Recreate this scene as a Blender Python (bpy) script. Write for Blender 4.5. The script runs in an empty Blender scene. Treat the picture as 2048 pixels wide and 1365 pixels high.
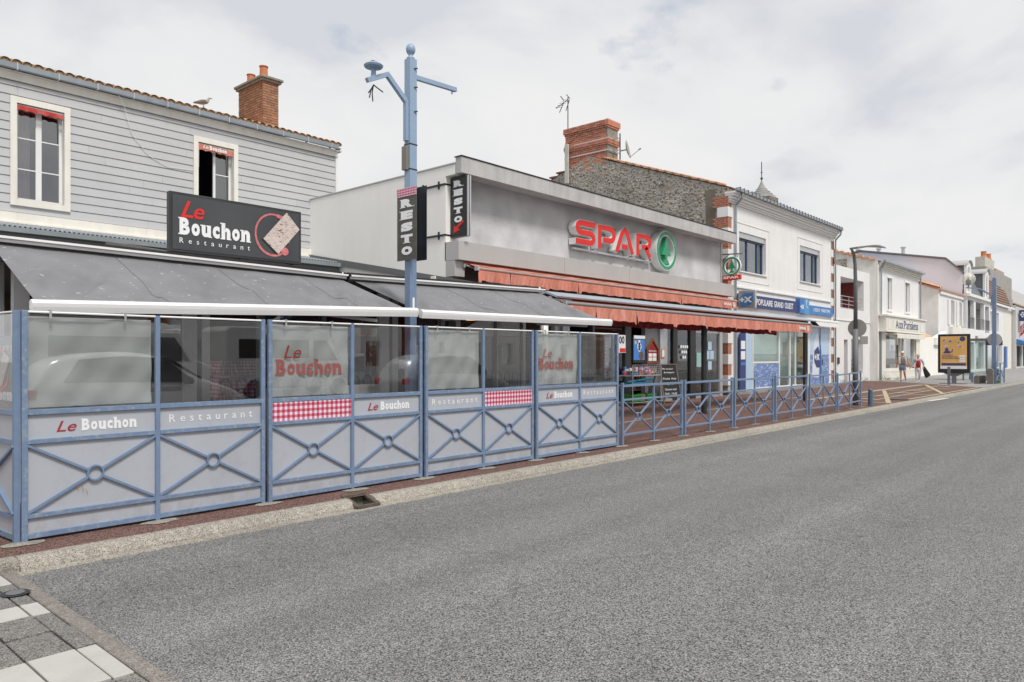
import bpy, math, random
from mathutils import Vector, Matrix, noise
random.seed(11)
sc = bpy.context.scene
COL = sc.collection

# ------------------------------------------------------------ camera
YAW = math.atan2(1311, 1465)              # direction of view, measured from the street axis (+X)
cd = bpy.data.cameras.new('camera')
cam = bpy.data.objects.new('camera', cd)
COL.objects.link(cam)
cam.location = (0, 0, 1.5)
cam.rotation_euler = (math.radians(90), 0, YAW - math.radians(90))
cd.sensor_width = 36
cd.lens = 1465 / 2048 * 36
cd.shift_y = 29 / 2048
cd.clip_start = 0.05
cd.clip_end = 2000
sc.camera = cam

# ------------------------------------------------------------ sky, sun, exposure
SUN_EL, SUN_AZ = math.radians(54), math.radians(-106)   # azimuth of the sun seen from the scene, from +X
w = bpy.data.worlds.new('World')
sc.world = w
w.use_nodes = True
nt = w.node_tree
for n in list(nt.nodes):
    nt.nodes.remove(n)
N = nt.nodes.new
L = nt.links.new
out = N('ShaderNodeOutputWorld')
sky = N('ShaderNodeTexSky')
sky.sky_type = 'NISHITA'
sky.sun_disc = False
sky.sun_elevation = SUN_EL
sky.sun_rotation = math.radians(90) - SUN_AZ
sky.dust_density = 2.0
b1 = N('ShaderNodeBackground')
b1.inputs[1].default_value = 0.065
L(sky.outputs[0], b1.inputs[0])
tc = N('ShaderNodeTexCoord')
sx = N('ShaderNodeSeparateXYZ')
L(tc.outputs['Generated'], sx.inputs[0])
zz = N('ShaderNodeMath'); zz.operation = 'MAXIMUM'; zz.inputs[1].default_value = 0.0
L(sx.outputs[2], zz.inputs[0])
za = N('ShaderNodeMath'); za.operation = 'ADD'; za.inputs[1].default_value = 0.28
L(zz.outputs[0], za.inputs[0])
dx = N('ShaderNodeMath'); dx.operation = 'DIVIDE'
dy = N('ShaderNodeMath'); dy.operation = 'DIVIDE'
L(sx.outputs[0], dx.inputs[0]); L(za.outputs[0], dx.inputs[1])
L(sx.outputs[1], dy.inputs[0]); L(za.outputs[0], dy.inputs[1])
cb = N('ShaderNodeCombineXYZ')
L(dx.outputs[0], cb.inputs[0]); L(dy.outputs[0], cb.inputs[1])
n1 = N('ShaderNodeTexNoise')
n1.inputs['Scale'].default_value = 1.5
n1.inputs['Detail'].default_value = 6
n1.inputs['Roughness'].default_value = 0.5
n1.inputs['Distortion'].default_value = 0.25
L(cb.outputs[0], n1.inputs['Vector'])
r1 = N('ShaderNodeValToRGB')
r1.color_ramp.elements[0].position = 0.38
r1.color_ramp.elements[0].color = (0.285, 0.295, 0.315, 1)
r1.color_ramp.elements[1].position = 0.58
r1.color_ramp.elements[1].color = (0.372, 0.372, 0.371, 1)
e = r1.color_ramp.elements.new(0.47); e.color = (0.350, 0.353, 0.358, 1)
L(n1.outputs[0], r1.inputs[0])
b2 = N('ShaderNodeBackground')
L(r1.outputs[0], b2.inputs[0])
b2.inputs[1].default_value = 1.0
n2 = N('ShaderNodeTexNoise')
n2.inputs['Scale'].default_value = 2.3
n2.inputs['Detail'].default_value = 7
n2.inputs['Roughness'].default_value = 0.55
mp = N('ShaderNodeMapping'); mp.inputs['Location'].default_value = (3.1, 7.4, 0.0)
L(cb.outputs[0], mp.inputs[0]); L(mp.outputs[0], n2.inputs['Vector'])
r2 = N('ShaderNodeValToRGB')
r2.color_ramp.elements[0].position = 0.27
r2.color_ramp.elements[0].color = (0.45, 0.45, 0.45, 1)
r2.color_ramp.elements[1].position = 0.37
r2.color_ramp.elements[1].color = (1, 1, 1, 1)
L(n2.outputs[0], r2.inputs[0])
mx = N('ShaderNodeMixShader')
L(r2.outputs[0], mx.inputs[0]); L(b1.outputs[0], mx.inputs[1]); L(b2.outputs[0], mx.inputs[2])
L(mx.outputs[0], out.inputs[0])

sd = bpy.data.lights.new('sun', 'SUN')
sd.energy = 1.3
sd.angle = math.radians(13)
sd.color = (1.0, 0.965, 0.91)
sun = bpy.data.objects.new('sun', sd)
COL.objects.link(sun)
dirv = Vector((math.cos(SUN_EL) * math.cos(SUN_AZ), math.cos(SUN_EL) * math.sin(SUN_AZ), math.sin(SUN_EL)))
sun.rotation_euler = dirv.to_track_quat('Z', 'Y').to_euler()
sun.location = dirv * 60

vs = sc.view_settings
vs.view_transform = 'Standard'
vs.look = 'None'
vs.exposure = 1.22
vs.gamma = 1
vs.use_curve_mapping = False

# ------------------------------------------------------------ mesh helpers
WL = {}                                    # world position of each root's origin


def tag(o, label=None, cat=None, group=None, kind=None):
    if label: o['label'] = label
    if cat: o['category'] = cat
    if group: o['group'] = group
    if kind: o['kind'] = kind
    return o


def empty(name, loc, label, cat, group=None):
    o = bpy.data.objects.new(name, None)
    o.empty_display_size = 0.2
    COL.objects.link(o)
    o.location = loc
    WL[o] = Vector(loc)
    return tag(o, label, cat, group)


class MB:
    def __init__(s):
        s.v, s.f, s.mi, s.m = [], [], [], 0

    def add(s, vs_, fs):
        n = len(s.v)
        s.v += [tuple(p) for p in vs_]
        s.f += [tuple(i + n for i in f) for f in fs]
        s.mi += [s.m] * len(fs)
        return s

    def box(s, x0, x1, y0, y1, z0, z1):
        if x0 > x1: x0, x1 = x1, x0
        if y0 > y1: y0, y1 = y1, y0
        if z0 > z1: z0, z1 = z1, z0
        return s.add([(x0, y0, z0), (x1, y0, z0), (x1, y1, z0), (x0, y1, z0), (x0, y0, z1), (x1, y0, z1), (x1, y1, z1), (x0, y1, z1)],
                     [(0, 3, 2, 1), (4, 5, 6, 7), (0, 1, 5, 4), (1, 2, 6, 5), (2, 3, 7, 6), (3, 0, 4, 7)])

    def beam(s, a, b, wd, hg, up=(0, 0, 1)):
        a, b = Vector(a), Vector(b)
        t = (b - a).normalized()
        u = t.cross(Vector(up))
        if u.length < 1e-4: u = t.cross(Vector((0, 1, 0)))
        u.normalize()
        v = u.cross(t).normalized()
        u *= wd / 2; v *= hg / 2
        P = [a - u - v, a + u - v, a + u + v, a - u + v, b - u - v, b + u - v, b + u + v, b - u + v]
        return s.add(P, [(0, 1, 2, 3), (7, 6, 5, 4), (0, 4, 5, 1), (1, 5, 6, 2), (2, 6, 7, 3), (3, 7, 4, 0)])

    def tube(s, pts, r, n=8, caps=True):
        pts = [Vector(p) for p in pts]
        rr = r if isinstance(r, (list, tuple)) else [r] * len(pts)
        rings = []
        ref = None
        for i, p in enumerate(pts):
            t = (pts[min(i + 1, len(pts) - 1)] - pts[max(i - 1, 0)]).normalized()
            if ref is None:
                ref = Vector((0, 0, 1)) if abs(t.z) < 0.9 else Vector((1, 0, 0))
            u = t.cross(ref).normalized()
            v = u.cross(t).normalized()
            ref = v
            rings.append([p + (u * math.cos(a) + v * math.sin(a)) * rr[i] for a in [2 * math.pi * k / n for k in range(n)]])
        V = [q for rg in rings for q in rg]
        F = []
        for i in range(len(pts) - 1):
            for k in range(n):
                k2 = (k + 1) % n
                F.append((i * n + k, i * n + k2, (i + 1) * n + k2, (i + 1) * n + k))
        if caps:
            F.append(tuple(range(n))[::-1])
            F.append(tuple((len(pts) - 1) * n + k for k in range(n)))
        return s.add(V, F)

    def lathe(s, c, prof, n=16, axis='z'):
        cx, cy, cz = c
        V, F = [], []
        for (r, h) in prof:
            for k in range(n):
                a = 2 * math.pi * k / n
                if axis == 'z': V.append((cx + r * math.cos(a), cy + r * math.sin(a), cz + h))
                elif axis == 'y': V.append((cx + r * math.cos(a), cy + h, cz + r * math.sin(a)))
                else: V.append((cx + h, cy + r * math.cos(a), cz + r * math.sin(a)))
        for i in range(len(prof) - 1):
            for k in range(n):
                k2 = (k + 1) % n
                F.append((i * n + k, i * n + k2, (i + 1) * n + k2, (i + 1) * n + k))
        F.append(tuple(range(n))[::-1]); F.append(tuple((len(prof) - 1) * n + k for k in range(n)))
        return s.add(V, F)

    def prism(s, poly, o, u, v, d):
        """extrude a simple 2D polygon lying in the plane (o,u,v) by the vector d"""
        o, u, v, d = Vector(o), Vector(u), Vector(v), Vector(d)
        A = [o + u * p[0] + v * p[1] for p in poly]
        B = [p + d for p in A]
        n = len(poly)
        return s.add(A + B, [tuple(range(n)), tuple(range(2 * n - 1, n - 1, -1))] + [(i, i + n, (i + 1) % n + n, (i + 1) % n) for i in range(n)])

    def ribbon(s, pts, wd, o, u, v, d, closed=False):
        """a flat stroke of width wd following 2D pts, in the plane (o,u,v), extruded by d"""
        o, u, v, d = Vector(o), Vector(u), Vector(v), Vector(d)
        P = []
        for p in pts:
            q = Vector((p[0], p[1]))
            if not P or (q - P[-1]).length > 1e-4: P.append(q)
        n = len(P)
        Lf, Rt = [], []
        for i in range(n):
            if closed:
                a, b = P[(i - 1) % n], P[(i + 1) % n]
            else:
                a, b = P[max(i - 1, 0)], P[min(i + 1, n - 1)]
            t = (b - a).normalized()
            nn = Vector((-t.y, t.x))
            k = 1.0
            if 0 < i < n - 1 or closed:
                t1 = (P[i] - a).normalized()
                k = 1 / max(0.45, abs(t1.dot(t)))
            Lf.append(P[i] + nn * wd / 2 * k); Rt.append(P[i] - nn * wd / 2 * k)
        V = []
        for q in Lf: V.append(o + u * q.x + v * q.y)
        for q in Rt: V.append(o + u * q.x + v * q.y)
        V += [p + d for p in V]
        F = []
        m = n if closed else n - 1
        for i in range(m):
            j = (i + 1) % n
            F += [(i, j, n + j, n + i), (2 * n + i, 3 * n + i, 3 * n + j, 2 * n + j),
                  (i, 2 * n + i, 2 * n + j, j), (n + i, n + j, 3 * n + j, 3 * n + i)]
        if not closed:
            F += [(0, n, 3 * n, 2 * n), (n - 1, 3 * n - 1, 4 * n - 1, 2 * n - 1)]
        return s.add(V, F)

    def grid(s, fn, nu, nv):
        V = [fn(i / nu, j / nv) for j in range(nv + 1) for i in range(nu + 1)]
        F = [(j * (nu + 1) + i, j * (nu + 1) + i + 1, (j + 1) * (nu + 1) + i + 1, (j + 1) * (nu + 1) + i) for j in range(nv) for i in range(nu)]
        return s.add(V, F)

    def build(s, name, m, parent=None, origin=None, bevel=0, smooth=False, solid=0):
        me = bpy.data.meshes.new(name)
        if parent is not None: og = WL[parent]
        elif origin is not None: og = Vector(origin)
        else:
            k = max(1, len(s.v))
            og = Vector((sum(p[0] for p in s.v) / k, sum(p[1] for p in s.v) / k, min(p[2] for p in s.v)))
        me.from_pydata([(p[0] - og.x, p[1] - og.y, p[2] - og.z) for p in s.v], [], s.f)
        me.update()
        ms = m if isinstance(m, (list, tuple)) else [m]
        for q in ms: me.materials.append(q)
        if len(ms) > 1:
            for i, p in enumerate(me.polygons): p.material_index = s.mi[i]
        if smooth:
            for p in me.polygons: p.use_smooth = True
        o = bpy.data.objects.new(name, me)
        COL.objects.link(o)
        if parent is not None:
            o.parent = parent
        else:
            o.location = og
        WL[o] = og
        if bevel:
            b = o.modifiers.new('bevel', 'BEVEL')
            b.width = bevel; b.segments = 1; b.limit_method = 'ANGLE'; b.angle_limit = math.radians(50)
        if solid:
            b = o.modifiers.new('solid', 'SOLIDIFY'); b.thickness = solid; b.offset = 0
        return o


def struct(name, mb, m, **k):
    o = mb.build(name, m, **k)
    o['kind'] = 'structure'
    return o


def shift_copy(o, off, parent=None, label=None):
    c = o.copy()
    COL.objects.link(c)
    if parent is None:
        c.location = Vector(o.location) + Vector(off)
        WL[c] = WL[o] + Vector(off)
        if label: c['label'] = label
    else:
        c.parent = parent
        WL[c] = WL[parent]
    for ch in list(o.children):
        shift_copy(ch, off, c)
    return c


_tx = {}


def text_geo(s, bold=0.0, space=1.0):
    k = (s, bold, space)
    if k not in _tx:
        cu = bpy.data.curves.new('t', 'FONT')
        cu.body = s
        cu.offset = bold
        cu.space_character = space
        cu.resolution_u = 3
        cu.extrude = 0.5
        ob = bpy.data.objects.new('t', cu)
        COL.objects.link(ob)
        dg = bpy.context.evaluated_depsgraph_get()
        dg.update()
        me = bpy.data.meshes.new_from_object(ob.evaluated_get(dg))
        V = [tuple(v.co) for v in me.vertices]
        F = [tuple(p.vertices) for p in me.polygons]
        bpy.data.objects.remove(ob)
        bpy.data.curves.remove(cu)
        bpy.data.meshes.remove(me)
        _tx[k] = (V, F)
    return _tx[k]


def text_into(mb, s, o, u, v, w_, h_, depth=0.004, bold=0.0, shear=0.0, space=1.0):
    """letters of the words s filling the w_ by h_ rectangle whose lower left corner is o"""
    V, F = text_geo(s, bold, space)
    V = [(x + shear * y, y, z) for x, y, z in V]
    x0, x1 = min(p[0] for p in V), max(p[0] for p in V)
    y0, y1 = min(p[1] for p in V), max(p[1] for p in V)
    o, u, v = Vector(o), Vector(u), Vector(v)
    nrm = u.cross(v)
    kx, ky = w_ / (x1 - x0), h_ / (y1 - y0)
    mb.add([o + u * ((x - x0) * kx) + v * ((y - y0) * ky) + nrm * (z * depth) for x, y, z in V], F)
    return mb


def text_obj(name, s, o, u, v, w_, h_, m, parent, **k):
    if k.get('space', 1) > 1.3:
        return spaced_word(s, o, u, v, w_, h_, m, parent, k.get('depth', .004))
    return text_into(MB(), s, o, u, v, w_, h_, **k).build(name, m, parent)


def spaced_word(s, o, u, v, w_, h_, m, parent, depth=.004):
    """widely spaced word, every letter a part"""
    ws, hs = [], []
    cap = max(p[1] for p in text_geo(s[0])[0])
    for c in s:
        V = text_geo(c)[0]
        ws.append(max(p[0] for p in V) - min(p[0] for p in V)); hs.append(max(p[1] for p in V))
    sc_ = h_ / cap
    gap = (w_ - sum(ws) * sc_) / (len(s) - 1)
    o, u = Vector(o), Vector(u)
    x = 0
    for c, a, b in zip(s, ws, hs):
        l = text_into(MB(), c, o + u * x, u, v, a * sc_, b * sc_, depth).build('letter', m, parent)
        x += a * sc_ + gap
    return l


SER = {  # slab serifs, in units of the letter's own box
    'B': [(-.12, .4, 0, .07), (-.12, .4, .93, 1)], 'R': [(-.1, .4, 0, .07), (-.1, .4, .93, 1), (.72, 1.12, 0, .07)],
    'P': [(-.15, .45, 0, .06), (-.15, .4, .94, 1)], 'E': [(-.14, .4, 0, .07), (-.14, .4, .93, 1), (.86, 1.0, 0, .26), (.86, 1.0, .74, 1), (.5, .62, .36, .66)],
    'S': [(.8, .94, .68, 1), (.04, .18, 0, .32)], 'T': [(.2, .8, 0, .07), (0, .12, .7, 1), (.88, 1, .7, 1)],
    'u': [(-.14, .3, .9, 1), (.5, .9, .9, 1), (.75, 1.12, 0, .09)], 'h': [(-.14, .25, .93, 1), (-.12, .38, 0, .06), (.6, 1.12, 0, .06)],
    'n': [(-.14, .25, .9, 1), (-.12, .38, 0, .09), (.6, 1.12, 0, .09)], 'A': [(-.1, .3, 0, .05), (.65, 1.1, 0, .05)],
    'x': [(-.1, .35, 0, .06), (.6, 1.1, 0, .06), (-.1, .35, .94, 1), (.6, 1.1, .94, 1)],
    'r': [(-.2, .6, 0, .06), (-.2, .2, .94, 1)], 'i': [(-.9, 1.9, 0, .04), (-.9, .5, .69, .73)]}
ASC = {'u': .72, 'x': .72, 'o': .74, 'c': .74, 'n': .73, 'a': .73, 'r': .73, 's': .74, 'e': .74, 't': .95}
WID = {'B': 1.05, 'o': .88, 'u': 1.0, 'c': .78, 'h': 1.0, 'n': 1.0, 'R': 1.1, 'E': 1.0, 'S': .92, 'T': 1.05, 'O': 1.05,
       'A': 1.25, 'x': .95, 'P': 1.0, 'a': .85, 'r': .62, 'i': .34, 's': .72, 'e': .85, ' ': .5}


def slab_word(mb, s, o, u, v, w_, h_, depth=0.004, bold=0.05, gap=0.16, only=None):
    """condensed bold slab serif word: stroke letters with slabs added, fitted to w_ by h_"""
    tot = sum(WID.get(c, .9) for c in s) + gap * (len(s) - 1)
    k = w_ / tot
    x = 0
    o, u, v = Vector(o), Vector(u), Vector(v)
    nrm = u.cross(v)
    for i, c in enumerate(s):
        wc = WID.get(c, .9) * k
        if c != ' ' and (only is None or i in only):
            hc = h_ * ASC.get(c, 1.0)
            q = o + u * x
            text_into(mb, c, q, u, v, wc, hc, depth, bold)
            for (a, b, c0, c1) in SER.get(c, []):
                p = [(a * wc, c0 * hc), (b * wc, c0 * hc), (b * wc, c1 * hc), (a * wc, c1 * hc)]
                mb.prism(p, q - nrm * depth * .5, u, v, nrm * depth * 0.96)
        x += wc + gap * k
    return mb


def arc(cx, cy, rx, ry, a0, a1, n=10):
    return [(cx + rx * math.cos(math.radians(a0 + (a1 - a0) * i / n)), cy + ry * math.sin(math.radians(a0 + (a1 - a0) * i / n))) for i in range(n + 1)]


# ------------------------------------------------------------ materials
def nmat(name):
    m = bpy.data.materials.new(name)
    m.use_nodes = True
    t = m.node_tree
    b = t.nodes['Principled BSDF']
    return m, t, b


def pos_node(t, scale=(1, 1, 1)):
    g = t.nodes.new('ShaderNodeNewGeometry')
    mp_ = t.nodes.new('ShaderNodeMapping')
    mp_.inputs['Scale'].default_value = scale
    t.links.new(g.outputs['Position'], mp_.inputs[0])
    return mp_


def noise_node(t, src, scale, detail=4, rough=.55, dist=0):
    n = t.nodes.new('ShaderNodeTexNoise')
    n.inputs['Scale'].default_value = scale
    n.inputs['Detail'].default_value = detail
    n.inputs['Roughness'].default_value = rough
    n.inputs['Distortion'].default_value = dist
    t.links.new(src.outputs[0], n.inputs['Vector'])
    return n


def ramp(t, src, stops):
    r = t.nodes.new('ShaderNodeValToRGB')
    els = r.color_ramp.elements
    while len(els) < len(stops): els.new(0.5)
    for e_, (p, c) in zip(els, sorted(stops, key=lambda q: q[0])):
        e_.position = p
        e_.color = tuple(c) + (1,) if len(c) == 3 else tuple(c)
    t.links.new(src, r.inputs[0])
    return r


def mixc(t, fac, a, b, mode='MIX'):
    n = t.nodes.new('ShaderNodeMix')
    n.data_type = 'RGBA'
    n.blend_type = mode
    for sock, val in ((n.inputs[0], fac), (n.inputs[6], a), (n.inputs[7], b)):
        if hasattr(val, 'links'): t.links.new(val, sock)
        elif isinstance(val, (int, float)): sock.default_value = val
        else: sock.default_value = tuple(val) + (1,)
    return n.outputs[2]


def bump(t, b, src, strength=.3, dist=.01, prev=None):
    n = t.nodes.new('ShaderNodeBump')
    n.inputs['Strength'].default_value = strength
    n.inputs['Distance'].default_value = dist
    t.links.new(src, n.inputs['Height'])
    if prev: t.links.new(prev, n.inputs['Normal'])
    t.links.new(n.outputs[0], b.inputs['Normal'])
    return n.outputs[0]


def sc3(c, k): return tuple(min(1, max(0, x * k)) for x in c)


def mat(name, col, rough=.6, metal=0, var=.10, scale=2.5, bmp=0, bscale=60, bdist=.004, streak=0, dirt=None, dirtamt=.5, spec=.5, islands=0, coat=0):
    m, t, b = nmat(name)
    p = pos_node(t)
    n = noise_node(t, p, scale, 5, .6)
    c = ramp(t, n.outputs[0], [(.3, sc3(col, 1 - var)), (.7, sc3(col, 1 + var))]).outputs[0]
    if streak:
        p2 = pos_node(t, (2.6, 2.6, .35))
        n2_ = noise_node(t, p2, 1.6, 5, .6)
        c = mixc(t, ramp(t, n2_.outputs[0], [(.45, (0, 0, 0)), (.75, (streak,) * 3)]).outputs[0], c, sc3(dirt or (.2, .19, .17), 1))
    if dirt and not streak:
        n3 = noise_node(t, p, scale * 4, 8, .7)
        c = mixc(t, ramp(t, n3.outputs[0], [(.52, (0, 0, 0)), (.72, (dirtamt,) * 3)]).outputs[0], c, dirt)
    if islands:
        g = t.nodes.new('ShaderNodeObjectInfo')
        c = mixc(t, islands, c, ramp(t, g.outputs['Random'], [(0, sc3(col, .55)), (.5, col), (1, sc3(col, 1.4))]).outputs[0])
    t.links.new(c, b.inputs['Base Color'])
    b.inputs['Roughness'].default_value = rough
    b.inputs['Metallic'].default_value = metal
    b.inputs['Specular IOR Level'].default_value = spec
    b.inputs['Coat Weight'].default_value = coat
    if bmp:
        n4 = noise_node(t, p, bscale, 4, .6)
        bump(t, b, n4.outputs[0], bmp, bdist)
    return m


def glass_mat(name, tint=(.75, .8, .8), clear=.8, ior=1.5, gl=(1, 1, 1), lo=.06, rough=0.0):
    """thin pane: see-through at right angles, mirror-like at a slant"""
    m, t, b = nmat(name)
    t.nodes.remove(b)
    o_ = t.nodes['Material Output']
    tr = t.nodes.new('ShaderNodeBsdfTransparent'); tr.inputs[0].default_value = sc3(tint, clear) + (1,)
    g = t.nodes.new('ShaderNodeBsdfGlossy'); g.inputs[0].default_value = gl + (1,); g.inputs['Roughness'].default_value = rough
    lf = t.nodes.new('ShaderNodeLayerWeight'); lf.inputs[0].default_value = .5
    lw = t.nodes.new('ShaderNodeMath'); lw.operation = 'POWER'; lw.inputs[1].default_value = 4.5
    t.links.new(lf.outputs['Facing'], lw.inputs[0])
    ad = t.nodes.new('ShaderNodeMath'); ad.operation = 'ADD'; ad.inputs[1].default_value = lo; ad.use_clamp = True
    t.links.new(lw.outputs[0], ad.inputs[0])
    mx_ = t.nodes.new('ShaderNodeMixShader')
    t.links.new(ad.outputs[0], mx_.inputs[0]); t.links.new(tr.outputs[0], mx_.inputs[1]); t.links.new(g.outputs[0], mx_.inputs[2])
    t.links.new(mx_.outputs[0], o_.inputs[0])
    return m


M = {}
M['blue'] = mat('blue_paint', (.158, .228, .350), .42, var=.10, scale=5, dirt=(.30, .32, .34), dirtamt=.22, bmp=.15, bscale=90)
M['bluedirty'] = mat('blue_paint_worn', (.158, .228, .350), .45, var=.12, scale=6, dirt=(.42, .42, .40), dirtamt=.65, bmp=.2, bscale=90)
M['sheet'] = mat('grey_painted_sheet', (.40, .423, .47), .45, var=.05, scale=1.4, dirt=(.26, .27, .29), dirtamt=.3)
M['white'] = mat('white_render', (.75, .75, .75), .8, var=.04, scale=.8, streak=.16, dirt=(.45, .44, .42), bmp=.3, bscale=120)
M['whitewall'] = mat('side_wall_render', (.84, .825, .79), .85, var=.03, scale=.7, streak=.08, dirt=(.5, .47, .42), bmp=.3, bscale=110)
M['offwhite'] = mat('cream_paint', (.76, .735, .67), .6, var=.05, scale=2, streak=.22, dirt=(.40, .35, .27))
M['whitepaint'] = mat('white_paint', (.74, .74, .73), .45, var=.03, scale=3)
M['pvc'] = mat('white_plastic', (.8, .8, .8), .3, var=.03, scale=3, dirt=(.55, .55, .53), dirtamt=.2)
M['plank'] = mat('grey_cladding', (.47, .475, .485), .6, var=.04, scale=1.2, bmp=.35, bscale=30, islands=.06)
M['joint'] = mat('cladding_joint', (.10, .10, .10), .8)
M['concrete'] = mat('grey_concrete_render', (.52, .52, .53), .85, var=.20, scale=1.4, dirt=(.33, .33, .34), dirtamt=.5, bmp=.7, bscale=30, bdist=.012)
M['beam'] = mat('pale_beam_render', (.47, .465, .46), .8, var=.13, scale=1.6, streak=.45, dirt=(.27, .26, .25), bmp=.6, bscale=35, bdist=.008)
M['metalband'] = mat('brushed_metal_panel', (.47, .46, .45), .5, metal=.2, var=.05, scale=1.0, streak=.2, dirt=(.36, .35, .34))
M['zinc'] = mat('zinc_gutter', (.33, .37, .41), .45, metal=.5, var=.12, scale=3)
M['darkmetal'] = mat('dark_grey_metal', (.045, .047, .05), .45, metal=.3, var=.15)
M['black'] = mat('black_paint', (.018, .018, .02), .4, var=.1)
M['signblack'] = mat('charcoal_gloss', (.055, .062, .068), .22, var=.15, scale=1.2)
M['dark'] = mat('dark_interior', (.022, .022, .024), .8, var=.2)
M['floorin'] = mat('interior_floor', (.12, .11, .10), .4, var=.2)
M['darkred'] = mat('dark_red_interior', (.07, .015, .015), .6, var=.2)
M['alu'] = mat('aluminium', (.55, .56, .58), .35, metal=.7, var=.06)
M['greyframe'] = mat('grey_window_frame', (.40, .42, .45), .4, var=.05)
M['slategrey'] = mat('slate_grey_paint', (.14, .145, .155), .6, var=.06)
M['redsign'] = mat('red_acrylic', (.66, .035, .03), .55, var=.05, spec=.25)
M['redtext'] = mat('red_vinyl', (.42, .05, .035), .5, var=.08)
M['darkredtext'] = mat('deep_red_vinyl', (.32, .025, .04), .5, var=.08)
M['whitetext'] = mat('white_vinyl', (.78, .79, .8), .5, var=.02)
M['green'] = mat('green_acrylic', (.02, .27, .13), .35, var=.05)
M['clay'] = mat('clay_tile', (.60, .31, .17), .85, var=.25, scale=6, dirt=(.22, .19, .10), dirtamt=.6, islands=.35, bmp=.4)
M['claybrown'] = mat('brown_tile', (.20, .12, .085), .85, var=.25, scale=5, dirt=(.12, .10, .08), dirtamt=.6, islands=.25)
M['brick'] = mat('red_brick', (.47, .20, .135), .9, var=.25, scale=7, dirt=(.16, .11, .08), dirtamt=.5, islands=.5, bmp=.5)
M['brickor'] = mat('orange_brick', (.33, .17, .10), .9, var=.25, scale=7, dirt=(.16, .12, .08), dirtamt=.6, islands=.5, bmp=.5)
M['mortar'] = mat('mortar', (.40, .375, .34), .95, var=.15, scale=9, bmp=.5)
M['lichen'] = mat('lichened_stone', (.24, .23, .20), .95, var=.25, scale=9, dirt=(.35, .30, .12), dirtamt=.7, bmp=.6)
M['terracotta'] = mat('terracotta', (.50, .17, .08), .8, var=.15, scale=5, dirt=(.2, .12, .08), dirtamt=.4)
M['wood'] = mat('weathered_wood', (.16, .12, .09), .75, var=.25, scale=8)
M['chalk'] = mat('chalkboard', (.015, .017, .018), .7, var=.3, scale=12)
M['skin'] = mat('skin', (.52, .26, .18), .6, var=.06)
M['greypave'] = mat('grey_paving', (.27, .265, .26), .85, var=.08, scale=1.5, bmp=.3, bscale=60)
M['yellowline'] = mat('worn_yellow_line', (.46, .385, .25), .8, var=.1, scale=6, dirt=(.20, .13, .10), dirtamt=.8)
M['whiteline'] = mat('worn_white_line', (.55, .52, .50), .8, var=.1, scale=6, dirt=(.25, .2, .18), dirtamt=.8)
M['greystrip'] = mat('grey_strip', (.20, .20, .19), .85, var=.1, scale=5)
M['bankblue'] = mat('navy_sign', (.045, .06, .17), .7, var=.05)
M['midblue'] = mat('mid_blue_sign', (.06, .19, .46), .6, var=.08)
M['paleblue'] = mat('pale_blue_print', (.42, .56, .72), .4, var=.05)
M['windowblue'] = mat('blue_window_frame', (.045, .085, .18), .35, var=.05)
M['greenery'] = mat('weed_leaves', (.09, .13, .03), .7, var=.4, scale=20)
M['warmlamp'] = None


def emis(name, col, st):
    m, t, b = nmat(name)
    b.inputs['Base Color'].default_value = tuple(col) + (1,)
    b.inputs['Emission Color'].default_value = tuple(col) + (1,)
    b.inputs['Emission Strength'].default_value = st
    return m


M['warmlamp'] = emis('warm_lamp', (1, .45, .15), 1.2)
M['screen'] = emis('lit_screen', (.04, .13, .36), .25)
M['glass'] = glass_mat('terrace_glass', (.97, .98, .98), .98, 1.5, lo=.10)
M['shopglass'] = glass_mat('shop_glass', (.88, .90, .90), .95, 1.5, lo=.08)
M['winglass'] = glass_mat('window_glass', (.8, .82, .84), .85, 1.5, lo=.17)
M['frost'] = glass_mat('frosted_film', (.88, .95, .93), .95, 1.45, lo=.08, rough=.12)


def sheet_grime(m):
    """splash dirt and rust blooming from the bottom edge of the terrace sheets"""
    t = m.node_tree
    b = t.nodes['Principled BSDF']
    src = b.inputs['Base Color'].links[0].from_socket
    g = t.nodes.new('ShaderNodeNewGeometry')
    sp = t.nodes.new('ShaderNodeSeparateXYZ'); t.links.new(g.outputs['Position'], sp.inputs[0])
    n = noise_node(t, pos_node(t, (1, 1, .5)), 9, 7, .7)
    a = t.nodes.new('ShaderNodeMath'); a.operation = 'MULTIPLY_ADD'; a.inputs[1].default_value = -.9
    t.links.new(n.outputs[0], a.inputs[0]); t.links.new(sp.outputs[2], a.inputs[2])
    f = ramp(t, a.outputs[0], [(.0, (.30, .30, .30)), (.14, (0, 0, 0))])
    a2 = t.nodes.new('ShaderNodeMath'); a2.operation = 'ADD'; a2.inputs[1].default_value = .42
    t.links.new(a.outputs[0], a2.inputs[0]); t.links.new(a2.outputs[0], f.inputs[0])
    c = mixc(t, f.outputs[0], src, (.26, .23, .20))
    n6 = noise_node(t, pos_node(t, (1, 1, .25)), 13, 5, .7)
    c = mixc(t, ramp(t, n6.outputs[0], [(.62, (0, 0, 0)), (.72, (.35, .35, .35))]).outputs[0], c, (.27, .27, .27))
    t.links.new(c, b.inputs['Base Color'])


sheet_grime(M['sheet'])


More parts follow.
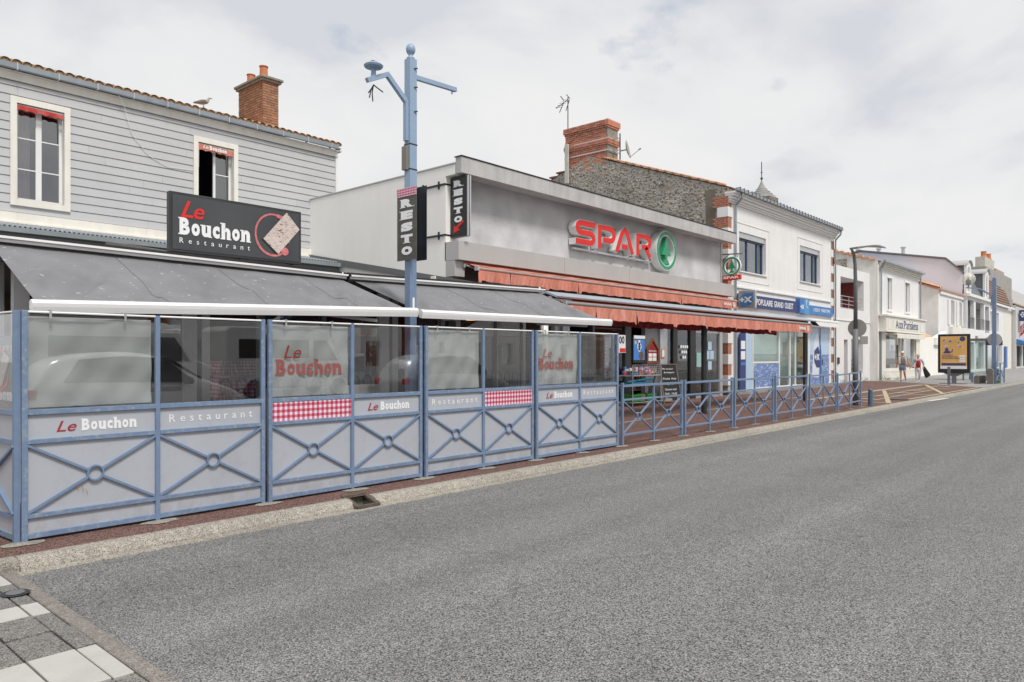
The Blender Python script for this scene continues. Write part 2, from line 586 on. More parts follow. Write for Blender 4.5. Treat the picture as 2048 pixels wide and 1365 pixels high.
# asphalt: pale and dark grit with deep gaps
def grit(name, ca, cb_, cc, s1, gap=.35, big=.12, bstr=.5, bd=.006, rough=.85, tracks=False):
    m, t, b = nmat(name)
    p = pos_node(t)
    vo = t.nodes.new('ShaderNodeTexVoronoi')
    vo.inputs['Scale'].default_value = s1
    t.links.new(p.outputs[0], vo.inputs['Vector'])
    sp = t.nodes.new('ShaderNodeSeparateColor')
    t.links.new(vo.outputs['Color'], sp.inputs[0])
    c = ramp(t, sp.outputs[0], [(0, ca), (.55, cb_), (1, cc)]).outputs[0]
    gp = ramp(t, vo.outputs['Distance'], [(.0, (1, 1, 1)), (gap, (1, 1, 1)), (min(.98, gap + .35), (.22, .22, .22))]).outputs[0]
    c = mixc(t, 1.0, c, gp, 'MULTIPLY')
    n = noise_node(t, p, .9, 6, .6)
    c = mixc(t, 1.0, c, ramp(t, n.outputs[0], [(.3, (1 - big,) * 3), (.7, (1 + big,) * 3)]).outputs[0], 'MULTIPLY')
    n2_ = noise_node(t, p, 14, 4, .7)
    c = mixc(t, 1.0, c, ramp(t, n2_.outputs[0], [(.35, (1 - big * 1.4,) * 3), (.65, (1 + big * 1.1,) * 3)]).outputs[0], 'MULTIPLY')
    if tracks:      # wear along the wheel paths, oil spots and a few sealed cracks
        n3 = noise_node(t, pos_node(t, (.05, 1.1, 1)), 1.0, 4, .55)
        c = mixc(t, 1.0, c, ramp(t, n3.outputs[0], [(.35, (.88, .88, .88)), (.65, (1.14, 1.14, 1.13))]).outputs[0], 'MULTIPLY')
        n4 = noise_node(t, p, 1.7, 3, .5)
        c = mixc(t, ramp(t, n4.outputs[0], [(.70, (0, 0, 0)), (.76, (.35, .35, .35))]).outputs[0], c, (.10, .10, .098))
        v3 = t.nodes.new('ShaderNodeTexVoronoi'); v3.feature = 'DISTANCE_TO_EDGE'; v3.inputs['Scale'].default_value = .22
        n5 = noise_node(t, p, 2.2, 6, .65)
        ad = t.nodes.new('ShaderNodeVectorMath'); ad.operation = 'MULTIPLY_ADD'
        t.links.new(n5.outputs['Color'], ad.inputs[0]); ad.inputs[1].default_value = (.9, .9, 0); t.links.new(p.outputs[0], ad.inputs[2])
        t.links.new(ad.outputs[0], v3.inputs['Vector'])
        c = mixc(t, ramp(t, v3.outputs['Distance'], [(.0, (.45, .45, .45)), (.0022, (0, 0, 0))]).outputs[0], c, (.07, .07, .068))
    t.links.new(c, b.inputs['Base Color'])
    b.inputs['Roughness'].default_value = rough
    b.inputs['Specular IOR Level'].default_value = .3
    bump(t, b, ramp(t, vo.outputs['Distance'], [(0, (1, 1, 1)), (.8, (0, 0, 0))]).outputs[0], bstr, bd)
    return m


M['asphalt'] = grit('asphalt', (.145, .146, .147), (.232, .231, .229), (.345, .342, .336), 112, .42, .06, .38, .004, tracks=True)
M['redasphalt'] = grit('red_asphalt', (.12, .065, .055), (.22, .12, .10), (.33, .21, .18), 110, .40, .12, .4, .004)
M['kerb'] = grit('kerb_concrete', (.24, .22, .185), (.34, .315, .27), (.45, .425, .375), 120, .55, .12, .3, .003)
M['kerbgrey'] = grit('grey_kerb_concrete', (.16, .145, .13), (.23, .21, .19), (.30, .275, .25), 150, .6, .12, .25, .002)
M['slabgrey'] = grit('grey_rough_slab', (.14, .135, .125), (.21, .205, .195), (.30, .29, .275), 130, .5, .10, .4, .003)
M['slabwhite'] = mat('white_painted_slab', (.43, .42, .40), .8, var=.08, scale=5, dirt=(.33, .32, .30), dirtamt=.5, bmp=.4, bscale=30, bdist=.006)
M['jointdark'] = mat('joint_dirt', (.07, .065, .055), .95, var=.3, scale=30)


def rubble():
    m, t, b = nmat('rubble_stone_wall')
    p = pos_node(t, (1, 1, 1.25))
    n0 = noise_node(t, p, 3, 3, .6)
    vo = t.nodes.new('ShaderNodeTexVoronoi'); vo.inputs['Scale'].default_value = 6.5
    ad = t.nodes.new('ShaderNodeVectorMath'); ad.operation = 'MULTIPLY_ADD'
    t.links.new(n0.outputs['Color'], ad.inputs[0]); ad.inputs[1].default_value = (.25, .25, .25); t.links.new(p.outputs[0], ad.inputs[2])
    t.links.new(ad.outputs[0], vo.inputs['Vector'])
    sp = t.nodes.new('ShaderNodeSeparateColor'); t.links.new(vo.outputs['Color'], sp.inputs[0])
    c = ramp(t, sp.outputs[0], [(0, (.17, .15, .125)), (.4, (.29, .265, .225)), (.8, (.40, .37, .33)), (.93, (.34, .20, .10)), (1, (.50, .49, .46))]).outputs[0]
    msk = ramp(t, vo.outputs['Distance'], [(.22, (0, 0, 0)), (.5, (1, 1, 1))]).outputs[0]
    c = mixc(t, msk, c, (.34, .31, .265))
    v2 = t.nodes.new('ShaderNodeTexVoronoi'); v2.inputs['Scale'].default_value = 17
    t.links.new(p.outputs[0], v2.inputs['Vector'])
    s2 = t.nodes.new('ShaderNodeSeparateColor'); t.links.new(v2.outputs['Color'], s2.inputs[0])
    c = mixc(t, ramp(t, s2.outputs[1], [(.80, (0, 0, 0)), (.86, (.8, .8, .8))]).outputs[0], c, (.42, .41, .39))
    c = mixc(t, ramp(t, s2.outputs[2], [(.84, (0, 0, 0)), (.9, (.8, .8, .8))]).outputs[0], c, (.05, .045, .04))
    n = noise_node(t, p, .8, 4, .6)
    c = mixc(t, 1.0, c, ramp(t, n.outputs[0], [(.3, (.75, .75, .75)), (.7, (1.2, 1.2, 1.2))]).outputs[0], 'MULTIPLY')
    t.links.new(c, b.inputs['Base Color']); b.inputs['Roughness'].default_value = .95
    bump(t, b, ramp(t, vo.outputs['Distance'], [(0, (1, 1, 1)), (.6, (0, 0, 0))]).outputs[0], .8, .04)
    return m


M['rubble'] = rubble()


def awning_cloth():
    m, t, b = nmat('grey_awning_cloth')
    p = pos_node(t)
    n = noise_node(t, p, 2, 5, .6)
    c = ramp(t, n.outputs[0], [(.3, (.155, .158, .168)), (.7, (.205, .208, .22))]).outputs[0]
    w_ = t.nodes.new('ShaderNodeTexWave'); w_.inputs['Scale'].default_value = 28; w_.bands_direction = 'X'
    t.links.new(p.outputs[0], w_.inputs[0])
    c = mixc(t, 1.0, c, ramp(t, w_.outputs[0], [(0, (.93, .93, .93)), (1, (1.05, 1.05, 1.05))]).outputs[0], 'MULTIPLY')
    p2 = pos_node(t, (1, 2.2, 1))
    vo = t.nodes.new('ShaderNodeTexVoronoi'); vo.inputs['Scale'].default_value = 11
    n0 = noise_node(t, p, 9, 2)
    ad = t.nodes.new('ShaderNodeVectorMath'); ad.operation = 'MULTIPLY_ADD'
    t.links.new(n0.outputs['Color'], ad.inputs[0]); ad.inputs[1].default_value = (.12, .12, .12); t.links.new(p2.outputs[0], ad.inputs[2])
    t.links.new(ad.outputs[0], vo.inputs['Vector'])
    sp = t.nodes.new('ShaderNodeSeparateColor'); t.links.new(vo.outputs['Color'], sp.inputs[0])
    sz = t.nodes.new('ShaderNodeMath'); sz.operation = 'MULTIPLY'; sz.inputs[1].default_value = .22
    pw = t.nodes.new('ShaderNodeMath'); pw.operation = 'POWER'; pw.inputs[1].default_value = 3.6
    t.links.new(sp.outputs[0], pw.inputs[0]); t.links.new(pw.outputs[0], sz.inputs[0])
    lt = t.nodes.new('ShaderNodeMath'); lt.operation = 'LESS_THAN'
    t.links.new(vo.outputs['Distance'], lt.inputs[0]); t.links.new(sz.outputs[0], lt.inputs[1])
    c = mixc(t, lt.outputs[0], c, (.48, .46, .43))
    t.links.new(c, b.inputs['Base Color']); b.inputs['Roughness'].default_value = .8
    return m


M['awncloth'] = awning_cloth()


def cloth_red(name, col, fade=.25):
    m, t, b = nmat(name)
    p = pos_node(t, (1, 1, .4))
    n = noise_node(t, p, 5, 6, .65)
    c = ramp(t, n.outputs[0], [(.25, sc3(col, 1 - fade)), (.5, col), (.8, tuple(x * .75 + .16 for x in col))]).outputs[0]
    t.links.new(c, b.inputs['Base Color']); b.inputs['Roughness'].default_value = .85
    n2_ = noise_node(t, pos_node(t, (1, 1, .25)), 26, 4, .6, 1)
    bump(t, b, n2_.outputs[0], .6, .02)
    return m


M['redcloth'] = cloth_red('faded_red_canvas', (.57, .205, .145))
M['reddark'] = cloth_red('deep_red_canvas', (.30, .018, .018), .3)


def gingham(name, s=34, ca=(.42, .02, .06), axis=(1, 0, 2)):
    m, t, b = nmat(name)
    g = t.nodes.new('ShaderNodeNewGeometry')
    sp = t.nodes.new('ShaderNodeSeparateXYZ'); t.links.new(g.outputs['Position'], sp.inputs[0])
    su = t.nodes.new('ShaderNodeMath'); su.operation = 'ADD'
    t.links.new(sp.outputs[0], su.inputs[0]); t.links.new(sp.outputs[1], su.inputs[1])

    def stripe(src):
        a = t.nodes.new('ShaderNodeMath'); a.operation = 'MULTIPLY'; a.inputs[1].default_value = s
        f = t.nodes.new('ShaderNodeMath'); f.operation = 'FRACT'
        h = t.nodes.new('ShaderNodeMath'); h.operation = 'GREATER_THAN'; h.inputs[1].default_value = .5
        t.links.new(src, a.inputs[0]); t.links.new(a.outputs[0], f.inputs[0]); t.links.new(f.outputs[0], h.inputs[0])
        return h.outputs[0]
    ad = t.nodes.new('ShaderNodeMath'); ad.operation = 'ADD'
    t.links.new(stripe(su.outputs[0]), ad.inputs[0]); t.links.new(stripe(sp.outputs[2]), ad.inputs[1])
    hf = t.nodes.new('ShaderNodeMath'); hf.operation = 'MULTIPLY'; hf.inputs[1].default_value = .5
    t.links.new(ad.outputs[0], hf.inputs[0])
    c = ramp(t, hf.outputs[0], [(.2, (.72, .66, .74)), (.5, (.58, .18, .26)), (.95, ca)]).outputs[0]
    t.links.new(c, b.inputs['Base Color']); b.inputs['Roughness'].default_value = .6
    return m


M['gingham'] = gingham('red_gingham', 17)
M['gingham_cloth'] = gingham('red_gingham_cloth', 18)


def banner_mat():
    m, t, b = nmat('grey_mesh_banner')
    o_ = t.nodes['Material Output']
    p = pos_node(t)
    n = noise_node(t, p, 3, 5, .6)
    c = ramp(t, n.outputs[0], [(.3, (.42, .44, .435)), (.7, (.52, .54, .53))]).outputs[0]
    t.links.new(c, b.inputs['Base Color']); b.inputs['Roughness'].default_value = .8
    tr = t.nodes.new('ShaderNodeBsdfTransparent')
    ms = t.nodes.new('ShaderNodeMixShader'); ms.inputs[0].default_value = .86
    t.links.new(tr.outputs[0], ms.inputs[1]); t.links.new(b.outputs[0], ms.inputs[2]); t.links.new(ms.outputs[0], o_.inputs[0])
    return m


M['banner'] = banner_mat()


def corkmat():
    m, t, b = nmat('printed_cork')
    p = pos_node(t, (1, 1, 2.2))
    n = noise_node(t, p, 26, 3, .6)
    c = ramp(t, n.outputs[0], [(.33, (.10, .06, .05)), (.40, (.52, .43, .39)), (.7, (.66, .58, .54))]).outputs[0]
    t.links.new(c, b.inputs['Base Color']); b.inputs['Roughness'].default_value = .4
    return m


M['cork'] = corkmat()


def seaprint(name):
    """printed window film: pale sky above, dark choppy sea below"""
    m, t, b = nmat(name)
    g = t.nodes.new('ShaderNodeNewGeometry')
    sp = t.nodes.new('ShaderNodeSeparateXYZ'); t.links.new(g.outputs['Position'], sp.inputs[0])
    n = noise_node(t, pos_node(t, (1, 1, 3.0)), 6, 7, .7)
    ad = t.nodes.new('ShaderNodeMath'); ad.operation = 'MULTIPLY_ADD'; ad.inputs[1].default_value = .12
    t.links.new(n.outputs[0], ad.inputs[0]); t.links.new(sp.outputs[2], ad.inputs[2])
    base = ramp(t, sp.outputs[2], [(.0, (.10, .17, .38)), (.999, (.42, .56, .72))]).outputs[0]
    sea = ramp(t, n.outputs[0], [(.35, (.07, .13, .33)), (.52, (.16, .26, .52)), (.66, (.60, .68, .80))]).outputs[0]
    gt = t.nodes.new('ShaderNodeMath'); gt.operation = 'GREATER_THAN'; gt.inputs[1].default_value = 1.55
    t.links.new(sp.outputs[2], gt.inputs[0])
    c = mixc(t, gt.outputs[0], sea, (.45, .60, .78))
    t.links.new(c, b.inputs['Base Color']); b.inputs['Roughness'].default_value = .35
    return m


M['seaprint'] = seaprint('sea_print')

# ============================================================ GROUND
struct('ground', MB().add([(-80, -90, -.22), (900, -90, -.22), (900, 500, -.22), (-80, 500, -.22)], [(0, 1, 2, 3)]), M['greypave'], origin=(0, 0, -.22))
struct('road', MB().grid(lambda u, v: (1.3 + u * 400, -9.0 + v * 15.25, -.1 + (.015 * math.sin(v * math.pi))), 60, 14), M['asphalt'], origin=(0, 0, -.1))

KY = 6.43
# walkway in red asphalt, then grey paving further along the street
red = MB()
red.add([(-12, KY, 0), (8, KY, 0), (20, KY, 0), (32, KY, 0), (40.3, KY, 0), (43.7, 9.5, 0), (46.2, 12.3, 0), (46.6, 14, 0), (-12, 14, 0)], [tuple(range(9))])
struct('pavement', red, M['redasphalt'], origin=(0, KY, 0))
struct('pavement_grey', MB().add([(40.3, KY, 0), (400, KY - .5, 0), (400, 16, 0), (46.6, 14, 0), (46.2, 12.3, 0), (43.7, 9.5, 0)], [(0, 1, 2, 3, 4, 5)]), M['greypave'], origin=(40, KY, 0))

# kerb: rounded concrete nosing with a gutter strip
kb = MB()
prof = [(KY, 0.0), (KY - .07, -.004), (KY - .115, -.025), (KY - .15, -.07), (KY - .16, -.11), (KY - .16, -.21), (KY + .0, -.21)]
x = 1.60
while x < 300:
    ln = 4.7 if x < 60 else 40
    x1 = min(x + ln, 300)
    if not (x < 4.57 < x1):
        segs = [(x, x1)]
    else:
        segs = [(x, 4.57), (4.86, x1)]
    for (a, b_) in segs:
        n = len(prof)
        dy = -.0016
        V = [(a + .003, p[0] + dy * max(0, a - 22), p[1]) for p in prof] + [(b_ - .003, p[0] + dy * max(0, b_ - 22), p[1]) for p in prof]
        kb.add(V, [(i, i + 1, n + i + 1, n + i) for i in range(n - 1)] + [tuple(range(n))[::-1], tuple(range(n, 2 * n))])
    x = x1
kb.add([(1.57, KY - .235, -.0925), (22, KY - .235, -.0925), (300, KY - .68, -.0925), (300, KY - .58, -.086), (22, KY - .15, -.086), (1.57, KY - .15, -.086), (1.57, KY - .24, -.11), (22, KY - .24, -.11), (300, KY - .685, -.11)], [(0, 1, 4, 5), (1, 2, 3, 4), (6, 7, 1, 0), (7, 8, 2, 1)])
kb.add([(-12, KY - .16, -.0), (1.594, KY - .16, -.0), (1.594, KY - .002, .002), (-12, KY - .002, .002)], [(0, 1, 2, 3)])
kb.add([(-12, KY - .16, -.2), (1.594, KY - .16, -.2), (1.594, KY - .16, 0), (-12, KY - .16, 0)], [(0, 1, 2, 3)])
struct('kerb', kb, M['kerb'], origin=(0, KY, 0))

# drain inlet let into the kerb
t = empty('storm_drain', (4.70, 6.4, -.1), 'small rusty cast iron gully inlet let into the pale kerb beside the terrace screens', 'drain')
f = MB()
for (a, b_) in (((4.585, 6.24, -.075), (4.585, 6.50, .004)), ((4.845, 6.24, -.075), (4.845, 6.50, .004)), ((4.57, 6.25, -.075), (4.86, 6.25, -.075)), ((4.57, 6.49, .0), (4.86, 6.49, .0))):
    f.beam(a, b_, .055, .03)
f.build('frame', mat('rusty_iron', (.10, .085, .07), .7, metal=.2, var=.25, scale=12, dirt=(.16, .09, .05)), t)
g_ = MB()
g_.box(4.6, 4.84, 6.27, 6.50, -.15, -.12); g_.box(4.6, 4.84, 6.49, 6.52, -.15, -.02); g_.box(4.57, 4.60, 6.27, 6.5, -.15, -.06); g_.box(4.83, 4.86, 6.27, 6.5, -.15, -.06)
g_.build('pit', mat('pit_silt', (.13, .13, .10), .9, var=.3, scale=20), t)
t = None

# paving of the side crossing (lower left of the view), every slab its own piece
pv = struct('crossing_bed', MB().add([(-6, -2, -.084), (1.35, -2, -.084), (1.35, KY - .17, -.084), (-6, KY - .17, -.084)], [(0, 1, 2, 3)]), M['jointdark'], origin=(0, 4, -.084))
xs = [1.455, 1.35, 1.125, .90, .675, .45, .225, 0.0, -.225, -.45, -.675]
rows = [(6.24, 5.87, 1), (5.865, 5.33, 0), (5.325, 5.06, 1), (5.055, 4.70, 0), (4.695, 4.32, 0), (4.315, 3.79, 1), (3.785, 3.45, 0), (3.445, 3.1, 0), (3.095, 2.6, 1), (2.595, 1.9, 0), (1.895, 1.4, 1)]
cache = {}
for (ya, yb, wh) in rows:
    for i in range(len(xs) - 1):
        xa, xb = xs[i], xs[i + 1]
        g = .005
        z = -.055 + random.uniform(-.004, .004)
        tl = random.uniform(-.003, .003)
        s_ = MB().add([(xb + g, yb + g, -.1), (xa - g, yb + g, -.1), (xa - g, ya - g, -.1), (xb + g, ya - g, -.1),
                       (xb + g, yb + g, z), (xa - g, yb + g, z + tl), (xa - g, ya - g, z), (xb + g, ya - g, z - tl)],
                      [(0, 3, 2, 1), (4, 5, 6, 7), (0, 1, 5, 4), (1, 2, 6, 5), (2, 3, 7, 6), (3, 0, 4, 7)])
        s_.build('paving_slab', M['slabwhite'] if wh else M['slabgrey'], pv, bevel=.004)
y = 6.22
kp = struct('crossing_kerb', MB().box(1.462, 1.535, -2, 6.24, -.2, -.085), M['jointdark'], origin=(1.5, 4, -.1))
kk = [6.225, 5.64, 4.07, 3.05, 2.05, 1.05, 0.05]
for a, b_ in zip(kk[:-1], kk[1:]):
    xo = 1.555 + random.uniform(-.004, .004)
    MB().box(1.463, xo, b_ + .005, a - .005, -.19, -.062 + random.uniform(-.003, .003)).build('kerb_stone', M['kerbgrey'], kp, bevel=.006)
t = empty('valve_cover', (1.42, 5.72, -.05), 'small round dark cast iron valve cover at the edge of the tiled crossing', 'cover')
MB().lathe((1.40, 5.60, -.05), [(.075, -.004), (.085, .002), (.075, .006), (.06, .003)], 20).build('rim', M['darkmetal'], t)
MB().lathe((1.40, 5.60, -.044), [(.055, 0), (.05, .004)], 18).build('lid', M['slategrey'], t)

# markings on the walkway
def strip(mb, pts, wd, z):
    P = [Vector(p) for p in pts]
    Lf, Rt = [], []
    for i in range(len(P)):
        d = (P[min(i + 1, len(P) - 1)] - P[max(0, i - 1)]).normalized()
        nn = Vector((-d.y, d.x))
        Lf.append(P[i] + nn * wd / 2); Rt.append(P[i] - nn * wd / 2)
    V = [(p.x, p.y, z) for p in Lf] + [(p.x, p.y, z) for p in Rt]
    n = len(P)
    mb.add(V, [(n + i, n + i + 1, i + 1, i) for i in range(n - 1)])
    return mb


struct('drainage_strip', strip(MB(), [(11.5, 8.9), (13.8, 9.06), (18.06, 9.37), (21.9, 9.67), (26.5, 9.84), (29.5, 9.45), (33.9, 9.4), (42.1, 9.55)], .16, .004), M['greystrip'], origin=(20, 9.4, 0))
yl = MB()
zl = .008
for a, b_, wd in (((28.6, 9.14), (42.0, 9.32), .18), ((33.9, 9.02), (24.95, 6.50), .15), ((41.9, 9.2), (32.4, 6.48), .15),
                  ((27.8, 8.5), (32.2, 6.62), .10), ((25.57, 7.84), (25.0, 6.55), .14), ((33.9, 8.84), (38.0, 7.33), .12),
                  ((25.0, 9.0), (28.5, 9.13), .2), ((27.2, 6.58), (39.6, 6.55), .12), ((29.0, 8.0), (41.0, 8.35), .09), ((26.4, 7.3), (36.0, 7.6), .08)):
    strip(yl, [a, b_], wd, zl); zl += .0006
yl.build('yellow_zigzag_marking', M['yellowline'], origin=(30, 8, 0))['kind'] = 'structure'
wl = MB()
for a, b_ in (((26.96, 7.91), (26.78, 7.4)), ((32.1, 8.03), (32.3, 7.45)), ((34.24, 7.99), (34.4, 7.42)), ((40.3, 8.19), (39.9, 7.74)), ((28.6, 6.2), (31.0, 6.1))):
    strip(wl, [a, b_], .22, .016 if a[1] > 6.4 else -.084)
wl.build('white_dash_marking', M['whiteline'], origin=(30, 8, 0))['kind'] = 'structure'
tag(MB().lathe((27.3, 6.78, .014), [(.30, 0), (.30, .008), (.27, .012)], 20).build('manhole_cover', M['darkmetal']),
    'dark round manhole cover sunk in the red walkway among yellow lines', 'manhole cover')

# ============================================================ BUILDINGS
def holes_wall(mb, x0, x1, z0, z1, y0, y1, holes):
    """a wall slab in the street plane with rectangular openings"""
    cuts = sorted({x0, x1} | {h[0] for h in holes} | {h[1] for h in holes})
    for a, b_ in zip(cuts[:-1], cuts[1:]):
        hs = sorted([(h[2], h[3]) for h in holes if h[0] <= a + 1e-5 and h[1] >= b_ - 1e-5])
        z = z0
        for (c, d) in hs:
            if c > z + 1e-4: mb.box(a, b_, y0, y1, z, c)
            z = max(z, d)
        if z < z1 - 1e-4: mb.box(a, b_, y0, y1, z, z1)
    return mb


def brick_courses(root, name, x0, x1, y0, y1, z0, nrow, ch, mt, bl=.20, gap=.012, skip=(), depth=.10, jit=.004, faces='xXyY', corbel=None):
    """bricks laid round a rectangular core; each brick is a part"""
    for r in range(nrow):
        z = z0 + r * ch
        cb_ = corbel(r) if corbel else 0
        X0, X1, Y0, Y1 = x0 - cb_, x1 + cb_, y0 - cb_, y1 + cb_
        sides = []
        if 'y' in faces: sides.append(('y', X0, X1, Y0))
        if 'x' in faces: sides.append(('x', Y0 + depth, Y1, X0))
        if 'X' in faces: sides.append(('X', Y0 + depth, Y1, X1))
        for (sd_, a, b_, c) in sides:
            n = max(1, round((b_ - a) / bl))
            st = (b_ - a) / n
            off = st / 2 if r % 2 else 0
            cuts = [a] + [a + off + st * k for k in range(0 if off else 1, n + (0 if not off else 0)) if a + 1e-3 < a + off + st * k < b_ - 1e-3] + [b_]
            for p, q in zip(cuts[:-1], cuts[1:]):
                if (sd_, r) in skip: continue
                j = random.uniform(-jit, jit)
                m_ = MB()
                if sd_ == 'y': m_.box(p + gap / 2, q - gap / 2, c + j, c + depth - .012, z + gap / 2, z + ch - gap / 2)
                elif sd_ == 'x': m_.box(c + j, c + depth - .012, p + gap / 2, q - gap / 2, z + gap / 2, z + ch - gap / 2)
                else: m_.box(c - depth + .012, c + j, p + gap / 2, q - gap / 2, z + gap / 2, z + ch - gap / 2)
                m_.build(name, mt, root)


# ---------------------------------------------- restaurant house, grey cladding above a terrace
FY = 17.83
house = empty('restaurant_building', (7, FY, 0), 'two storey restaurant house clad in pale grey boards under an orange tiled roof', 'building')
wins = [(4.36, 5.47, 4.62, 6.88), (8.18, 9.33, 4.62, 6.90)]
wb = MB()
holes_wall(wb, 1.0, 12.34, 0, 7.35, FY + .03, FY + .25, [(a + .1, b_ - .1, c + .1, d - .1) for a, b_, c, d in wins])
wb.box(12.14, 12.34, FY + .25, 25.5, 0, 7.3)
wb.box(1.0, 1.2, FY + .25, 25.5, 0, 7.3)
wb.box(1.0, 12.34, 25.3, 25.5, 0, 7.3)
wb.build('wall', M['joint'], house)
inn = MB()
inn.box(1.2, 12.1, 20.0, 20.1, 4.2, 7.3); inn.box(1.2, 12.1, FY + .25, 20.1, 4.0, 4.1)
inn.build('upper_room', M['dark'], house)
# the planks, one by one
z = 4.475
pitch = .187
row = 0
while z < 7.18:
    x = 1.0 - random.uniform(0, 2.4)
    z1 = min(z + pitch, 7.195)
    joints = []
    while x < 12.3:
        ln = 3.6
        joints.append((max(x, 1.0), min(x + ln, 12.30)))
        x += ln
    for (a, b_) in joints:
        pcs = [(a, b_)]
        for (wa, wb_, wc, wd) in wins:
            if z1 > wc + .07 and z < wd - .07:
                np_ = []
                for (p, q) in pcs:
                    if q <= wa or p >= wb_: np_.append((p, q))
                    else:
                        if p < wa: np_.append((p, wa))
                        if q > wb_: np_.append((wb_, q))
                pcs = np_
        for (p, q) in pcs:
            if q - p < .05: continue
            g = .0015
            MB().add([(p + g, FY - .012, z + .004), (q - g, FY - .012, z + .004), (q - g, FY + .004, z1 - .004), (p + g, FY + .004, z1 - .004),
                      (p + g, FY + .03, z + .004), (q - g, FY + .03, z + .004), (q - g, FY + .03, z1 - .004), (p + g, FY + .03, z1 - .004)],
                     [(0, 1, 2, 3), (4, 7, 6, 5), (0, 4, 5, 1), (3, 2, 6, 7), (0, 3, 7, 4), (1, 5, 6, 2)]).build('plank', M['plank'], house)
    z = z1; row += 1
MB().box(12.30, 12.36, FY - .03, FY + .03, 4.3, 7.2).build('corner_trim', M['whitepaint'], house)
f = MB(); f.box(1.0, 12.38, FY - .05, FY + .02, 7.205, 7.36); f.box(1.0, 12.45, FY - .10, FY + .02, 7.36, 7.385)
f.build('fascia_board', M['offwhite'], house)
f = MB(); f.box(1.0, 12.30, FY - .05, FY + .01, 4.27, 4.465); f.box(1.0, 11.47, FY - .10, FY + .01, 4.235, 4.268)
f.build('base_board', M['offwhite'], house)
gt = MB()
gp = [(FY - .10, 7.50), (FY - .105, 7.40), (FY - .16, 7.385), (FY - .21, 7.40), (FY - .22, 7.50), (FY - .212, 7.50), (FY - .205, 7.41), (FY - .16, 7.395), (FY - .11, 7.41), (FY - .108, 7.5)]
n = len(gp)
gt.add([(1.0, a, b_) for a, b_ in gp] + [(12.28, a, b_) for a, b_ in gp], [(i, (i + 1) % n, (i + 1) % n + n, i + n) for i in range(n)] + [tuple(range(n)), tuple(range(n, 2 * n))[::-1]])
gt.build('gutter', M['zinc'], house)
for k in range(15):
    xx = 1.4 + k * .76
    MB().box(xx - .012, xx + .012, FY - .228, FY - .09, 7.375, 7.51).build('gutter_bracket', M['alu'], house)
# tiled roof
rf = MB()
rf.add([(1.0, FY - .16, 7.50), (12.42, FY - .16, 7.50), (12.42, 21.9, 8.72), (1.0, 21.9, 8.72), (1.0, 25.9, 7.4), (12.42, 25.9, 7.4)], [(0, 1, 2, 3), (3, 2, 5, 4)])
roof = rf.build('roof', M['claybrown'], house)
WL[roof] = WL[house]
tilem = {}
for r in range(5):
    for k in range(58):
        xx = 1.1 + k * .196 + random.uniform(-.008, .008)
        yy = FY - .22 + r * .33
        zz_ = 7.515 + r * .33 * .30 + random.uniform(-.004, .008)
        key = random.randint(0, 2)
        if key not in tilem:
            def tl(u, v, key=key):
                a = math.pi * u
                rad = .088 - .012 * v + .002 * key
                return (-math.cos(a) * rad, v * .38, math.sin(a) * rad * .75 + v * .38 * .30)
            m_ = MB().grid(tl, 6, 1)
            o = m_.build('roof_tile', M['clay'], origin=(0, 0, 0), solid=.014)
            tilem[key] = o.data
            bpy.data.objects.remove(o)
        o = bpy.data.objects.new('roof_tile', tilem[key])
        COL.objects.link(o)
        o.parent = roof
        o.location = Vector((xx, yy, zz_)) - WL[house]
MB().box(1.05, 12.40, FY - .185, FY - .10, 7.505, 7.572).build('eave_mortar', mat('eave_mortar', (.36, .27, .17), .95, var=.3, scale=14, dirt=(.2, .17, .09)), roof)
# verge boards at the gable end
MB().box(12.38, 12.46, FY - .12, 21.9, 7.36, 7.46).build('verge', M['whitepaint'], house)


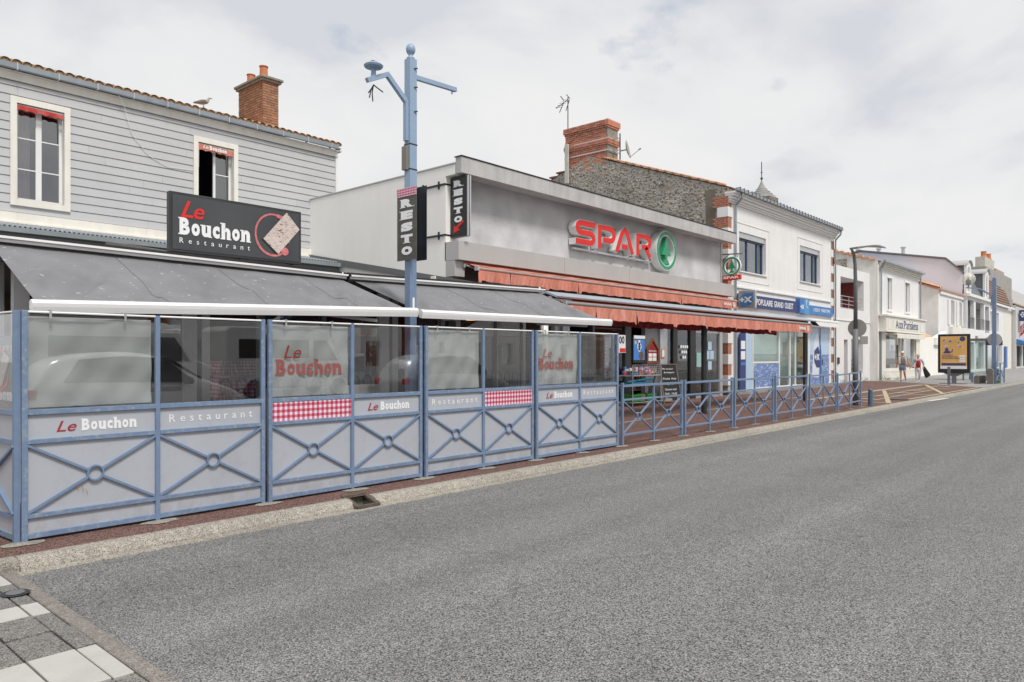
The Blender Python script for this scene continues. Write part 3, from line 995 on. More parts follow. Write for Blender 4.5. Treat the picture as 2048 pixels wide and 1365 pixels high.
def house_window(root, x0, x1, z0, z1, openleaf=False):
    c = MB()
    cw = .115
    c.box(x0, x0 + cw, FY - .05, FY + .03, z0, z1); c.box(x1 - cw, x1, FY - .05, FY + .03, z0, z1)
    c.box(x0 + cw, x1 - cw, FY - .05, FY + .03, z1 - .13, z1); c.box(x0 + cw, x1 - cw, FY - .05, FY + .03, z0, z0 + .12)
    # reveal lining
    c.box(x0 + cw - .02, x0 + cw, FY + .03, FY + .24, z0, z1); c.box(x1 - cw, x1 - cw + .02, FY + .03, FY + .24, z0, z1)
    c.box(x0 + cw, x1 - cw, FY + .03, FY + .24, z1 - .12, z1 - .1); c.box(x0 + cw, x1 - cw, FY + .03, FY + .24, z0 + .08, z0 + .1)
    w_ = c.build('window', M['offwhite'], root)
    a, b_ = x0 + cw, x1 - cw
    mid = (a + b_) / 2
    for i, (p, q) in enumerate(((a, mid), (mid, b_))):
        if openleaf and i == 0:
            # leaf swung inwards
            l = MB(); l.box(p + .01, p + .05, FY + .22, FY + .62, z0 + .12, z1 - .14)
            l.build('open_sash', M['whitepaint'], w_)
            continue
        l = MB()
        y0, y1 = FY + .13, FY + .17
        s = .055
        l.box(p, p + s, y0, y1, z0 + .12, z1 - .13); l.box(q - s, q, y0, y1, z0 + .12, z1 - .13)
        l.box(p + s, q - s, y0, y1, z1 - .19, z1 - .13); l.box(p + s, q - s, y0, y1, z0 + .12, z0 + .19)
        h = (z1 - z0 - .31)
        for k in (1, 2):
            l.box(p + s, q - s, y0 + .003, y1 - .003, z0 + .15 + h * k / 3 - .012, z0 + .15 + h * k / 3 + .012)
        l.build('sash', M['whitepaint'], w_)
        MB().box(p + s, q - s, FY + .148, FY + .152, z0 + .19, z1 - .19).build('pane', M['winglass'], w_)
    # thin curtains behind
    cu = MB()
    cu.grid(lambda u, v: (a + .02 + u * (.28 if not openleaf else .1) + (mid - a if openleaf else 0), FY + .23 + .015 * math.sin(u * 22), z0 + .15 + v * (z1 - z0 - .3)), 16, 2)
    cu.build('curtain', mat('sheer_curtain', (.50, .36, .38) if not openleaf else (.42, .42, .5), .9, var=.1), w_)
    return w_


house_window(house, *[wins[0][0], wins[0][1], wins[0][2], wins[0][3]])
house_window(house, *[wins[1][0], wins[1][1], wins[1][2], wins[1][3]], openleaf=True)
# retracted window canopies with a red pelmet
for i, (a, b_, c, d) in enumerate(wins):
    t = empty('window_canopy', ((a + b_) / 2, FY - .03, d - .2),
              ['small folded faded red window awning with white cassette over the leftmost upstairs window',
               'small folded red window awning lettered in white above the half open upstairs window'][i], 'awning', 'retracted awnings over the upstairs windows')
    MB().box(a + .10, b_ - .12, FY - .015, FY + .09, d - .19, d - .15).build('cassette', M['whitepaint'], t)
    hgt = .11 if i == 0 else .16

    def pel(u, v, a=a, b_=b_, d=d, hgt=hgt):
        sc_ = .025 * abs(math.sin(u * math.pi * 5))
        return (a + .11 + u * (b_ - a - .24), FY - .045 + .012 * math.sin(u * 19) * v, d - .17 - v * (hgt - sc_) - .02 * u)
    MB().grid(pel, 40, 3).build('pelmet', M['redcloth'] if i else cloth_red('red_pelmet', (.50, .05, .04), .5), t, solid=.004)
    for xx in (a + .13, b_ - .15):
        MB().tube([(xx, FY - .03, d - .2), (xx + .005, FY - .01, d - .75)], .008, 6).build('arm', M['alu'], t)
    if i == 1:
        text_obj('lettering', 'Le', (a + .22, FY - .066, d - .27), (1, 0, -.02), (0, 0, 1), .14, .08, M['whitetext'], t, shear=.3, bold=.02)
        slab_word(MB(), 'Bouchon', (a + .39, FY - .066, d - .285), (1, 0, -.02), (0, 0, 1), .44, .105, bold=.06).build('lettering', M['whitetext'], t)
tag(MB().tube([(6.4, FY - .18, 7.38), (6.55, FY - .1, 7.2), (6.75, FY - .03, 6.6), (7.1, FY - .02, 6.2), (7.55, FY - .02, 6.0), (8.2, FY - .03, 6.05)], .006, 6).build('cable', M['whitepaint']),
    'thin white cable drooping from the gutter to the half open upstairs window', 'cable')

# chimney of the restaurant house
ch = empty('chimney', (10.72, 19.3, 7.6), 'orange brick chimney with a mossy cap and two terracotta pots on the restaurant roof', 'chimney')
MB().box(10.50, 10.94, 18.62, 19.94, 7.4, 9.10).build('core', M['mortar'], ch)
brick_courses(ch, 'brick', 10.48, 10.96, 18.6, 19.96, 7.55, 22, .0705, M['brickor'], bl=.215, gap=.013, faces='xy', depth=.09)
cp = MB(); cp.box(10.42, 11.02, 18.54, 20.02, 9.10, 9.16); cp.box(10.38, 11.06, 18.50, 20.06, 9.16, 9.23)
cp.build('cap', M['lichen'], ch, bevel=.012)
for i, yy in enumerate((18.95, 19.65)):
    h = .40 if i == 0 else .34
    MB().lathe((10.70, yy, 9.23), [(.115, 0), (.11, h * .5), (.105, h * .93), (.125, h * .95), (.125, h), (.095, h), (.09, h * .6)], 16).build('chimney_pot', M['terracotta'], ch, smooth=False)
MB().box(10.40, 11.0, 18.5, 19.0, 7.62, 7.74).build('flashing', M['lichen'], ch, bevel=.02)

# ---------------------------------------------- terrace veranda in front of that house
ver = empty('terrace_veranda', (6.5, 8.8, 0), 'glazed restaurant terrace room with pale posts and a corrugated sheet roof behind the awnings', 'building')
# corrugated lean-to sheet and its gutter
def corr(u, v):
    xx = 1.0 + u * 10.4
    return (xx, 16.32 + v * 1.48, 3.955 + v * .27 + .018 * math.sin(xx * 2 * math.pi / .076 * .9))


MB().grid(corr, 1100, 1).build('corrugated_sheet', M['zinc'], ver, solid=.004)
MB().box(1.0, 11.4, 16.26, 16.36, 3.84, 3.935).build('gutter', mat('dull_gutter', (.22, .25, .26), .6, var=.1), ver)
MB().beam((5.67, 16.2, 3.79), (5.9, 9.2, 2.64), .10, .10).build('sloping_beam', mat('taupe_beam', (.20, .19, .175), .7, var=.1), ver)
fl = MB()
fl.add([(11.46, 17.8, 4.31), (11.46, 9.2, 2.72), (11.46, 9.2, 2.58), (11.46, 17.8, 4.14), (11.40, 17.8, 4.31), (11.40, 9.2, 2.72), (11.40, 9.2, 2.58), (11.40, 17.8, 4.14)],
       [(0, 1, 2, 3), (7, 6, 5, 4), (4, 5, 1, 0), (6, 7, 3, 2), (5, 6, 2, 1)])
fl.build('wall_flashing', M['slategrey'], ver)
r_ = MB(); r_.box(1.0, 11.38, 8.78, 16.4, 2.52, 2.60); r_.box(1.0, 11.4, 16.40, 16.48, 2.6, 3.9)
r_.build('roof', M['slategrey'], ver)
MB().box(1.0, 11.38, 8.62, 8.78, 2.44, 2.58).build('front_beam', M['slategrey'], ver)
# floor, back wall, inside
MB().box(1.0, 11.38, 8.9, 14.5, .0, .40).build('floor', M['floorin'], ver)
iw = MB(); iw.box(1.0, 8.0, 14.5, 14.6, 0, 2.5); iw.box(11.30, 11.38, 8.9, 14.5, 0, 2.5); iw.box(1.0, 8.0, 14.42, 14.5, 0, 1.0)
iw.build('inner_wall', mat('brown_inner_wall', (.15, .12, .10), .7, var=.2), ver)
MB().box(8.0, 11.3, 12.4, 12.5, 0, 2.5).build('red_inner_wall', M['darkred'], ver)
MB().box(7.58, 8.0, 8.80, 8.86, 0, 2.44).build('slatted_panel', mat('brown_slats', (.14, .11, .095), .7, var=.1), ver)
for k in range(12):
    MB().box(7.60, 7.98, 8.785, 8.80, .2 + k * .185, .2 + k * .185 + .165).build('slat', mat('brown_slat', (.15, .12, .10), .7, var=.1) if k == 0 else bpy.data.materials['brown_slat'], ver)
# posts and window frames of the front, at their widths
for (a, b_, mm, nm) in ((2.16, 2.30, 'pvc', 'post'), (2.02, 2.08, 'alu', 'post'), (3.88, 4.04, 'pvc', 'post'), (4.04, 4.10, 'slategrey', 'frame'), (4.10, 4.20, 'alu', 'frame'), (4.86, 4.93, 'slategrey', 'frame'),
                        (5.80, 5.86, 'slategrey', 'frame'), (6.80, 6.96, 'pvc', 'post'), (6.96, 7.02, 'slategrey', 'frame'), (7.02, 7.13, 'alu', 'frame'), (8.02, 8.10, 'greyframe', 'frame'),
                        (8.18, 8.30, 'slategrey', 'frame'), (8.34, 8.45, 'pvc', 'post'), (9.33, 9.36, 'greyframe', 'frame'), (10.02, 10.10, 'greyframe', 'frame'), (10.95, 11.10, 'slategrey', 'post'), (11.2, 11.38, 'greyframe', 'post')):
    MB().box(a, b_, 8.70, 8.80, 0, 2.44).build(nm, M[mm], ver)
for (a, b_, zz0) in ((2.30, 3.90, .9), (4.93, 5.80, .9), (5.86, 6.80, .9)):
    MB().box(a, b_, 8.74, 8.745, zz0, 2.44).build('window_pane', M['winglass'], ver)
    MB().grid(lambda u, v: (a + u * (b_ - a), 8.72 + .012 * math.sin(u * 40), v * 1.08), 60, 1).build('half_curtain', M['offwhite'] if False else mat('pale_skirt', (.52, .52, .53), .8, var=.08), ver)
MB().box(3.2, 3.9, 8.755, 8.77, 1.05, 2.44).build('brown_reflection', mat('brown_reflection', (.11, .085, .07), .7), ver)  # brown sheet added behind the pane, painting in the reflection seen there
for (a, b_) in ((8.45, 9.33), (9.36, 10.02)):
    MB().box(a, b_, 8.74, 8.745, .9, 2.44).build('window_pane', M['shopglass'], ver)
MB().lathe((10.49, 8.6, 0), [(.085, 0), (.085, 2.5)], 18).build('round_post', M['pvc'], ver, smooth=True)
for (xx, yy) in ((8.9, 10.2), (9.6, 10.6), (10.6, 10.6), (9.2, 11.6)):
    t = empty('pendant_lamp', (xx, yy, 2.25), {8.9: 'leftmost warm pendant lamp in the dark red dining room', 9.6: 'second warm pendant lamp in the dark red dining room', 10.6: 'pendant lamp right beside the round white terrace post', 9.2: 'deepest of the warm pendant lamps against the red wall'}[xx], 'lamp', 'pendant lamps in the dining room')
    MB().lathe((xx, yy, 2.22), [(.03, .10), (.10, .02), (.11, 0), (.08, .01)], 14).build('shade', M['warmlamp'], t)
    MB().tube([(xx, yy, 2.24), (xx, yy, 2.52)], .006, 5).build('cord', M['black'], t)

# gingham tables and chairs inside the open terrace doors
def drape(cx, cy, hx, hy, zt, drop, n=48):
    pts = []
    for k in range(n):
        a = 2 * math.pi * k / n
        c, s = math.cos(a), math.sin(a)
        k_ = 1 / max(abs(c), abs(s))
        pts.append((cx + c * k_ * hx, cy + s * k_ * hy, c, s))
    V = [(cx, cy, zt)] + [(p[0], p[1], zt) for p in pts] + [(p[0] + p[2] * .03 * (1 + math.sin(i * 1.7)), p[1] + p[3] * .03 * (1 + math.sin(i * 1.7)), zt - drop * (1 + .5 * (i % (n // 4) in (5, 6, 7)))) for i, p in enumerate(pts)]
    F = [(0, 1 + i, 1 + (i + 1) % n) for i in range(n)] + [(1 + i, 1 + n + i, 1 + n + (i + 1) % n, 1 + (i + 1) % n) for i in range(n)]
    return MB().add(V, F)


TB = [(5.05, 9.75, .40, 'table with a red gingham cloth just inside the open terrace door'), (6.0, 8.0, 0, 'table with a gingham cloth behind the clear screen left of the tall blue post'),
      (6.15, 11.9, .62, 'deeper gingham table seen through the open terrace door'), (5.75, 10.6, .40, 'middle gingham table inside the open terrace door')]
tab = None
for (xx, yy, zf, lab) in TB:
    if tab is None:
        tab = empty('dining_table', (xx, yy, zf), lab, 'table', 'gingham tables')
        MB().box(xx - .36, xx + .36, yy - .33, yy + .33, zf + .74, zf + .77).build('tabletop', M['wood'], tab)
        for (sx_, sy_) in ((-.3, -.28), (.3, -.28), (-.3, .28), (.3, .28)):
            MB().box(xx + sx_ - .02, xx + sx_ + .02, yy + sy_ - .02, yy + sy_ + .02, zf, zf + .74).build('leg', M['black'], tab)
    else:
        shift_copy(tab, (xx - TB[0][0], yy - TB[0][1], zf - TB[0][2]), None, lab)
    tag(drape(xx, yy, .40, .37, zf + .785, .24).build('tablecloth', M['gingham_cloth']), 'red gingham cloth on the ' + lab.replace(' with a red gingham cloth', '').replace(' with a gingham cloth', '').replace('gingham ', ''), 'tablecloth', 'gingham tablecloths')
MB().box(5.4, 7.2, 11.2, 13.2, .40, .62).build('floor_step', M['floorin'], ver)


def bistro_chair(x_, y_, rz, lab):
    t_ = empty('bistro_chair', (x_, y_, 0), lab, 'chair', 'bistro chairs on the terrace')
    q = [MB().tube([(x_ - .2, y_ + .18, .45), (x_ - .21, y_ + .24, .78), (x_ - .14, y_ + .27, .92), (x_, y_ + .29, .95), (x_ + .14, y_ + .27, .92), (x_ + .21, y_ + .24, .78), (x_ + .2, y_ + .18, .45)], .013, 6).build('back_frame', M['alu'], t_),
         MB().grid(lambda u, v: (x_ - .18 + u * .36, y_ + .22 + .05 * v + .02 * math.sin(u * math.pi), .62 + v * .28), 8, 4).build('backrest', M['darkmetal'], t_, solid=.008),
         MB().box(x_ - .2, x_ + .2, y_ - .2, y_ + .2, .44, .47).build('seat', M['darkmetal'], t_, bevel=.01)]
    for (sx_, sy_) in ((-.18, -.18), (.18, -.18), (-.18, .18), (.18, .18)):
        MB().tube([(x_ + sx_, y_ + sy_, .45), (x_ + sx_ * 1.1, y_ + sy_ * 1.15, 0)], .012, 6).build('leg', M['alu'], t_)
    t_.rotation_euler.z = rz
    return t_


bistro_chair(3.35, 7.75, 2.6, 'bistro chair peeking above the rail behind the first clear pane')
bistro_chair(4.25, 8.2, 3.0, 'bistro chair with bent metal back in front of the terrace door')
bistro_chair(5.55, 7.8, -1.2, 'dark backed chair behind the clear pane right of the lettered banner')
bistro_chair(7.9, 7.8, 3.3, 'bistro chair behind the clear screen beside the shop wall')

# ---------------------------------------------- supermarket: white side wall, concrete front
S = empty('supermarket_building', (18.5, 12.35, 0), 'low supermarket with a grey concrete front, overhanging beam and white rendered side wall', 'building')
sw = MB(); sw.box(11.47, 11.70, 12.30, 19.5, 0, 5.83)
sw.build('side_wall', M['whitewall'], S)
MB().box(11.45, 11.72, 11.98, 19.5, 5.835, 5.865).build('side_coping', M['metalband'], S)
MB().box(11.47, 11.70, 11.99, 12.295, 5.60, 5.83).build('side_wall_nib', M['whitewall'], S)
b_ = MB(); b_.box(11.47, 25.50, 11.78, 11.98, 5.60, 5.97)
b_.build('overhang_beam', M['beam'], S, bevel=.008)
MB().box(11.45, 25.52, 11.76, 12.0, 5.972, 5.992).build('beam_coping', M['darkmetal'], S)
MB().box(11.705, 25.45, 11.985, 12.62, 5.655, 5.70).build('soffit', M['concrete'], S)
MB().box(11.705, 25.50, 11.99, 19.5, 5.72, 5.80).build('roof_slab', M['slategrey'], S)
MB().box(11.705, 25.35, 12.34, 12.54, 3.55, 5.652).build('front_wall', M['concrete'], S)
MB().box(25.36, 25.50, 12.32, 12.56, 0, 5.652).build('end_pier', M['metalband'], S)
# metal band below the lettering, sheet by sheet
for (a, c) in ((11.47, 15.35), (15.36, 18.48), (18.49, 21.9), (21.91, 25.55)):
    MB().box(a, c, 11.87, 12.33, 3.66 - .0, 4.09).build('metal_panel', M['metalband'], S, bevel=.004)
MB().box(11.47, 11.78, 12.0, 12.3, 3.30, 3.655).build('awning_box_end', M['metalband'], S)
MB().box(11.705, 25.35, 12.30, 12.33, 2.86, 3.655).build('lintel', mat('brown_grey_lintel', (.115, .10, .10), .6, var=.1), S)
# shopfront
fr = [(11.75, 11.95, 'slategrey'), (13.0, 13.1, 'darkmetal'), (14.6, 14.75, 'darkmetal'), (15.9, 16.1, 'greyframe'), (17.2, 17.3, 'darkmetal'),
      (18.9, 19.22, 'darkmetal'), (20.02, 20.78, 'slategrey'), (20.95, 21.18, 'greyframe'), (21.18, 21.40, 'alu'), (21.80, 22.07, 'black'),
      (22.97, 23.36, 'black'), (25.18, 25.34, 'alu')]
for (a, c, mm) in fr:
    MB().box(a, c, 12.28, 12.42, 0, 2.86).build('pillar' if c - a > .3 else 'door_frame', M[mm], S)
for (a, c) in ((13.1, 14.6), (14.75, 15.9), (17.3, 18.9), (21.40, 21.80), (22.07, 22.97), (23.36, 25.18)):
    MB().box(a, c, 12.34, 12.346, .08, 2.84).build('shop_pane', M['shopglass'], S)
    MB().box(a, c, 12.31, 12.38, 0, .08).build('bottom_rail', M['alu'], S)
    if a > 22.5: MB().box(a, c, 12.31, 12.38, 2.3, 2.36).build('transom', M['alu'], S)
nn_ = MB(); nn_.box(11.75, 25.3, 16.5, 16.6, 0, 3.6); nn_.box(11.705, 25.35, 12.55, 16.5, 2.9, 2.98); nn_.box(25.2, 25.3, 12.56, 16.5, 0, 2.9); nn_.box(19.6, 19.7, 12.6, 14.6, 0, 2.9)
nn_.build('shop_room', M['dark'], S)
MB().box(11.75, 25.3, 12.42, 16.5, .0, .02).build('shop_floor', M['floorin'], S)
# stacked shelving seen through the glass
for i, (xx, yy, wd) in enumerate(((14.2, 13.6, 1.6), (17.2, 13.4, 1.2), (16.0, 15.5, 2.4), (23.0, 14.8, 1.8), (12.6, 14.0, 1.4))):
    t = empty('shop_shelf', (xx, yy, 0), ['shop shelf stacked with small goods behind the terrace glass', 'shelf of bright packets just inside the shop entrance', 'long shelf of goods at the back of the shop', 'dark shelf of groceries behind the right hand shop window', 'shelf of jars behind the grey awning end'][i], 'shelf')
    q = MB(); q.box(xx - wd / 2 - .03, xx - wd / 2, yy - .2, yy + .2, 0, 1.9); q.box(xx + wd / 2, xx + wd / 2 + .03, yy - .2, yy + .2, 0, 1.9)
    q.build('upright', M['greyframe'], t)
    for k in range(5):
        MB().box(xx - wd / 2, xx + wd / 2, yy - .2, yy + .2, .2 + k * .38, .23 + k * .38).build('shelf_board', M['greyframe'], t)
        q = MB(); x_ = xx - wd / 2 + .02
        cols = ['pk0', 'pk1', 'pk2', 'pk3', 'pk4']
        while x_ < xx + wd / 2 - .08:
            ww = random.uniform(.05, .12)
            q.m = random.randrange(5)
            q.box(x_, x_ + ww * .9, yy - .18, yy + .05, .23 + k * .38, .23 + k * .38 + random.uniform(.12, .3))
            x_ += ww
        if 'pk' not in M:
            M['pk'] = [mat('packet_red', (.4, .05, .04), .4), mat('packet_white', (.6, .6, .58), .4), mat('packet_blue', (.05, .12, .35), .4), mat('packet_green', (.07, .25, .07), .4), mat('packet_orange', (.6, .25, .05), .4)]
        q.build('packets', M['pk'], t)['kind'] = 'stuff'

# big red letters, each a part of the wall sign, and the round fir-tree emblem
sg = empty('supermarket_sign', (18.5, 12.25, 4.5), 'large red SPAR letters and round green fir tree emblem on the concrete front', 'sign')
lw_ = .150
H0, H1 = 4.55, 5.27
def Lr(name, strokes, x0, x1, wd=lw_):
    Wd = x1 - x0; Hh = H1 - H0
    a_, c_ = MB(), MB()
    for st in strokes:
        pts = [(x0 + p[0] * Wd, H0 + p[1] * Hh) for p in st]
        a_.ribbon(pts, wd, (0, 12.06, 0), (1, 0, 0), (0, 0, 1), (0, -.012, 0))
        c_.ribbon(pts, wd + .02, (0, 12.30, 0), (1, 0, 0), (0, 0, 1), (0, -.238, 0))
    l = c_.build('letter', M['pvc'], sg)
    WL[l] = WL[sg]
    a_.build('letter_face', M['redsign'], l)


Lr('S', [[(.98, .86), (.28, .86)] + arc(.28, .68, .2, .18, 90, 270, 6) + [(.28, .5), (.74, .5)] + arc(.74, .32, .18, .18, 90, -90, 6) + [(.74, .14), (.02, .14)]], 16.08, 17.0)
Lr('P', [[(.1, .0), (.1, .86), (.62, .86)] + arc(.66, .62, .22, .24, 90, -90, 6) + [(.62, .38), (.3, .38)]], 17.12, 18.06)
Lr('A', [[(.08, 0), (.36, .82), (.5, .95), (.64, .82), (.92, 0)], [(.36, .26), (.64, .26)]], 18.0, 19.02)
Lr('R', [[(.1, .0), (.1, .86), (.62, .86)] + arc(.66, .64, .22, .22, 90, -90, 6) + [(.62, .42), (.36, .42)], [(.60, .40), (.9, .0)]], 19.14, 20.04)
MB().box(16.2, 20.3, 12.20, 12.30, 4.44, 4.49).build('rail', M['alu'], sg)
def emblem(root, cx, cy, cz, r, d, facing='y', m1=M['green'], m2=M['pvc'], back=False):
    """ring with a fir tree; plane across Y (facing the street) or across X"""
    if facing == 'y': o, u, n_ = (cx, cy, cz), (1, 0, 0), (0, -1, 0)
    else: o, u, n_ = (cx, cy, cz), (0, -1, 0), (-1, 0, 0)
    v = (0, 0, 1)
    o = Vector(o); u = Vector(u); v = Vector(v); n_ = Vector(n_)
    base = MB()
    base.ribbon(arc(0, 0, r * .9, r * .9, 0, 360, 40)[:-1], r * .26, o, u, v, n_ * d, closed=True)
    e_ = base.build('emblem', m2, root)
    WL[e_] = WL[root]
    g_ = MB(); g_.ribbon(arc(0, 0, r * .90, r * .90, 0, 360, 40)[:-1], r * .17, o + n_ * (d + .002), u, v, n_ * .012, closed=True)
    g_.build('ring', m1, e_)
    tr = [(-.47, -.24), (-.20, .18), (0, .72), (.20, .18), (.47, -.24), (.11, -.20), (.11, -.42), (.24, -.6), (-.24, -.6), (-.11, -.42), (-.11, -.20)]
    tr = [(p[0] * r * .98, p[1] * r * 1.0) for p in tr]
    gg = MB(); gg.prism([tr[i] for i in (0, 1, 2, 3, 4)], o + n_ * d * .4, u, v, n_ * (d * .6))
    gg.prism([tr[i] for i in (5, 6, 9, 10)], o + n_ * d * .4, u, v, n_ * (d * .598))
    gg.prism([(-.11 * r, -.44 * r), (.11 * r, -.44 * r), (.34 * r, -.72 * r), (-.34 * r, -.72 * r)], o + n_ * d * .4, u, v, n_ * (d * .596))
    gg.build('fir_tree', m1, e_)
    return e_


emblem(sg, 20.93, 12.30, 4.88, .62, .26)

# projecting double sided sign of the supermarket
sg2 = empty('projecting_sign', (25.5, 12.3, 4.9), 'round green fir tree blade sign with a small red name plate on the corner bracket', 'sign')
bk = MB(); bk.beam((25.5, 12.38, 5.25), (25.5, 11.55, 5.22), .03, .04); bk.beam((25.5, 12.36, 4.2), (25.5, 12.36, 5.3), .04, .04); bk.beam((25.5, 12.36, 5.02), (25.5, 12.05, 5.23), .02, .02)
bk.beam((25.5, 11.72, 5.22), (25.5, 11.72, 5.1), .02, .02)
bk.build('bracket', M['slategrey'], sg2)
emblem(sg2, 25.5, 11.93, 4.78, .34, .08, 'x')
MB().box(25.42, 25.56, 11.60, 12.27, 4.28, 4.46).build('name_plate', M['redsign'], sg2, bevel=.01)
text_obj('lettering', 'SPAR', (25.415, 12.24, 4.325), (0, -1, 0), (0, 0, 1), .6, .09, M['whitetext'], sg2, bold=.03, depth=.006)

# meter box, wires
tag(MB().box(11.38, 11.465, 12.55, 12.72, 3.03, 3.33).build('meter_box', M['offwhite'], bevel=.008), 'small cream electrical box on the white side wall under the blade sign', 'electrical box')
tag(MB().tube([(11.42, 12.63, 3.03), (11.42, 12.64, 2.7), (11.43, 12.9, 2.65), (11.43, 14.0, 2.75)], .008, 5).build('wall_cable', M['offwhite']), 'thin cable running from the cream box along the white side wall', 'cable')

# ---------------------------------------------- bank with rubble gable
BY = 12.40
BX0, BX1 = 26.2, 37.95
B = empty('bank_building', (32, BY, 0), 'white rendered bank with a rubble stone gable, brick quoins and blue framed upstairs windows', 'building')
bw = [(27.08, 29.64, 4.80, 6.33), (33.41, 35.97, 4.88, 6.50)]
q = MB()
holes_wall(q, BX0 + .02, BX1 - .02, 0, 7.55, BY, BY + .35, [bw[0], bw[1], (26.78, 34.42, .1, 2.80), (34.62, 37.25, .05, 2.83)])
q.build('wall', M['white'], B)
gb = MB()
gb.prism([(BY + .02, 0), (BY + .02, 7.86), (19.0, 10.27), (27.5, 7.1), (27.5, 0)], (BX0, 0, 0), (0, 1, 0), (0, 0, 1), (.35, 0, 0))
gb.build('gable_wall', M['rubble'], B)
MB().box(BX0 - .012, BX0, BY + .55, BY + .95, 5.2, 7.9).build('render_strip', mat('brown_render_strip', (.17, .145, .11), .9, var=.15, scale=3, bmp=.4), B)
r_ = MB()
r_.add([(BX0, BY - .1, 7.88), (BX1, BY - .1, 7.88), (BX1, 19, 10.33), (BX0, 19, 10.33), (BX1, 27.5, 7.1), (BX0, 27.5, 7.1)], [(0, 1, 2, 3), (3, 2, 4, 5)])
roof2 = r_.build('roof', M['clay'], B)
WL[roof2] = WL[B]
k = 0
yy = BY + .15
while yy < 17.85:
    zz_ = 7.93 + (yy - BY - .02) * .3663
    MB().prism([(-.04, 0), (.12, 0), (.12, .05), (.04, .075), (-.04, .05)], (BX0, yy, zz_), (1, 0, 0), (0, 0, 1), (0, .40, .147 + .012)).build('roof_tile', M['clay'], roof2)
    yy += .37
for yy in (20.35, 20.75, 21.1, 21.5):
    MB().box(BX0 - .04, BX0 + .2, yy, yy + .38, 10.27 - (yy - 19) * .373, 10.33 - (yy - 19) * .373).build('roof_tile', M['claybrown'], roof2)
# cornice and gutter
q = MB()
for i, (dy, z0, z1) in enumerate(((.06, 7.30, 7.36), (.10, 7.363, 7.44), (.16, 7.443, 7.54), (.24, 7.543, 7.62), (.30, 7.623, 7.70))):
    q.box(BX0 - .04 - dy * .3, BX1 + dy * .3, BY - dy, BY + .1, z0, z1)
q.build('cornice', M['whitepaint'], B)
MB().box(BX0 - .1, BX1 + .1, BY - .42, BY - .30, 7.70, 7.80).build('gutter', M['zinc'], B)
for i in range(34):
    xx = BX0 + .1 + i * .35
    MB().box(xx - .012, xx + .012, BY - .44, BY - .22, 7.69, 7.85).build('gutter_bracket', M['slategrey'], B)
# quoins
def quoin(x0, x1, s_, z0, n, ph, side):
    for i in range(n):
        za = z0 + i * .40
        if i % 2 == ph:
            MB().box(x0 - .03, x1 + .06, BY - .035, BY + .42 if side else BY + .05, za + .01, za + .39).build('quoin_block', M['whitepaint'], B, bevel=.008)
        else:
            m_ = MB()
            for r in range(5):
                zb = za + r * .08
                if r % 2: cs = [(x0, (x0 + x1) / 2 - .006), ((x0 + x1) / 2 + .006, x1)]
                else: cs = [(x0, x1 - .09), (x1 - .078, x1)]
                for (c, d) in cs: m_.box(c, d, BY - .012, BY + .05, zb + .006, zb + .074)
                if side:
                    for c in range(3):
                        m_.box(x0 - .018, x0 + .02, BY + .052 + c * .19 - (.07 if r % 2 else 0), BY + .225 + c * .19 - (.07 if r % 2 else 0), zb + .006, zb + .074)
            m_.build('quoin_bricks', M['brick'], B)


quoin(26.10, 26.40, 0, .35, 18, 0, True)
quoin(37.50, 37.72, 0, .35, 18, 1, False)
MB().box(26.13, 26.38, BY - .002, BY + .3, .1, 7.3).build('mortar_bed', M['mortar'], B)
MB().box(37.52, 37.70, BY - .002, BY + .03, .1, 7.3).build('mortar_bed', M['mortar'], B)
for xx in (26.62, 37.92):
    MB().tube([(xx, BY - .36, 7.70), (xx, BY - .33, 7.5), (xx, BY - .09, 7.25), (xx, BY - .08, 6.9), (xx, BY - .08, .1)], .045, 8).build('downpipe', M['zinc'], B)
MB().box(37.74, 37.93, BY + .0, BY + .05, 0, 7.3).build('corner_strip', M['whitepaint'], B)
for (a, b_, c, d) in bw:
    q = MB()
    for (p0, p1, p2, p3) in ((a - .32, a - .29, c - .36, d + .32), (b_ + .29, b_ + .32, c - .36, d + .32)): q.box(p0, p1, BY - .018, BY, p2, p3)
    q.box(a - .32, b_ + .32, BY - .018, BY - .0, d + .325, d + .35); q.box(a - .32, b_ + .32, BY - .018, BY, c - .39, c - .365)
    q.build('window_surround', M['whitepaint'], B)
    w_ = MB()
    w_.box(a, a + .06, BY + .15, BY + .24, c, d - .22); w_.box(b_ - .06, b_, BY + .15, BY + .24, c, d - .22)
    for k in (1, 2):
        xx = a + (b_ - a) * (.42 if k == 1 else .80)
        w_.box(xx - .035, xx + .035, BY + .15, BY + .23, c, d - .22)
    w_.box(a + .06, b_ - .06, BY + .15, BY + .24, d - .28, d - .22); w_.box(a + .06, b_ - .06, BY + .15, BY + .24, c, c + .06)
    win = w_.build('window', M['windowblue'], B)
    MB().box(a + .06, b_ - .06, BY + .19, BY + .195, c + .06, d - .28).build('pane', M['winglass'], win)
    MB().box(a, b_, BY + .05, BY + .28, d - .215, d).build('shutter_box', M['alu'], win)
    MB().box(a - .05, b_ + .05, BY - .06, BY + .15, c - .05, c - .003).build('sill', M['whitepaint'], win)
    MB().box(a + .2, a + .75, BY + .30, BY + .31, c, d - .25).build('curtain', mat('pale_curtain', (.5, .5, .48), .8), win)
    q = MB(); q.box(a, b_, BY + .36, BY + .8, c, d); q.build('dim_room', M['dark'], win)
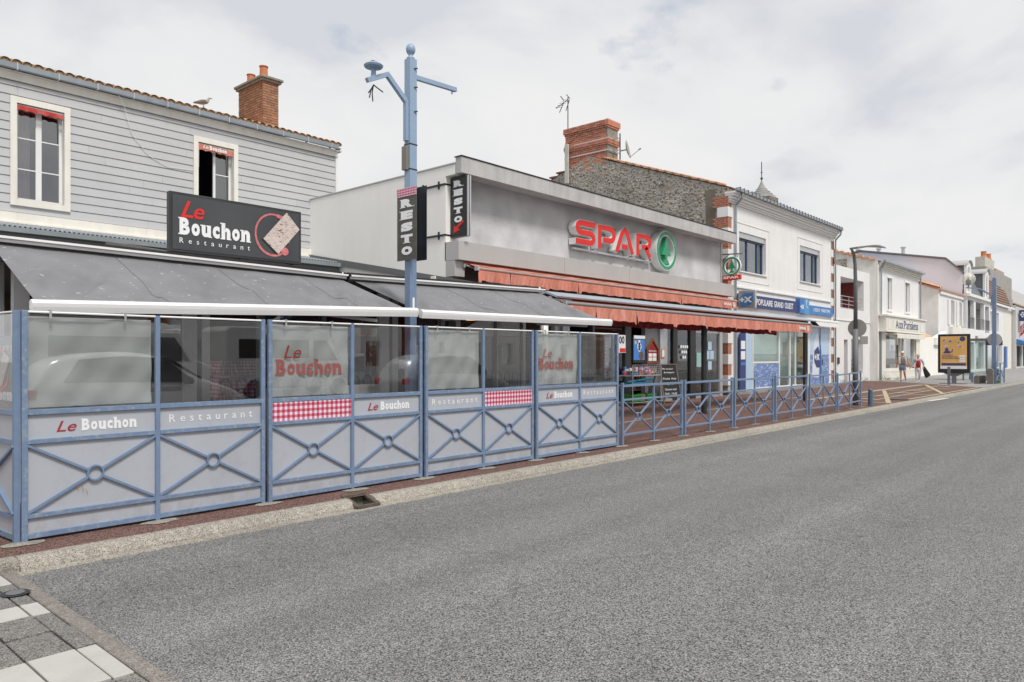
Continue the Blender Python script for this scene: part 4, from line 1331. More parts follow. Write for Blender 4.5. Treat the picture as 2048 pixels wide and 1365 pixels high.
# shopfront of the bank
f = MB()
f.box(26.78, 34.42, BY + .02, BY + .10, 2.72, 2.80); f.box(28.35, 34.42, BY + .02, BY + .10, .1, .2)
for xx, w__ in ((28.40, .08), (31.1, .10), (32.3, .10), (32.95, .08), (34.34, .08)): f.box(xx - w__ / 2, xx + w__ / 2, BY + .015, BY + .11, .2, 2.72)
f.box(28.44, 31.05, BY + .02, BY + .1, 1.18, 1.25)
bf = f.build('shopfront_frame', M['whitepaint'], B)
for (a, c) in ((28.44, 31.05), (31.15, 32.25), (32.35, 32.91), (32.99, 34.30)):
    MB().box(a, c, BY + .055, BY + .06, .2 if a > 30 else 1.25, 2.72).build('shop_pane', M['frost'], B)
st = MB()
for k in range(36):
    st.box(28.5, 34.2, BY + .13, BY + .135, .62 + k * .052, .62 + k * .052 + (.026 if k < 18 else .045))
st.build('blind_slats', M['paleblue'] if False else mat('pale_green_film', (.62, .70, .68), .6), B)['kind'] = 'stuff'
MB().box(33.1, 34.1, BY - .02, BY + .012, .2, 2.7).build('sliding_door', M['shopglass'], B)
MB().box(31.7, 32.15, BY + .12, BY + .125, 1.45, 2.1).build('poster', mat('brown_poster', (.22, .17, .10), .5, var=.5, scale=6), B)
MB().box(26.8, 34.4, BY + 1.6, BY + 1.7, 0, 2.8).build('inner_wall', mat('bank_inside', (.34, .37, .36), .7, var=.2), B)
MB().box(26.78, 34.42, BY + .36, BY + 1.6, .0, .02).build('floor', M['floorin'], B)
MB().box(26.78, 28.34, BY + .02, BY + .09, .1, 2.72).build('printed_panel', M['paleblue'], B)
MB().box(28.44, 31.05, BY + .03, BY + .08, .12, 1.17).build('printed_panel', M['seaprint'], B)
q = MB().box(26.2, 37.4, BY - .16, BY + .0, -.05, .10)
q.build('plinth_step', M['greypave'], B)
# printed doors with sails, sea and the emblem
MB().box(34.62, 37.25, BY + .02, BY + .06, .1, 2.83).build('printed_panel', M['seaprint'], B)
sl = MB()
sl.prism([(34.95, .5), (35.9, .45), (35.95, 1.6), (35.8, 2.75), (35.2, 2.1)], (0, BY + .018, 0), (1, 0, 0), (0, 0, 1), (0, -.004, 0))
sl.build('sail_print', mat('white_sail_print', (.66, .72, .80), .4, var=.05), B)
sl = MB(); sl.prism([(35.95, .45), (36.25, .5), (36.2, 1.7), (35.85, 2.78), (35.98, 1.6)], (0, BY + .016, 0), (1, 0, 0), (0, 0, 1), (0, -.005, 0))
sl.build('sail_print', M['midblue'], B)
MB().box(36.02, 36.05, BY + .0, BY + .012, .1, 2.83).build('door_joint', M['bankblue'], B)
q = MB(); q.prism([(35.25, 1.2), (35.55, .93), (35.98, .93), (35.98, 1.62), (35.75, 1.95), (35.25, 1.72)], (0, BY + .012, 0), (1, 0, 0), (0, 0, 1), (0, -.006, 0))
q.build('emblem', M['bankblue'], B)
q = MB()
text_into(q, '+X', (35.28, BY + .004, 1.28), (1, 0, 0), (0, 0, 1), .66, .3, .004, bold=.05)
q.build('emblem_letters', M['whitetext'], B)
MB().box(36.3, 36.36, BY - .0, BY + .015, 1.05, 1.3).build('handle', M['black'], B)
q = MB(); q.prism([(26.95, .1), (27.45, .1), (27.45, 2.45), (27.1, 2.45), (26.95, 2.2)], (0, BY - .05, 0), (1, 0, 0), (0, 0, 1), (0, -.06, 0))
tot = tag(q.build('totem_sign', [M['bankblue']]), 'slim navy cash machine totem with cut corner standing against the bank shopfront', 'sign')
for i, zz_ in enumerate((1.75, 1.35)):
    MB().box(27.0, 27.38, BY - .118, BY - .112, zz_, zz_ + .32).build('notice', M['whitetext'], tot)
MB().box(27.0, 27.38, BY - .118, BY - .112, 1.12, 1.24).build('notice', M['midblue'], tot)
# fascia signs
t = empty('bank_sign', (30, BY - .1, 3.7), 'long navy fascia sign with white letters over the bank window', 'sign')
MB().box(26.9, 32.85, BY - .12, BY - .0, 3.42, 3.90).build('board', M['bankblue'], t)
xw = 27.0
for wd_, ln_ in (('BANQUE', 1.25), ('POPULAIRE', 1.62), ('GRAND', .98), ('OUEST', .95)):
    text_obj('word', wd_, (xw, BY - .124, 3.53), (1, 0, 0), (0, 0, 1), ln_, .25, M['whitetext'], t, bold=.012)
    xw += ln_ + .16
t = empty('emblem_sign', (33.0, BY - .15, 3.7), 'short blue double sign box with white marks between the two bank fascia boards', 'sign')
MB().box(32.88, 33.42, BY - .20, BY, 3.40, 4.05).build('board', M['midblue'], t)
text_obj('lettering', '+X', (32.92, BY - .205, 3.58), (1, 0, 0), (0, 0, 1), .44, .2, M['whitetext'], t, bold=.04)
MB().box(33.43, 34.05, BY - .18, BY, 3.38, 4.05).build('board', mat('sign_blue', (.04, .25, .52), .35), t)
q = MB(); q.ribbon([(33.62, 3.95), (33.8, 4.0), (33.68, 3.85), (33.75, 3.72), (33.85, 3.66)], .035, (0, BY - .182, 0), (1, 0, 0), (0, 0, 1), (0, -.004, 0))
q.build('swallow_mark', M['whitetext'], t)
t = empty('blue_fascia_sign', (36, BY - .1, 3.7), 'bright blue fascia sign reading Credit Maritime in white thin capitals at the bank corner', 'sign')
MB().box(34.08, 37.45, BY - .12, BY, 3.42, 3.82).build('board', M['midblue'], t)
text_obj('word', 'CRÉDIT', (34.75, BY - .124, 3.56), (1, 0, 0), (0, 0, 1), .9, .19, M['whitetext'], t)
text_obj('word', 'MARITIME', (35.8, BY - .124, 3.56), (1, 0, 0), (0, 0, 1), 1.2, .16, M['whitetext'], t)
MB().box(26.6, 37.4, BY - .07, BY, 4.12, 4.18).build('moulding', M['whitepaint'], B)
# projecting emblem box
t = empty('blade_sign', (26.6, 12.2, 3.6), 'square silver framed blade sign with a blue emblem at the bank corner', 'sign')
MB().box(26.54, 26.68, 11.52, 12.18, 3.28, 3.96).build('box', M['alu'], t, bevel=.01)
q = MB(); q.prism([(.06, .1), (.42, .1), (.58, .25), (.58, .58), (.24, .58), (.06, .42)], (26.535, 12.18, 3.28), (0, -1, 0), (0, 0, 1), (-.008, 0, 0))
q.build('emblem', M['midblue'], t)
text_obj('lettering', '+X', (26.522, 12.13, 3.50), (0, -1, 0), (0, 0, 1), .5, .22, M['whitetext'], t, bold=.05)
MB().box(26.6, 26.64, 12.18, BY, 3.5, 3.7).build('bracket', M['slategrey'], t)
# white folded awning of the bank
t = empty('folded_awning', (32, BY - .3, 3.0), 'folded white awning with scalloped valance over the bank window', 'awning')
MB().box(28.9, 37.35, BY - .42, BY - .16, 3.05, 3.17).build('cassette', M['pvc'], t, bevel=.03)
MB().grid(lambda u, v: (29.2 + u * 8.1, BY - .44 + .02 * math.sin(u * 120), 3.05 - v * (.17 + .03 * abs(math.sin(u * 60)))), 240, 2).build('valance', M['pvc'], t, solid=.004)

# brick chimney stack on the gable, bricks one by one
c2 = empty('gable_chimney', (26.5, 19.0, 9.8), 'wide worn red brick chimney stack with steel straps on the rubble gable', 'chimney')
MB().box(26.25, 26.98, 17.98, 20.18, 9.5, 11.62).build('core', M['mortar'], c2)
def corb(r): return .05 if r in (13, 14) else (.07 if r >= 22 else (.03 if r in (12, 15, 21) else 0))


sk = set()
brick_courses(c2, 'brick', 26.2, 27.02, 17.93, 20.23, 9.62, 25, .082, M['brick'], bl=.235, gap=.014, faces='x', depth=.1, jit=.012, corbel=corb)
for r in range(25):
    cb_ = corb(r)
    if cb_: MB().box(26.2 - cb_, 27.02 + cb_, 17.93 - cb_, 18.05, 9.62 + r * .082, 9.62 + r * .082 + .076).build('brick_band', M['brick'], c2)
MB().box(26.22, 27.0, 17.945, 17.98, 9.7, 11.6).build('render_face', M['lichen'], c2)
MB().box(26.3, 26.9, 18.1, 20.1, 11.62, 11.68).build('cap', M['lichen'], c2)
for zz_ in (10.35, 10.86):
    q = MB(); q.box(26.165, 26.19, 17.88, 20.25, zz_ - .02, zz_ + .02); q.box(26.18, 27.05, 17.87, 17.9, zz_ - .02, zz_ + .02); q.box(26.55, 26.6, 17.55, 17.87, zz_ - .02, zz_ + .02)
    q.build('strap', M['alu'], c2)
t = empty('satellite_dish', (26.6, 17.5, 10.0), 'grey satellite dish on a short mast beside the gable chimney', 'satellite dish')
MB().tube([(26.58, 17.55, 9.85), (26.58, 17.55, 11.05)], .028, 8).build('mast', M['darkmetal'], t)
q = MB(); prof_ = [(.0, 0.0), (.15, .015), (.3, .06), (.36, .09), (.36, .10), (.3, .075), (.15, .03), (.0, .02)]
ct = Vector((26.55, 17.22, 10.28)); ax = Vector((.38, -.88, .2)).normalized(); u_ = ax.cross(Vector((0, 0, 1))).normalized(); v_ = u_.cross(ax)
nn_ = 20; V = []
for (r, h) in prof_:
    for k in range(nn_):
        a = 2 * math.pi * k / nn_
        V.append(ct + u_ * (r * math.cos(a)) + v_ * (r * 1.1 * math.sin(a)) + ax * h)
q.add(V, [(i * nn_ + k, i * nn_ + (k + 1) % nn_, (i + 1) * nn_ + (k + 1) % nn_, (i + 1) * nn_ + k) for i in range(len(prof_) - 1) for k in range(nn_)])
q.build('dish', mat('grey_dish', (.35, .34, .33), .6, var=.15, dirt=(.2, .2, .18)), t, smooth=True)
q = MB(); q.tube([ct + v_ * -.36 + ax * .08, ct + ax * .55 + v_ * -.15], .014, 6); q.tube([ct + ax * .50 + v_ * -.15, ct + ax * .62 + v_ * -.12], .035, 8); q.tube([(26.58, 17.55, 10.3), ct], .03, 6)
q.build('feed_arm', M['zinc'], t)
t = empty('tv_antenna', (26.4, 20.0, 11.6), 'spidery television antenna on a thin mast above the wide brick chimney', 'antenna')
q = MB(); q.tube([(26.3, 20.15, 11.2), (26.3, 20.15, 13.15)], .022, 8); q.build('mast', M['darkmetal'], t)
q = MB(); q.tube([(26.3, 20.15, 13.05), (26.2, 20.75, 12.75)], .016, 6)
for k in range(5):
    y_ = 20.2 + k * .12; z_ = 13.03 - k * .055
    q.tube([(26.05, y_, z_ - .06), (26.5, y_, z_ + .06)], .009, 5)
q.tube([(26.28, 20.55, 13.28), (26.28, 20.38, 13.05)], .02, 6); q.tube([(26.28, 20.38, 12.95), (26.28, 20.62, 12.55)], .018, 6)
q.tube([(26.28, 20.22, 13.28), (26.28, 20.02, 13.05)], .018, 6); q.tube([(26.28, 20.05, 13.0), (26.28, 20.25, 12.55)], .018, 6)
q.build('elements', M['darkmetal'], t)
tag(MB().box(26.02, 26.12, 19.95, 20.12, 9.2, 10.95).build('flue_pipe', mat('weathered_white_flue', (.52, .5, .46), .8, var=.12, dirt=(.3, .27, .22))), 'weathered white flue pipe fixed upright on the rubble gable', 'flue pipe')

# distant church like finial and stack behind the bank roof
t = empty('roof_finial', (47, 20.0, 11), 'scaly lead turret cap with a tall weather vane behind the bank roof', 'turret')
MB().lathe((47.1, 20, 10.6), [(1.05, 0), (1.02, 1.2), (.85, 1.35), (.62, 1.55), (.34, 1.85), (.16, 2.15), (.06, 2.4)], 20).build('cap', mat('lead_scales', (.25, .25, .24), .6, var=.25, scale=9), t)
for k in range(6):
    rr = 1.03 - k * .17
    MB().lathe((47.1, 20, 11.75 + k * .17), [(rr, 0), (rr + .02, .03), (rr - .02, .06)], 20).build('scale_row', mat('lead_row', (.30, .30, .285), .6, var=.2), t) if k < 5 else None
q = MB(); q.tube([(47.1, 20, 12.8), (47.1, 20, 14.3)], .03, 6); q.lathe((47.1, 20, 13.2), [(.02, -.1), (.1, 0), (.02, .1)], 8); q.lathe((47.1, 20, 13.6), [(.02, -.06), (.07, 0), (.02, .06)], 8)
q.build('weather_vane', M['darkmetal'], t)
tag(MB().box(42.6, 43.9, 17.6, 18.5, 8.0, 11.0).build('rendered_stack', mat('brown_stack', (.20, .165, .13), .9, var=.2, bmp=.4)), 'square brown rendered stack beside the turret behind the bank', 'chimney')

# ---------------------------------------------- white modern house with loggia
Y3 = 13.3
W3 = empty('white_modern_building', (42, Y3, 0), 'plain white modern house with a square recessed balcony and red inner wall', 'building')
q = MB(); holes_wall(q, 37.96, 47.3, 0, 6.40, Y3, Y3 + .4, [(41.75, 45.85, 4.10, 5.83), (42.33, 42.95, 0, 2.38), (43.53, 45.70, .45, 2.42)])
q.box(47.0, 47.3, Y3 + .4, 20, 0, 6.4)
q.build('wall', M['white'], W3)
q = MB(); q.box(37.96, 47.3, Y3 - .04, Y3 + .0, 3.42, 3.46); q.build('string_course', M['white'], W3)
q = MB(); q.box(41.75, 45.85, Y3 + 2.4, Y3 + 2.5, 4.1, 5.83); q.box(45.86, 45.95, Y3 + .43, Y3 + 2.5, 4.0, 5.9)
q.build('loggia_red_wall', mat('oxblood_wall', (.17, .03, .03), .7, var=.1), W3)
q = MB(); q.box(41.75, 45.85, Y3 + .4, Y3 + 2.5, 4.0, 4.1); q.box(41.75, 45.85, Y3 + .4, Y3 + 2.5, 5.83, 5.93); q.box(45.855, 45.955, Y3 + .4, Y3 + .428, 4.0, 5.9)
q.build('loggia_lining', M['white'], W3)
q = MB()
for k in range(4): q.tube([(41.78, Y3 + .12, 4.15 + k * .22), (45.8, Y3 + .12, 4.15 + k * .22)], .02, 6)
for xx in (42.4, 43.6, 44.8): q.tube([(xx, Y3 + .14, 4.1), (xx, Y3 + .14, 4.85)], .02, 6)
q.build('balcony_rail', M['alu'], W3)
MB().box(42.33, 42.95, Y3 + .2, Y3 + .26, 0, 2.38).build('door', mat('grey_flush_door', (.30, .30, .30), .5), W3)
MB().box(43.53, 45.7, Y3 + .25, Y3 + .26, .45, 2.42).build('pane', M['winglass'], W3)
q = MB()
for k in range(3): q.tube([(43.55, Y3 + .1, .6 + k * .25), (45.68, Y3 + .1, .6 + k * .25)], .018, 6)
q.build('window_guard', M['alu'], W3)
q = MB(); q.box(38.2, 38.5, Y3 - .35, Y3, 5.3, 5.42); q.prism([(0, 0), (.38, 0), (.2, -.35)], (38.1, Y3 - .3, 5.3), (1, 0, 0), (0, 0, 1), (0, .2, 0))
tag(q.build('wall_floodlight', M['slategrey']), 'upper dark wedge shaped floodlight on the white modern house corner', 'floodlight')
q = MB(); q.box(38.2, 38.5, Y3 - .35, Y3, 3.0, 3.12); q.prism([(0, 0), (.38, 0), (.2, .35)], (38.1, Y3 - .3, 3.12), (1, 0, 0), (0, 0, 1), (0, .2, 0))
tag(q.build('wall_floodlight', M['slategrey']), 'lower dark wedge shaped floodlight on the white modern house corner', 'floodlight')
tag(MB().box(41.2, 41.42, Y3 - .07, Y3, 1.05, 1.4).build('letter_box', M['darkmetal']), 'small black letter box on the white wall by the grey door', 'letter box')

# ---------------------------------------------- shop with the old style signboard
Y4 = 12.85
W4 = empty('clothes_shop_building', (52, Y4, 0), 'narrow two storey white shop house with cream shopfront and slim upstairs windows', 'building')
q = MB(); holes_wall(q, 47.35, 56.6, 0, 7.0, Y4, Y4 + .4, [(48.9, 49.95, 4.33, 6.3), (53.0, 54.2, 4.36, 6.3), (48.5, 55.1, .2, 2.95)])
q.build('wall', M['white'], W4)
q = MB(); q.prism([(Y4 + .0, 0), (Y4, 7.15), (18.5, 8.95), (24, 7.1), (24, 0)], (47.0, 0, 0), (0, 1, 0), (0, 0, 1), (.34, 0, 0))
q.build('gable_wall', mat('stained_grey_render', (.72, .71, .68), .9, var=.08, scale=1, streak=.3, dirt=(.25, .23, .2)), W4)
MB().box(46.96, 47.0, 14.6, 18.4, 6.4, 7.4).build('stone_patch', M['rubble'], W4)
r_ = MB(); r_.add([(47.0, Y4 - .15, 7.12), (56.7, Y4 - .15, 7.12), (56.7, 18.5, 9.02), (47.0, 18.5, 9.02), (56.7, 24, 7.1), (47, 24, 7.1)], [(0, 1, 2, 3), (3, 2, 4, 5)])
r4 = r_.build('roof', M['clay'], W4)
WL[r4] = WL[W4]
for k in range(15):
    yy = Y4 + .1 + k * .37
    MB().box(46.9, 47.2, yy, yy + .4, 7.2 + k * .37 * .336, 7.3 + k * .37 * .336).build('roof_tile', M['clay'], r4)
q = MB()
for i in range(4): q.box(47.2, 56.7, Y4 - .06 - i * .06, Y4 + .0, 6.72 + i * .1, 6.80 + i * .1)
q.build('cornice', M['offwhite'], W4)
MB().box(47.1, 56.7, Y4 - .42, Y4 - .28, 7.08, 7.18).build('gutter', M['zinc'], W4)
MB().tube([(47.3, Y4 - .34, 7.1), (47.35, Y4 - .1, 6.7), (47.35, Y4 - .09, .1)], .05, 8).build('downpipe', M['zinc'], W4)
MB().tube([(56.75, Y4 - .09, 7.0), (56.75, Y4 - .09, 3.8)], .05, 8).build('downpipe', M['zinc'], W4)
for (a, b_, c, d) in ((48.9, 49.95, 4.33, 6.3), (53.0, 54.2, 4.36, 6.3)):
    q = MB(); q.box(a - .1, b_ + .1, Y4 - .04, Y4, d, d + .14); q.box(a - .1, b_ + .1, Y4 - .06, Y4, c - .1, c); q.box(a - .1, a, Y4 - .03, Y4, c, d); q.box(b_, b_ + .1, Y4 - .03, Y4, c, d)
    q.box((a + b_) / 2 - .04, (a + b_) / 2 + .04, Y4 + .1, Y4 + .15, c, d); q.box(a, a + .08, Y4 + .1, Y4 + .15, c, d); q.box(b_ - .08, b_, Y4 + .1, Y4 + .15, c, d)
    w_ = q.build('window', M['pvc'], W4)
    MB().box(a, b_, Y4 + .12, Y4 + .125, c, d).build('pane', M['winglass'], w_)
sb = empty('shop_sign', (51, 12.5, 3.4), 'cream signboard lettered Aux Parisiens over the clothes shop', 'sign')
q = MB(); q.box(47.2, 56.6, Y4 - .42, Y4 - .0, 3.0, 3.86); q.box(47.1, 56.7, Y4 - .5, Y4, 3.86, 3.95); q.box(47.15, 56.65, Y4 - .47, Y4, 2.93, 3.0)
q.build('board', M['offwhite'], sb)
q = MB()
for (a, b_) in ((47.5, 48.4), (48.7, 54.9), (55.2, 56.3)):
    q.box(a, b_, Y4 - .445, Y4 - .42, 3.08, 3.10); q.box(a, b_, Y4 - .445, Y4 - .42, 3.76, 3.78); q.box(a, a + .04, Y4 - .445, Y4 - .42, 3.1, 3.76); q.box(b_ - .04, b_, Y4 - .445, Y4 - .42, 3.1, 3.76)
q.build('moulding', M['whitepaint'], sb)
slab_word(MB(), 'Aux', (49.2, Y4 - .43, 3.18), (1, 0, 0), (0, 0, 1), 1.7, .50, bold=.0).build('lettering', M['bankblue'], sb)
slab_word(MB(), 'Parisiens', (51.1, Y4 - .43, 3.18), (1, 0, 0), (0, 0, 1), 3.5, .50, bold=.0).build('lettering', M['bankblue'], sb)
q = MB(); q.box(48.7, 55.4, Y4 - .62, Y4 - .1, 2.78, 2.86)
aw4 = empty('shop_awning', (52, Y4 - .4, 2.8), 'folded cream scalloped awning below the clothes shop signboard', 'awning')
q.build('cassette', M['offwhite'], aw4)
MB().grid(lambda u, v: (48.7 + u * 6.7, Y4 - .64, 2.78 - v * (.2 + .03 * abs(math.sin(u * 50)))), 160, 1).build('valance', M['offwhite'], aw4, solid=.01)
q = MB(); q.box(47.4, 56.55, Y4 - .12, Y4, .0, .62)
for xx in (47.4, 51.4, 52.2, 55.3): q.box(xx, xx + (.9 if xx in (47.4,) else .16), Y4 - .1, Y4 - .0, .62, 2.93)
q.box(55.1, 56.55, Y4 - .1, Y4, .62, 2.93); q.box(48.3, 55.3, Y4 - .1, Y4 - .02, .62, .72)
q.build('shopfront', M['offwhite'], W4)
q = MB()
for (a, b_) in ((48.0, 51.3), (52.3, 55.2)):
    q.box(a, b_, Y4 - .14, Y4 - .12, .1, .13); q.box(a, b_, Y4 - .14, Y4 - .12, .5, .53); q.box(a, a + .03, Y4 - .14, Y4 - .12, .13, .5); q.box(b_ - .03, b_, Y4 - .14, Y4 - .12, .13, .5)
q.build('panel_moulding', M['whitepaint'], W4)
for (a, b_) in ((48.4, 51.4), (51.56, 52.2), (52.36, 55.3)):
    MB().box(a, b_, Y4 + .03, Y4 + .035, .7, 2.8).build('shop_pane', M['shopglass'], W4)
MB().box(48.3, 55.3, Y4 + 1.5, Y4 + 1.6, 0, 2.95).build('display_wall', mat('display_wall', (.24, .22, .18), .8, var=.3), W4)
for i, (xx, col) in enumerate(((49.0, (.3, .3, .32)), (50.2, (.12, .12, .14)), (53.2, (.4, .36, .3)), (54.4, (.2, .22, .26)))):
    q = MB(); q.lathe((xx, Y4 + .8, .9), [(.12, 0), (.2, .15), (.16, .45), (.24, .75), (.2, .9), (.06, .95), (.05, 1.05), (.1, 1.12), (.1, 1.25), (.03, 1.32)], 12)
    tag(q.build('shop_dummy', mat('dummy_cloth', col, .8)), ['pale grey dummy nearest the downpipe', 'black clothed dummy', 'beige clothed dummy', 'slate blue clothed dummy'][i] + ' in the clothes shop window', 'mannequin')

# low annex with tiled lean-to roof
W5 = empty('low_annex_building', (60, 13.6, 0), 'small low white annex with an old tiled lean-to roof beside the clothes shop', 'building')
MB().prism([(56.95, 0), (56.95, 2.6), (62.6, 2.9), (66.0, 2.9), (66.0, 0)], (0, 13.2, 0), (1, 0, 0), (0, 0, 1), (0, .3, 0)).build('wall', M['whitewall'], W5)
q = MB(); q.add([(56.9, 13.4, 2.55), (63, 13.4, 2.95), (63, 17, 4.3), (56.9, 17, 3.9)], [(0, 1, 2, 3)])
q.build('roof', M['clay'], W5, solid=.08)
MB().prism([(62.6, 2.3), (66.0, 2.3), (66.0, 3.4), (62.6, 2.85)], (0, 13.0, 0), (1, 0, 0), (0, 0, 1), (0, .35, 0)).build('raised_wall', M['whitewall'], W5)

# ---------------------------------------------- small house with shutters, then the tall grey gabled block
W6 = empty('small_white_house', (70, 13.5, 0), 'small old white house with scruffy side wall, shutters and an orange tile edge', 'building')
q = MB(); holes_wall(q, 66.0, 74.7, 0, 6.6, 13.5, 13.8, [(69.9, 71.1, 4.05, 6.15), (73.1, 74.1, 4.05, 6.15)])
q.build('wall', M['white'], W6)
q = MB(); q.prism([(13.5, 0), (13.5, 6.7), (18.5, 8.6), (18.5, 0)], (65.7, 0, 0), (0, 1, 0), (0, 0, 1), (.3, 0, 0))
q.build('side_wall', mat('scuffed_white_render', (.84, .83, .81), .9, var=.06, scale=1.2, streak=.15, dirt=(.35, .33, .3)), W6)
r_ = MB(); r_.add([(65.6, 13.3, 6.72), (74.8, 13.3, 6.72), (74.8, 18.5, 8.7), (65.6, 18.5, 8.7)], [(0, 1, 2, 3)])
r6 = r_.build('roof', M['clay'], W6, solid=.12)
for k in range(11):
    MB().grid(lambda u, v, k=k: (65.5 + .35 * math.sin(u * math.pi) * 0 - .1 + u * .9, 13.4 + k * .47 + v * .47, 6.9 + k * .47 * .38 + .09 * math.sin(u * math.pi * 3) + v * .17), 6, 1).build('roof_tile', M['clay'], W6, solid=.03)
for (a, b_, c, d) in ((69.9, 71.1, 4.05, 6.15), (73.1, 74.1, 4.05, 6.15)):
    w_ = MB().box(a, b_, 13.62, 13.66, c, d).build('window', M['winglass'], W6)
    MB().box(a - 1.0, a - .03, 13.42, 13.48, c, d).build('shutter', M['whitepaint'], W6)
    MB().box(b_ + .03, b_ + .6, 13.42, 13.48, c, d).build('shutter', M['whitepaint'], W6)
MB().box(66, 74.7, 13.38, 13.5, 6.4, 6.7).build('cornice', M['whitepaint'], W6)
q = MB(); q.box(69.3, 75, 13.2, 13.49, 3.1, 3.9); q.build('shop_panel', M['offwhite'], W6)

W7 = empty('grey_gabled_building', (80, 13.5, 0), 'tall newer block with a wide lilac grey gable, white loggias and arched dormers', 'building')
q = MB(); q.prism([(13.55, 0), (13.55, 8.85), (14.9, 10.15), (22.1, 11.5), (26.5, 10.4), (26.5, 0)], (75.0, 0, 0), (0, 1, 0), (0, 0, 1), (.3, 0, 0))
q.build('gable_wall', mat('lilac_grey_render', (.60, .65, .75), .85, var=.03, scale=.8), W7)
q = MB()
for a, b_ in (((13.45, 8.80), (14.85, 10.2)), ((14.85, 10.2), (22.1, 11.56)), ((22.1, 11.56), (26.5, 10.5))):
    q.beam((75.1, a[0], a[1] + .04), (75.1, b_[0], b_[1] + .04), .5, .14, up=(1, 0, 0) if False else (0, 0, 1))
q.build('verge', M['slategrey'], W7)
q = MB(); q.add([(75.0, 13.4, 7.0), (86.5, 13.4, 7.0), (86.5, 14.9, 10.2), (75, 14.9, 10.2), (86.5, 22.1, 11.5), (75, 22.1, 11.5)], [(0, 1, 2, 3), (3, 2, 4, 5)])
q.build('roof', M['slategrey'], W7)
for xx, hh in ((75.8, 22.5), (76.4, 20.8), (77.0, 18.8)):
    MB().lathe((xx, hh, 11.2), [(.16, 0), (.16, .55), (.24, .56), (.24, .66)], 10).build('roof_vent', M['alu'], W7)
q = MB(); holes_wall(q, 75.0, 86.5, 0, 7.0, 13.2, 13.5, [(75.3, 78.1, 3.9, 6.5), (79.0, 83.0, 3.9, 6.5), (83.7, 85.8, 3.7, 6.3), (75.6, 78.2, .2, 2.7), (79.2, 82.9, .2, 2.7), (83.7, 85.9, .2, 2.7)])
q.build('wall', M['white'], W7)
q = MB(); q.box(74.9, 86.6, 12.95, 13.2, 6.75, 7.0); q.box(79.0, 83.0, 13.0, 13.2, 3.0, 3.3); q.build('band', M['whitepaint'], W7)
MB().box(75.2, 86.4, 14.6, 14.7, 0, 6.9).build('loggia_back', mat('loggia_grey', (.40, .41, .43), .7), W7)
for (a, b_) in ((75.3, 78.1), (79.0, 83.0), (83.7, 85.8)):
    MB().box(a + .4, a + 1.6, 14.52, 14.6, 3.9, 6.2).build('window', M['winglass'], W7)
    q = MB()
    for k in range(8): q.box(a + k * (b_ - a) / 7 - .015, a + k * (b_ - a) / 7 + .015, 13.15, 13.18, 3.95, 4.9)
    q.box(a, b_, 13.14, 13.19, 4.9, 4.95)
    q.build('railing', M['slategrey'], W7)
for (a, b_) in ((75.6, 78.2), (79.2, 82.9), (83.7, 85.9)):
    MB().box(a, b_, 13.42, 13.45, .2, 2.7).build('shop_pane', M['shopglass'], W7)
q = MB(); q.box(78.7, 82.9, 13.05, 13.2, 2.75, 3.3); q.box(83.2, 86.3, 13.05, 13.2, 2.75, 3.3)
q.build('fascia', mat('taupe_fascia', (.30, .29, .28), .6), W7)
for (a, b_) in ((75.1, 77.2), (84.0, 86.0)):
    d = empty('dormer', (a + 1, 13.4, 7.0), 'white round topped dormer window with grey cheeks, ' + ('the nearer one on the grey block' if a < 80 else 'the farther one on the grey block'), 'dormer', 'dormers on the grey block')
    xs_ = [(a, 7.05), (a, 9.5)] + [(p[0], p[1]) for p in arc((a + b_) / 2, 9.5, (b_ - a) / 2, .45, 180, 0, 8)][1:-1] + [(b_, 9.5), (b_, 7.05)]
    MB().prism(xs_, (0, 13.25, 0), (1, 0, 0), (0, 0, 1), (0, .2, 0)).build('front', M['whitepaint'], d)
    xs_ = [(a + .55, 7.3), (a + .55, 9.1)] + arc((a + b_) / 2, 9.1, (b_ - a) / 2 - .55, .35, 180, 0, 6)[1:-1] + [(b_ - .55, 9.1), (b_ - .55, 7.3)]
    MB().prism(xs_, (0, 13.20, 0), (1, 0, 0), (0, 0, 1), (0, .04, 0)).build('window', M['winglass'], d)
    MB().box(a + .05, b_ - .05, 13.45, 16.2, 7.0, 9.45).build('cheek', M['slategrey'], d)
    q = MB(); q.grid(lambda u, v: ((a + b_) / 2 - (b_ - a) * .53 * math.cos(u * math.pi), 13.1 + v * 3.4, 9.5 + .52 * math.sin(u * math.pi)), 10, 1); q.build('roof', M['metalband'], d, solid=.05)

W8 = empty('brown_roof_house', (92, 13.3, 0), 'white house with a steep brown tiled roof beyond the far blue lamp', 'building')
q = MB(); holes_wall(q, 86.6, 96.0, 0, 6.7, 13.4, 13.7, [(87.8, 89.0, 4.0, 6.0), (91.2, 92.8, 4.0, 6.0), (88, 95, .2, 2.7)])
q.build('wall', M['white'], W8)
q = MB()
for r in range(9):
    t0, t1 = r / 9, (r + 1.15) / 9
    def rp(t, xx): return (xx, 13.15 + t * 2.0, 6.95 + t * 3.2)
    xr0, xr1 = 98.7 + 9 * min(t0, .62) - 9 * max(0, t0 - .62), 98.7 + 9 * min(t1, .62) - 9 * max(0, t1 - .62)
    MB().add([rp(t0, 85.3), rp(t0, xr0), (xr1, 13.15 + t1 * 2.0, 6.95 + t1 * 3.2), rp(t1, 85.3),
              (85.3, 13.1 + t0 * 2, 7.03 + t0 * 3.2), (xr0, 13.1 + t0 * 2, 7.03 + t0 * 3.2)], [(4, 5, 2, 3), (0, 1, 5, 4)]).build('tile_course', M['claybrown'], W8)
MB().box(85.4, 101.4, 13.05, 13.2, 6.72, 6.9).build('gutter', M['pvc'], W8)
q = MB(); q.box(98.2, 117.0, 15.45, 18, 6.8, 11.7)
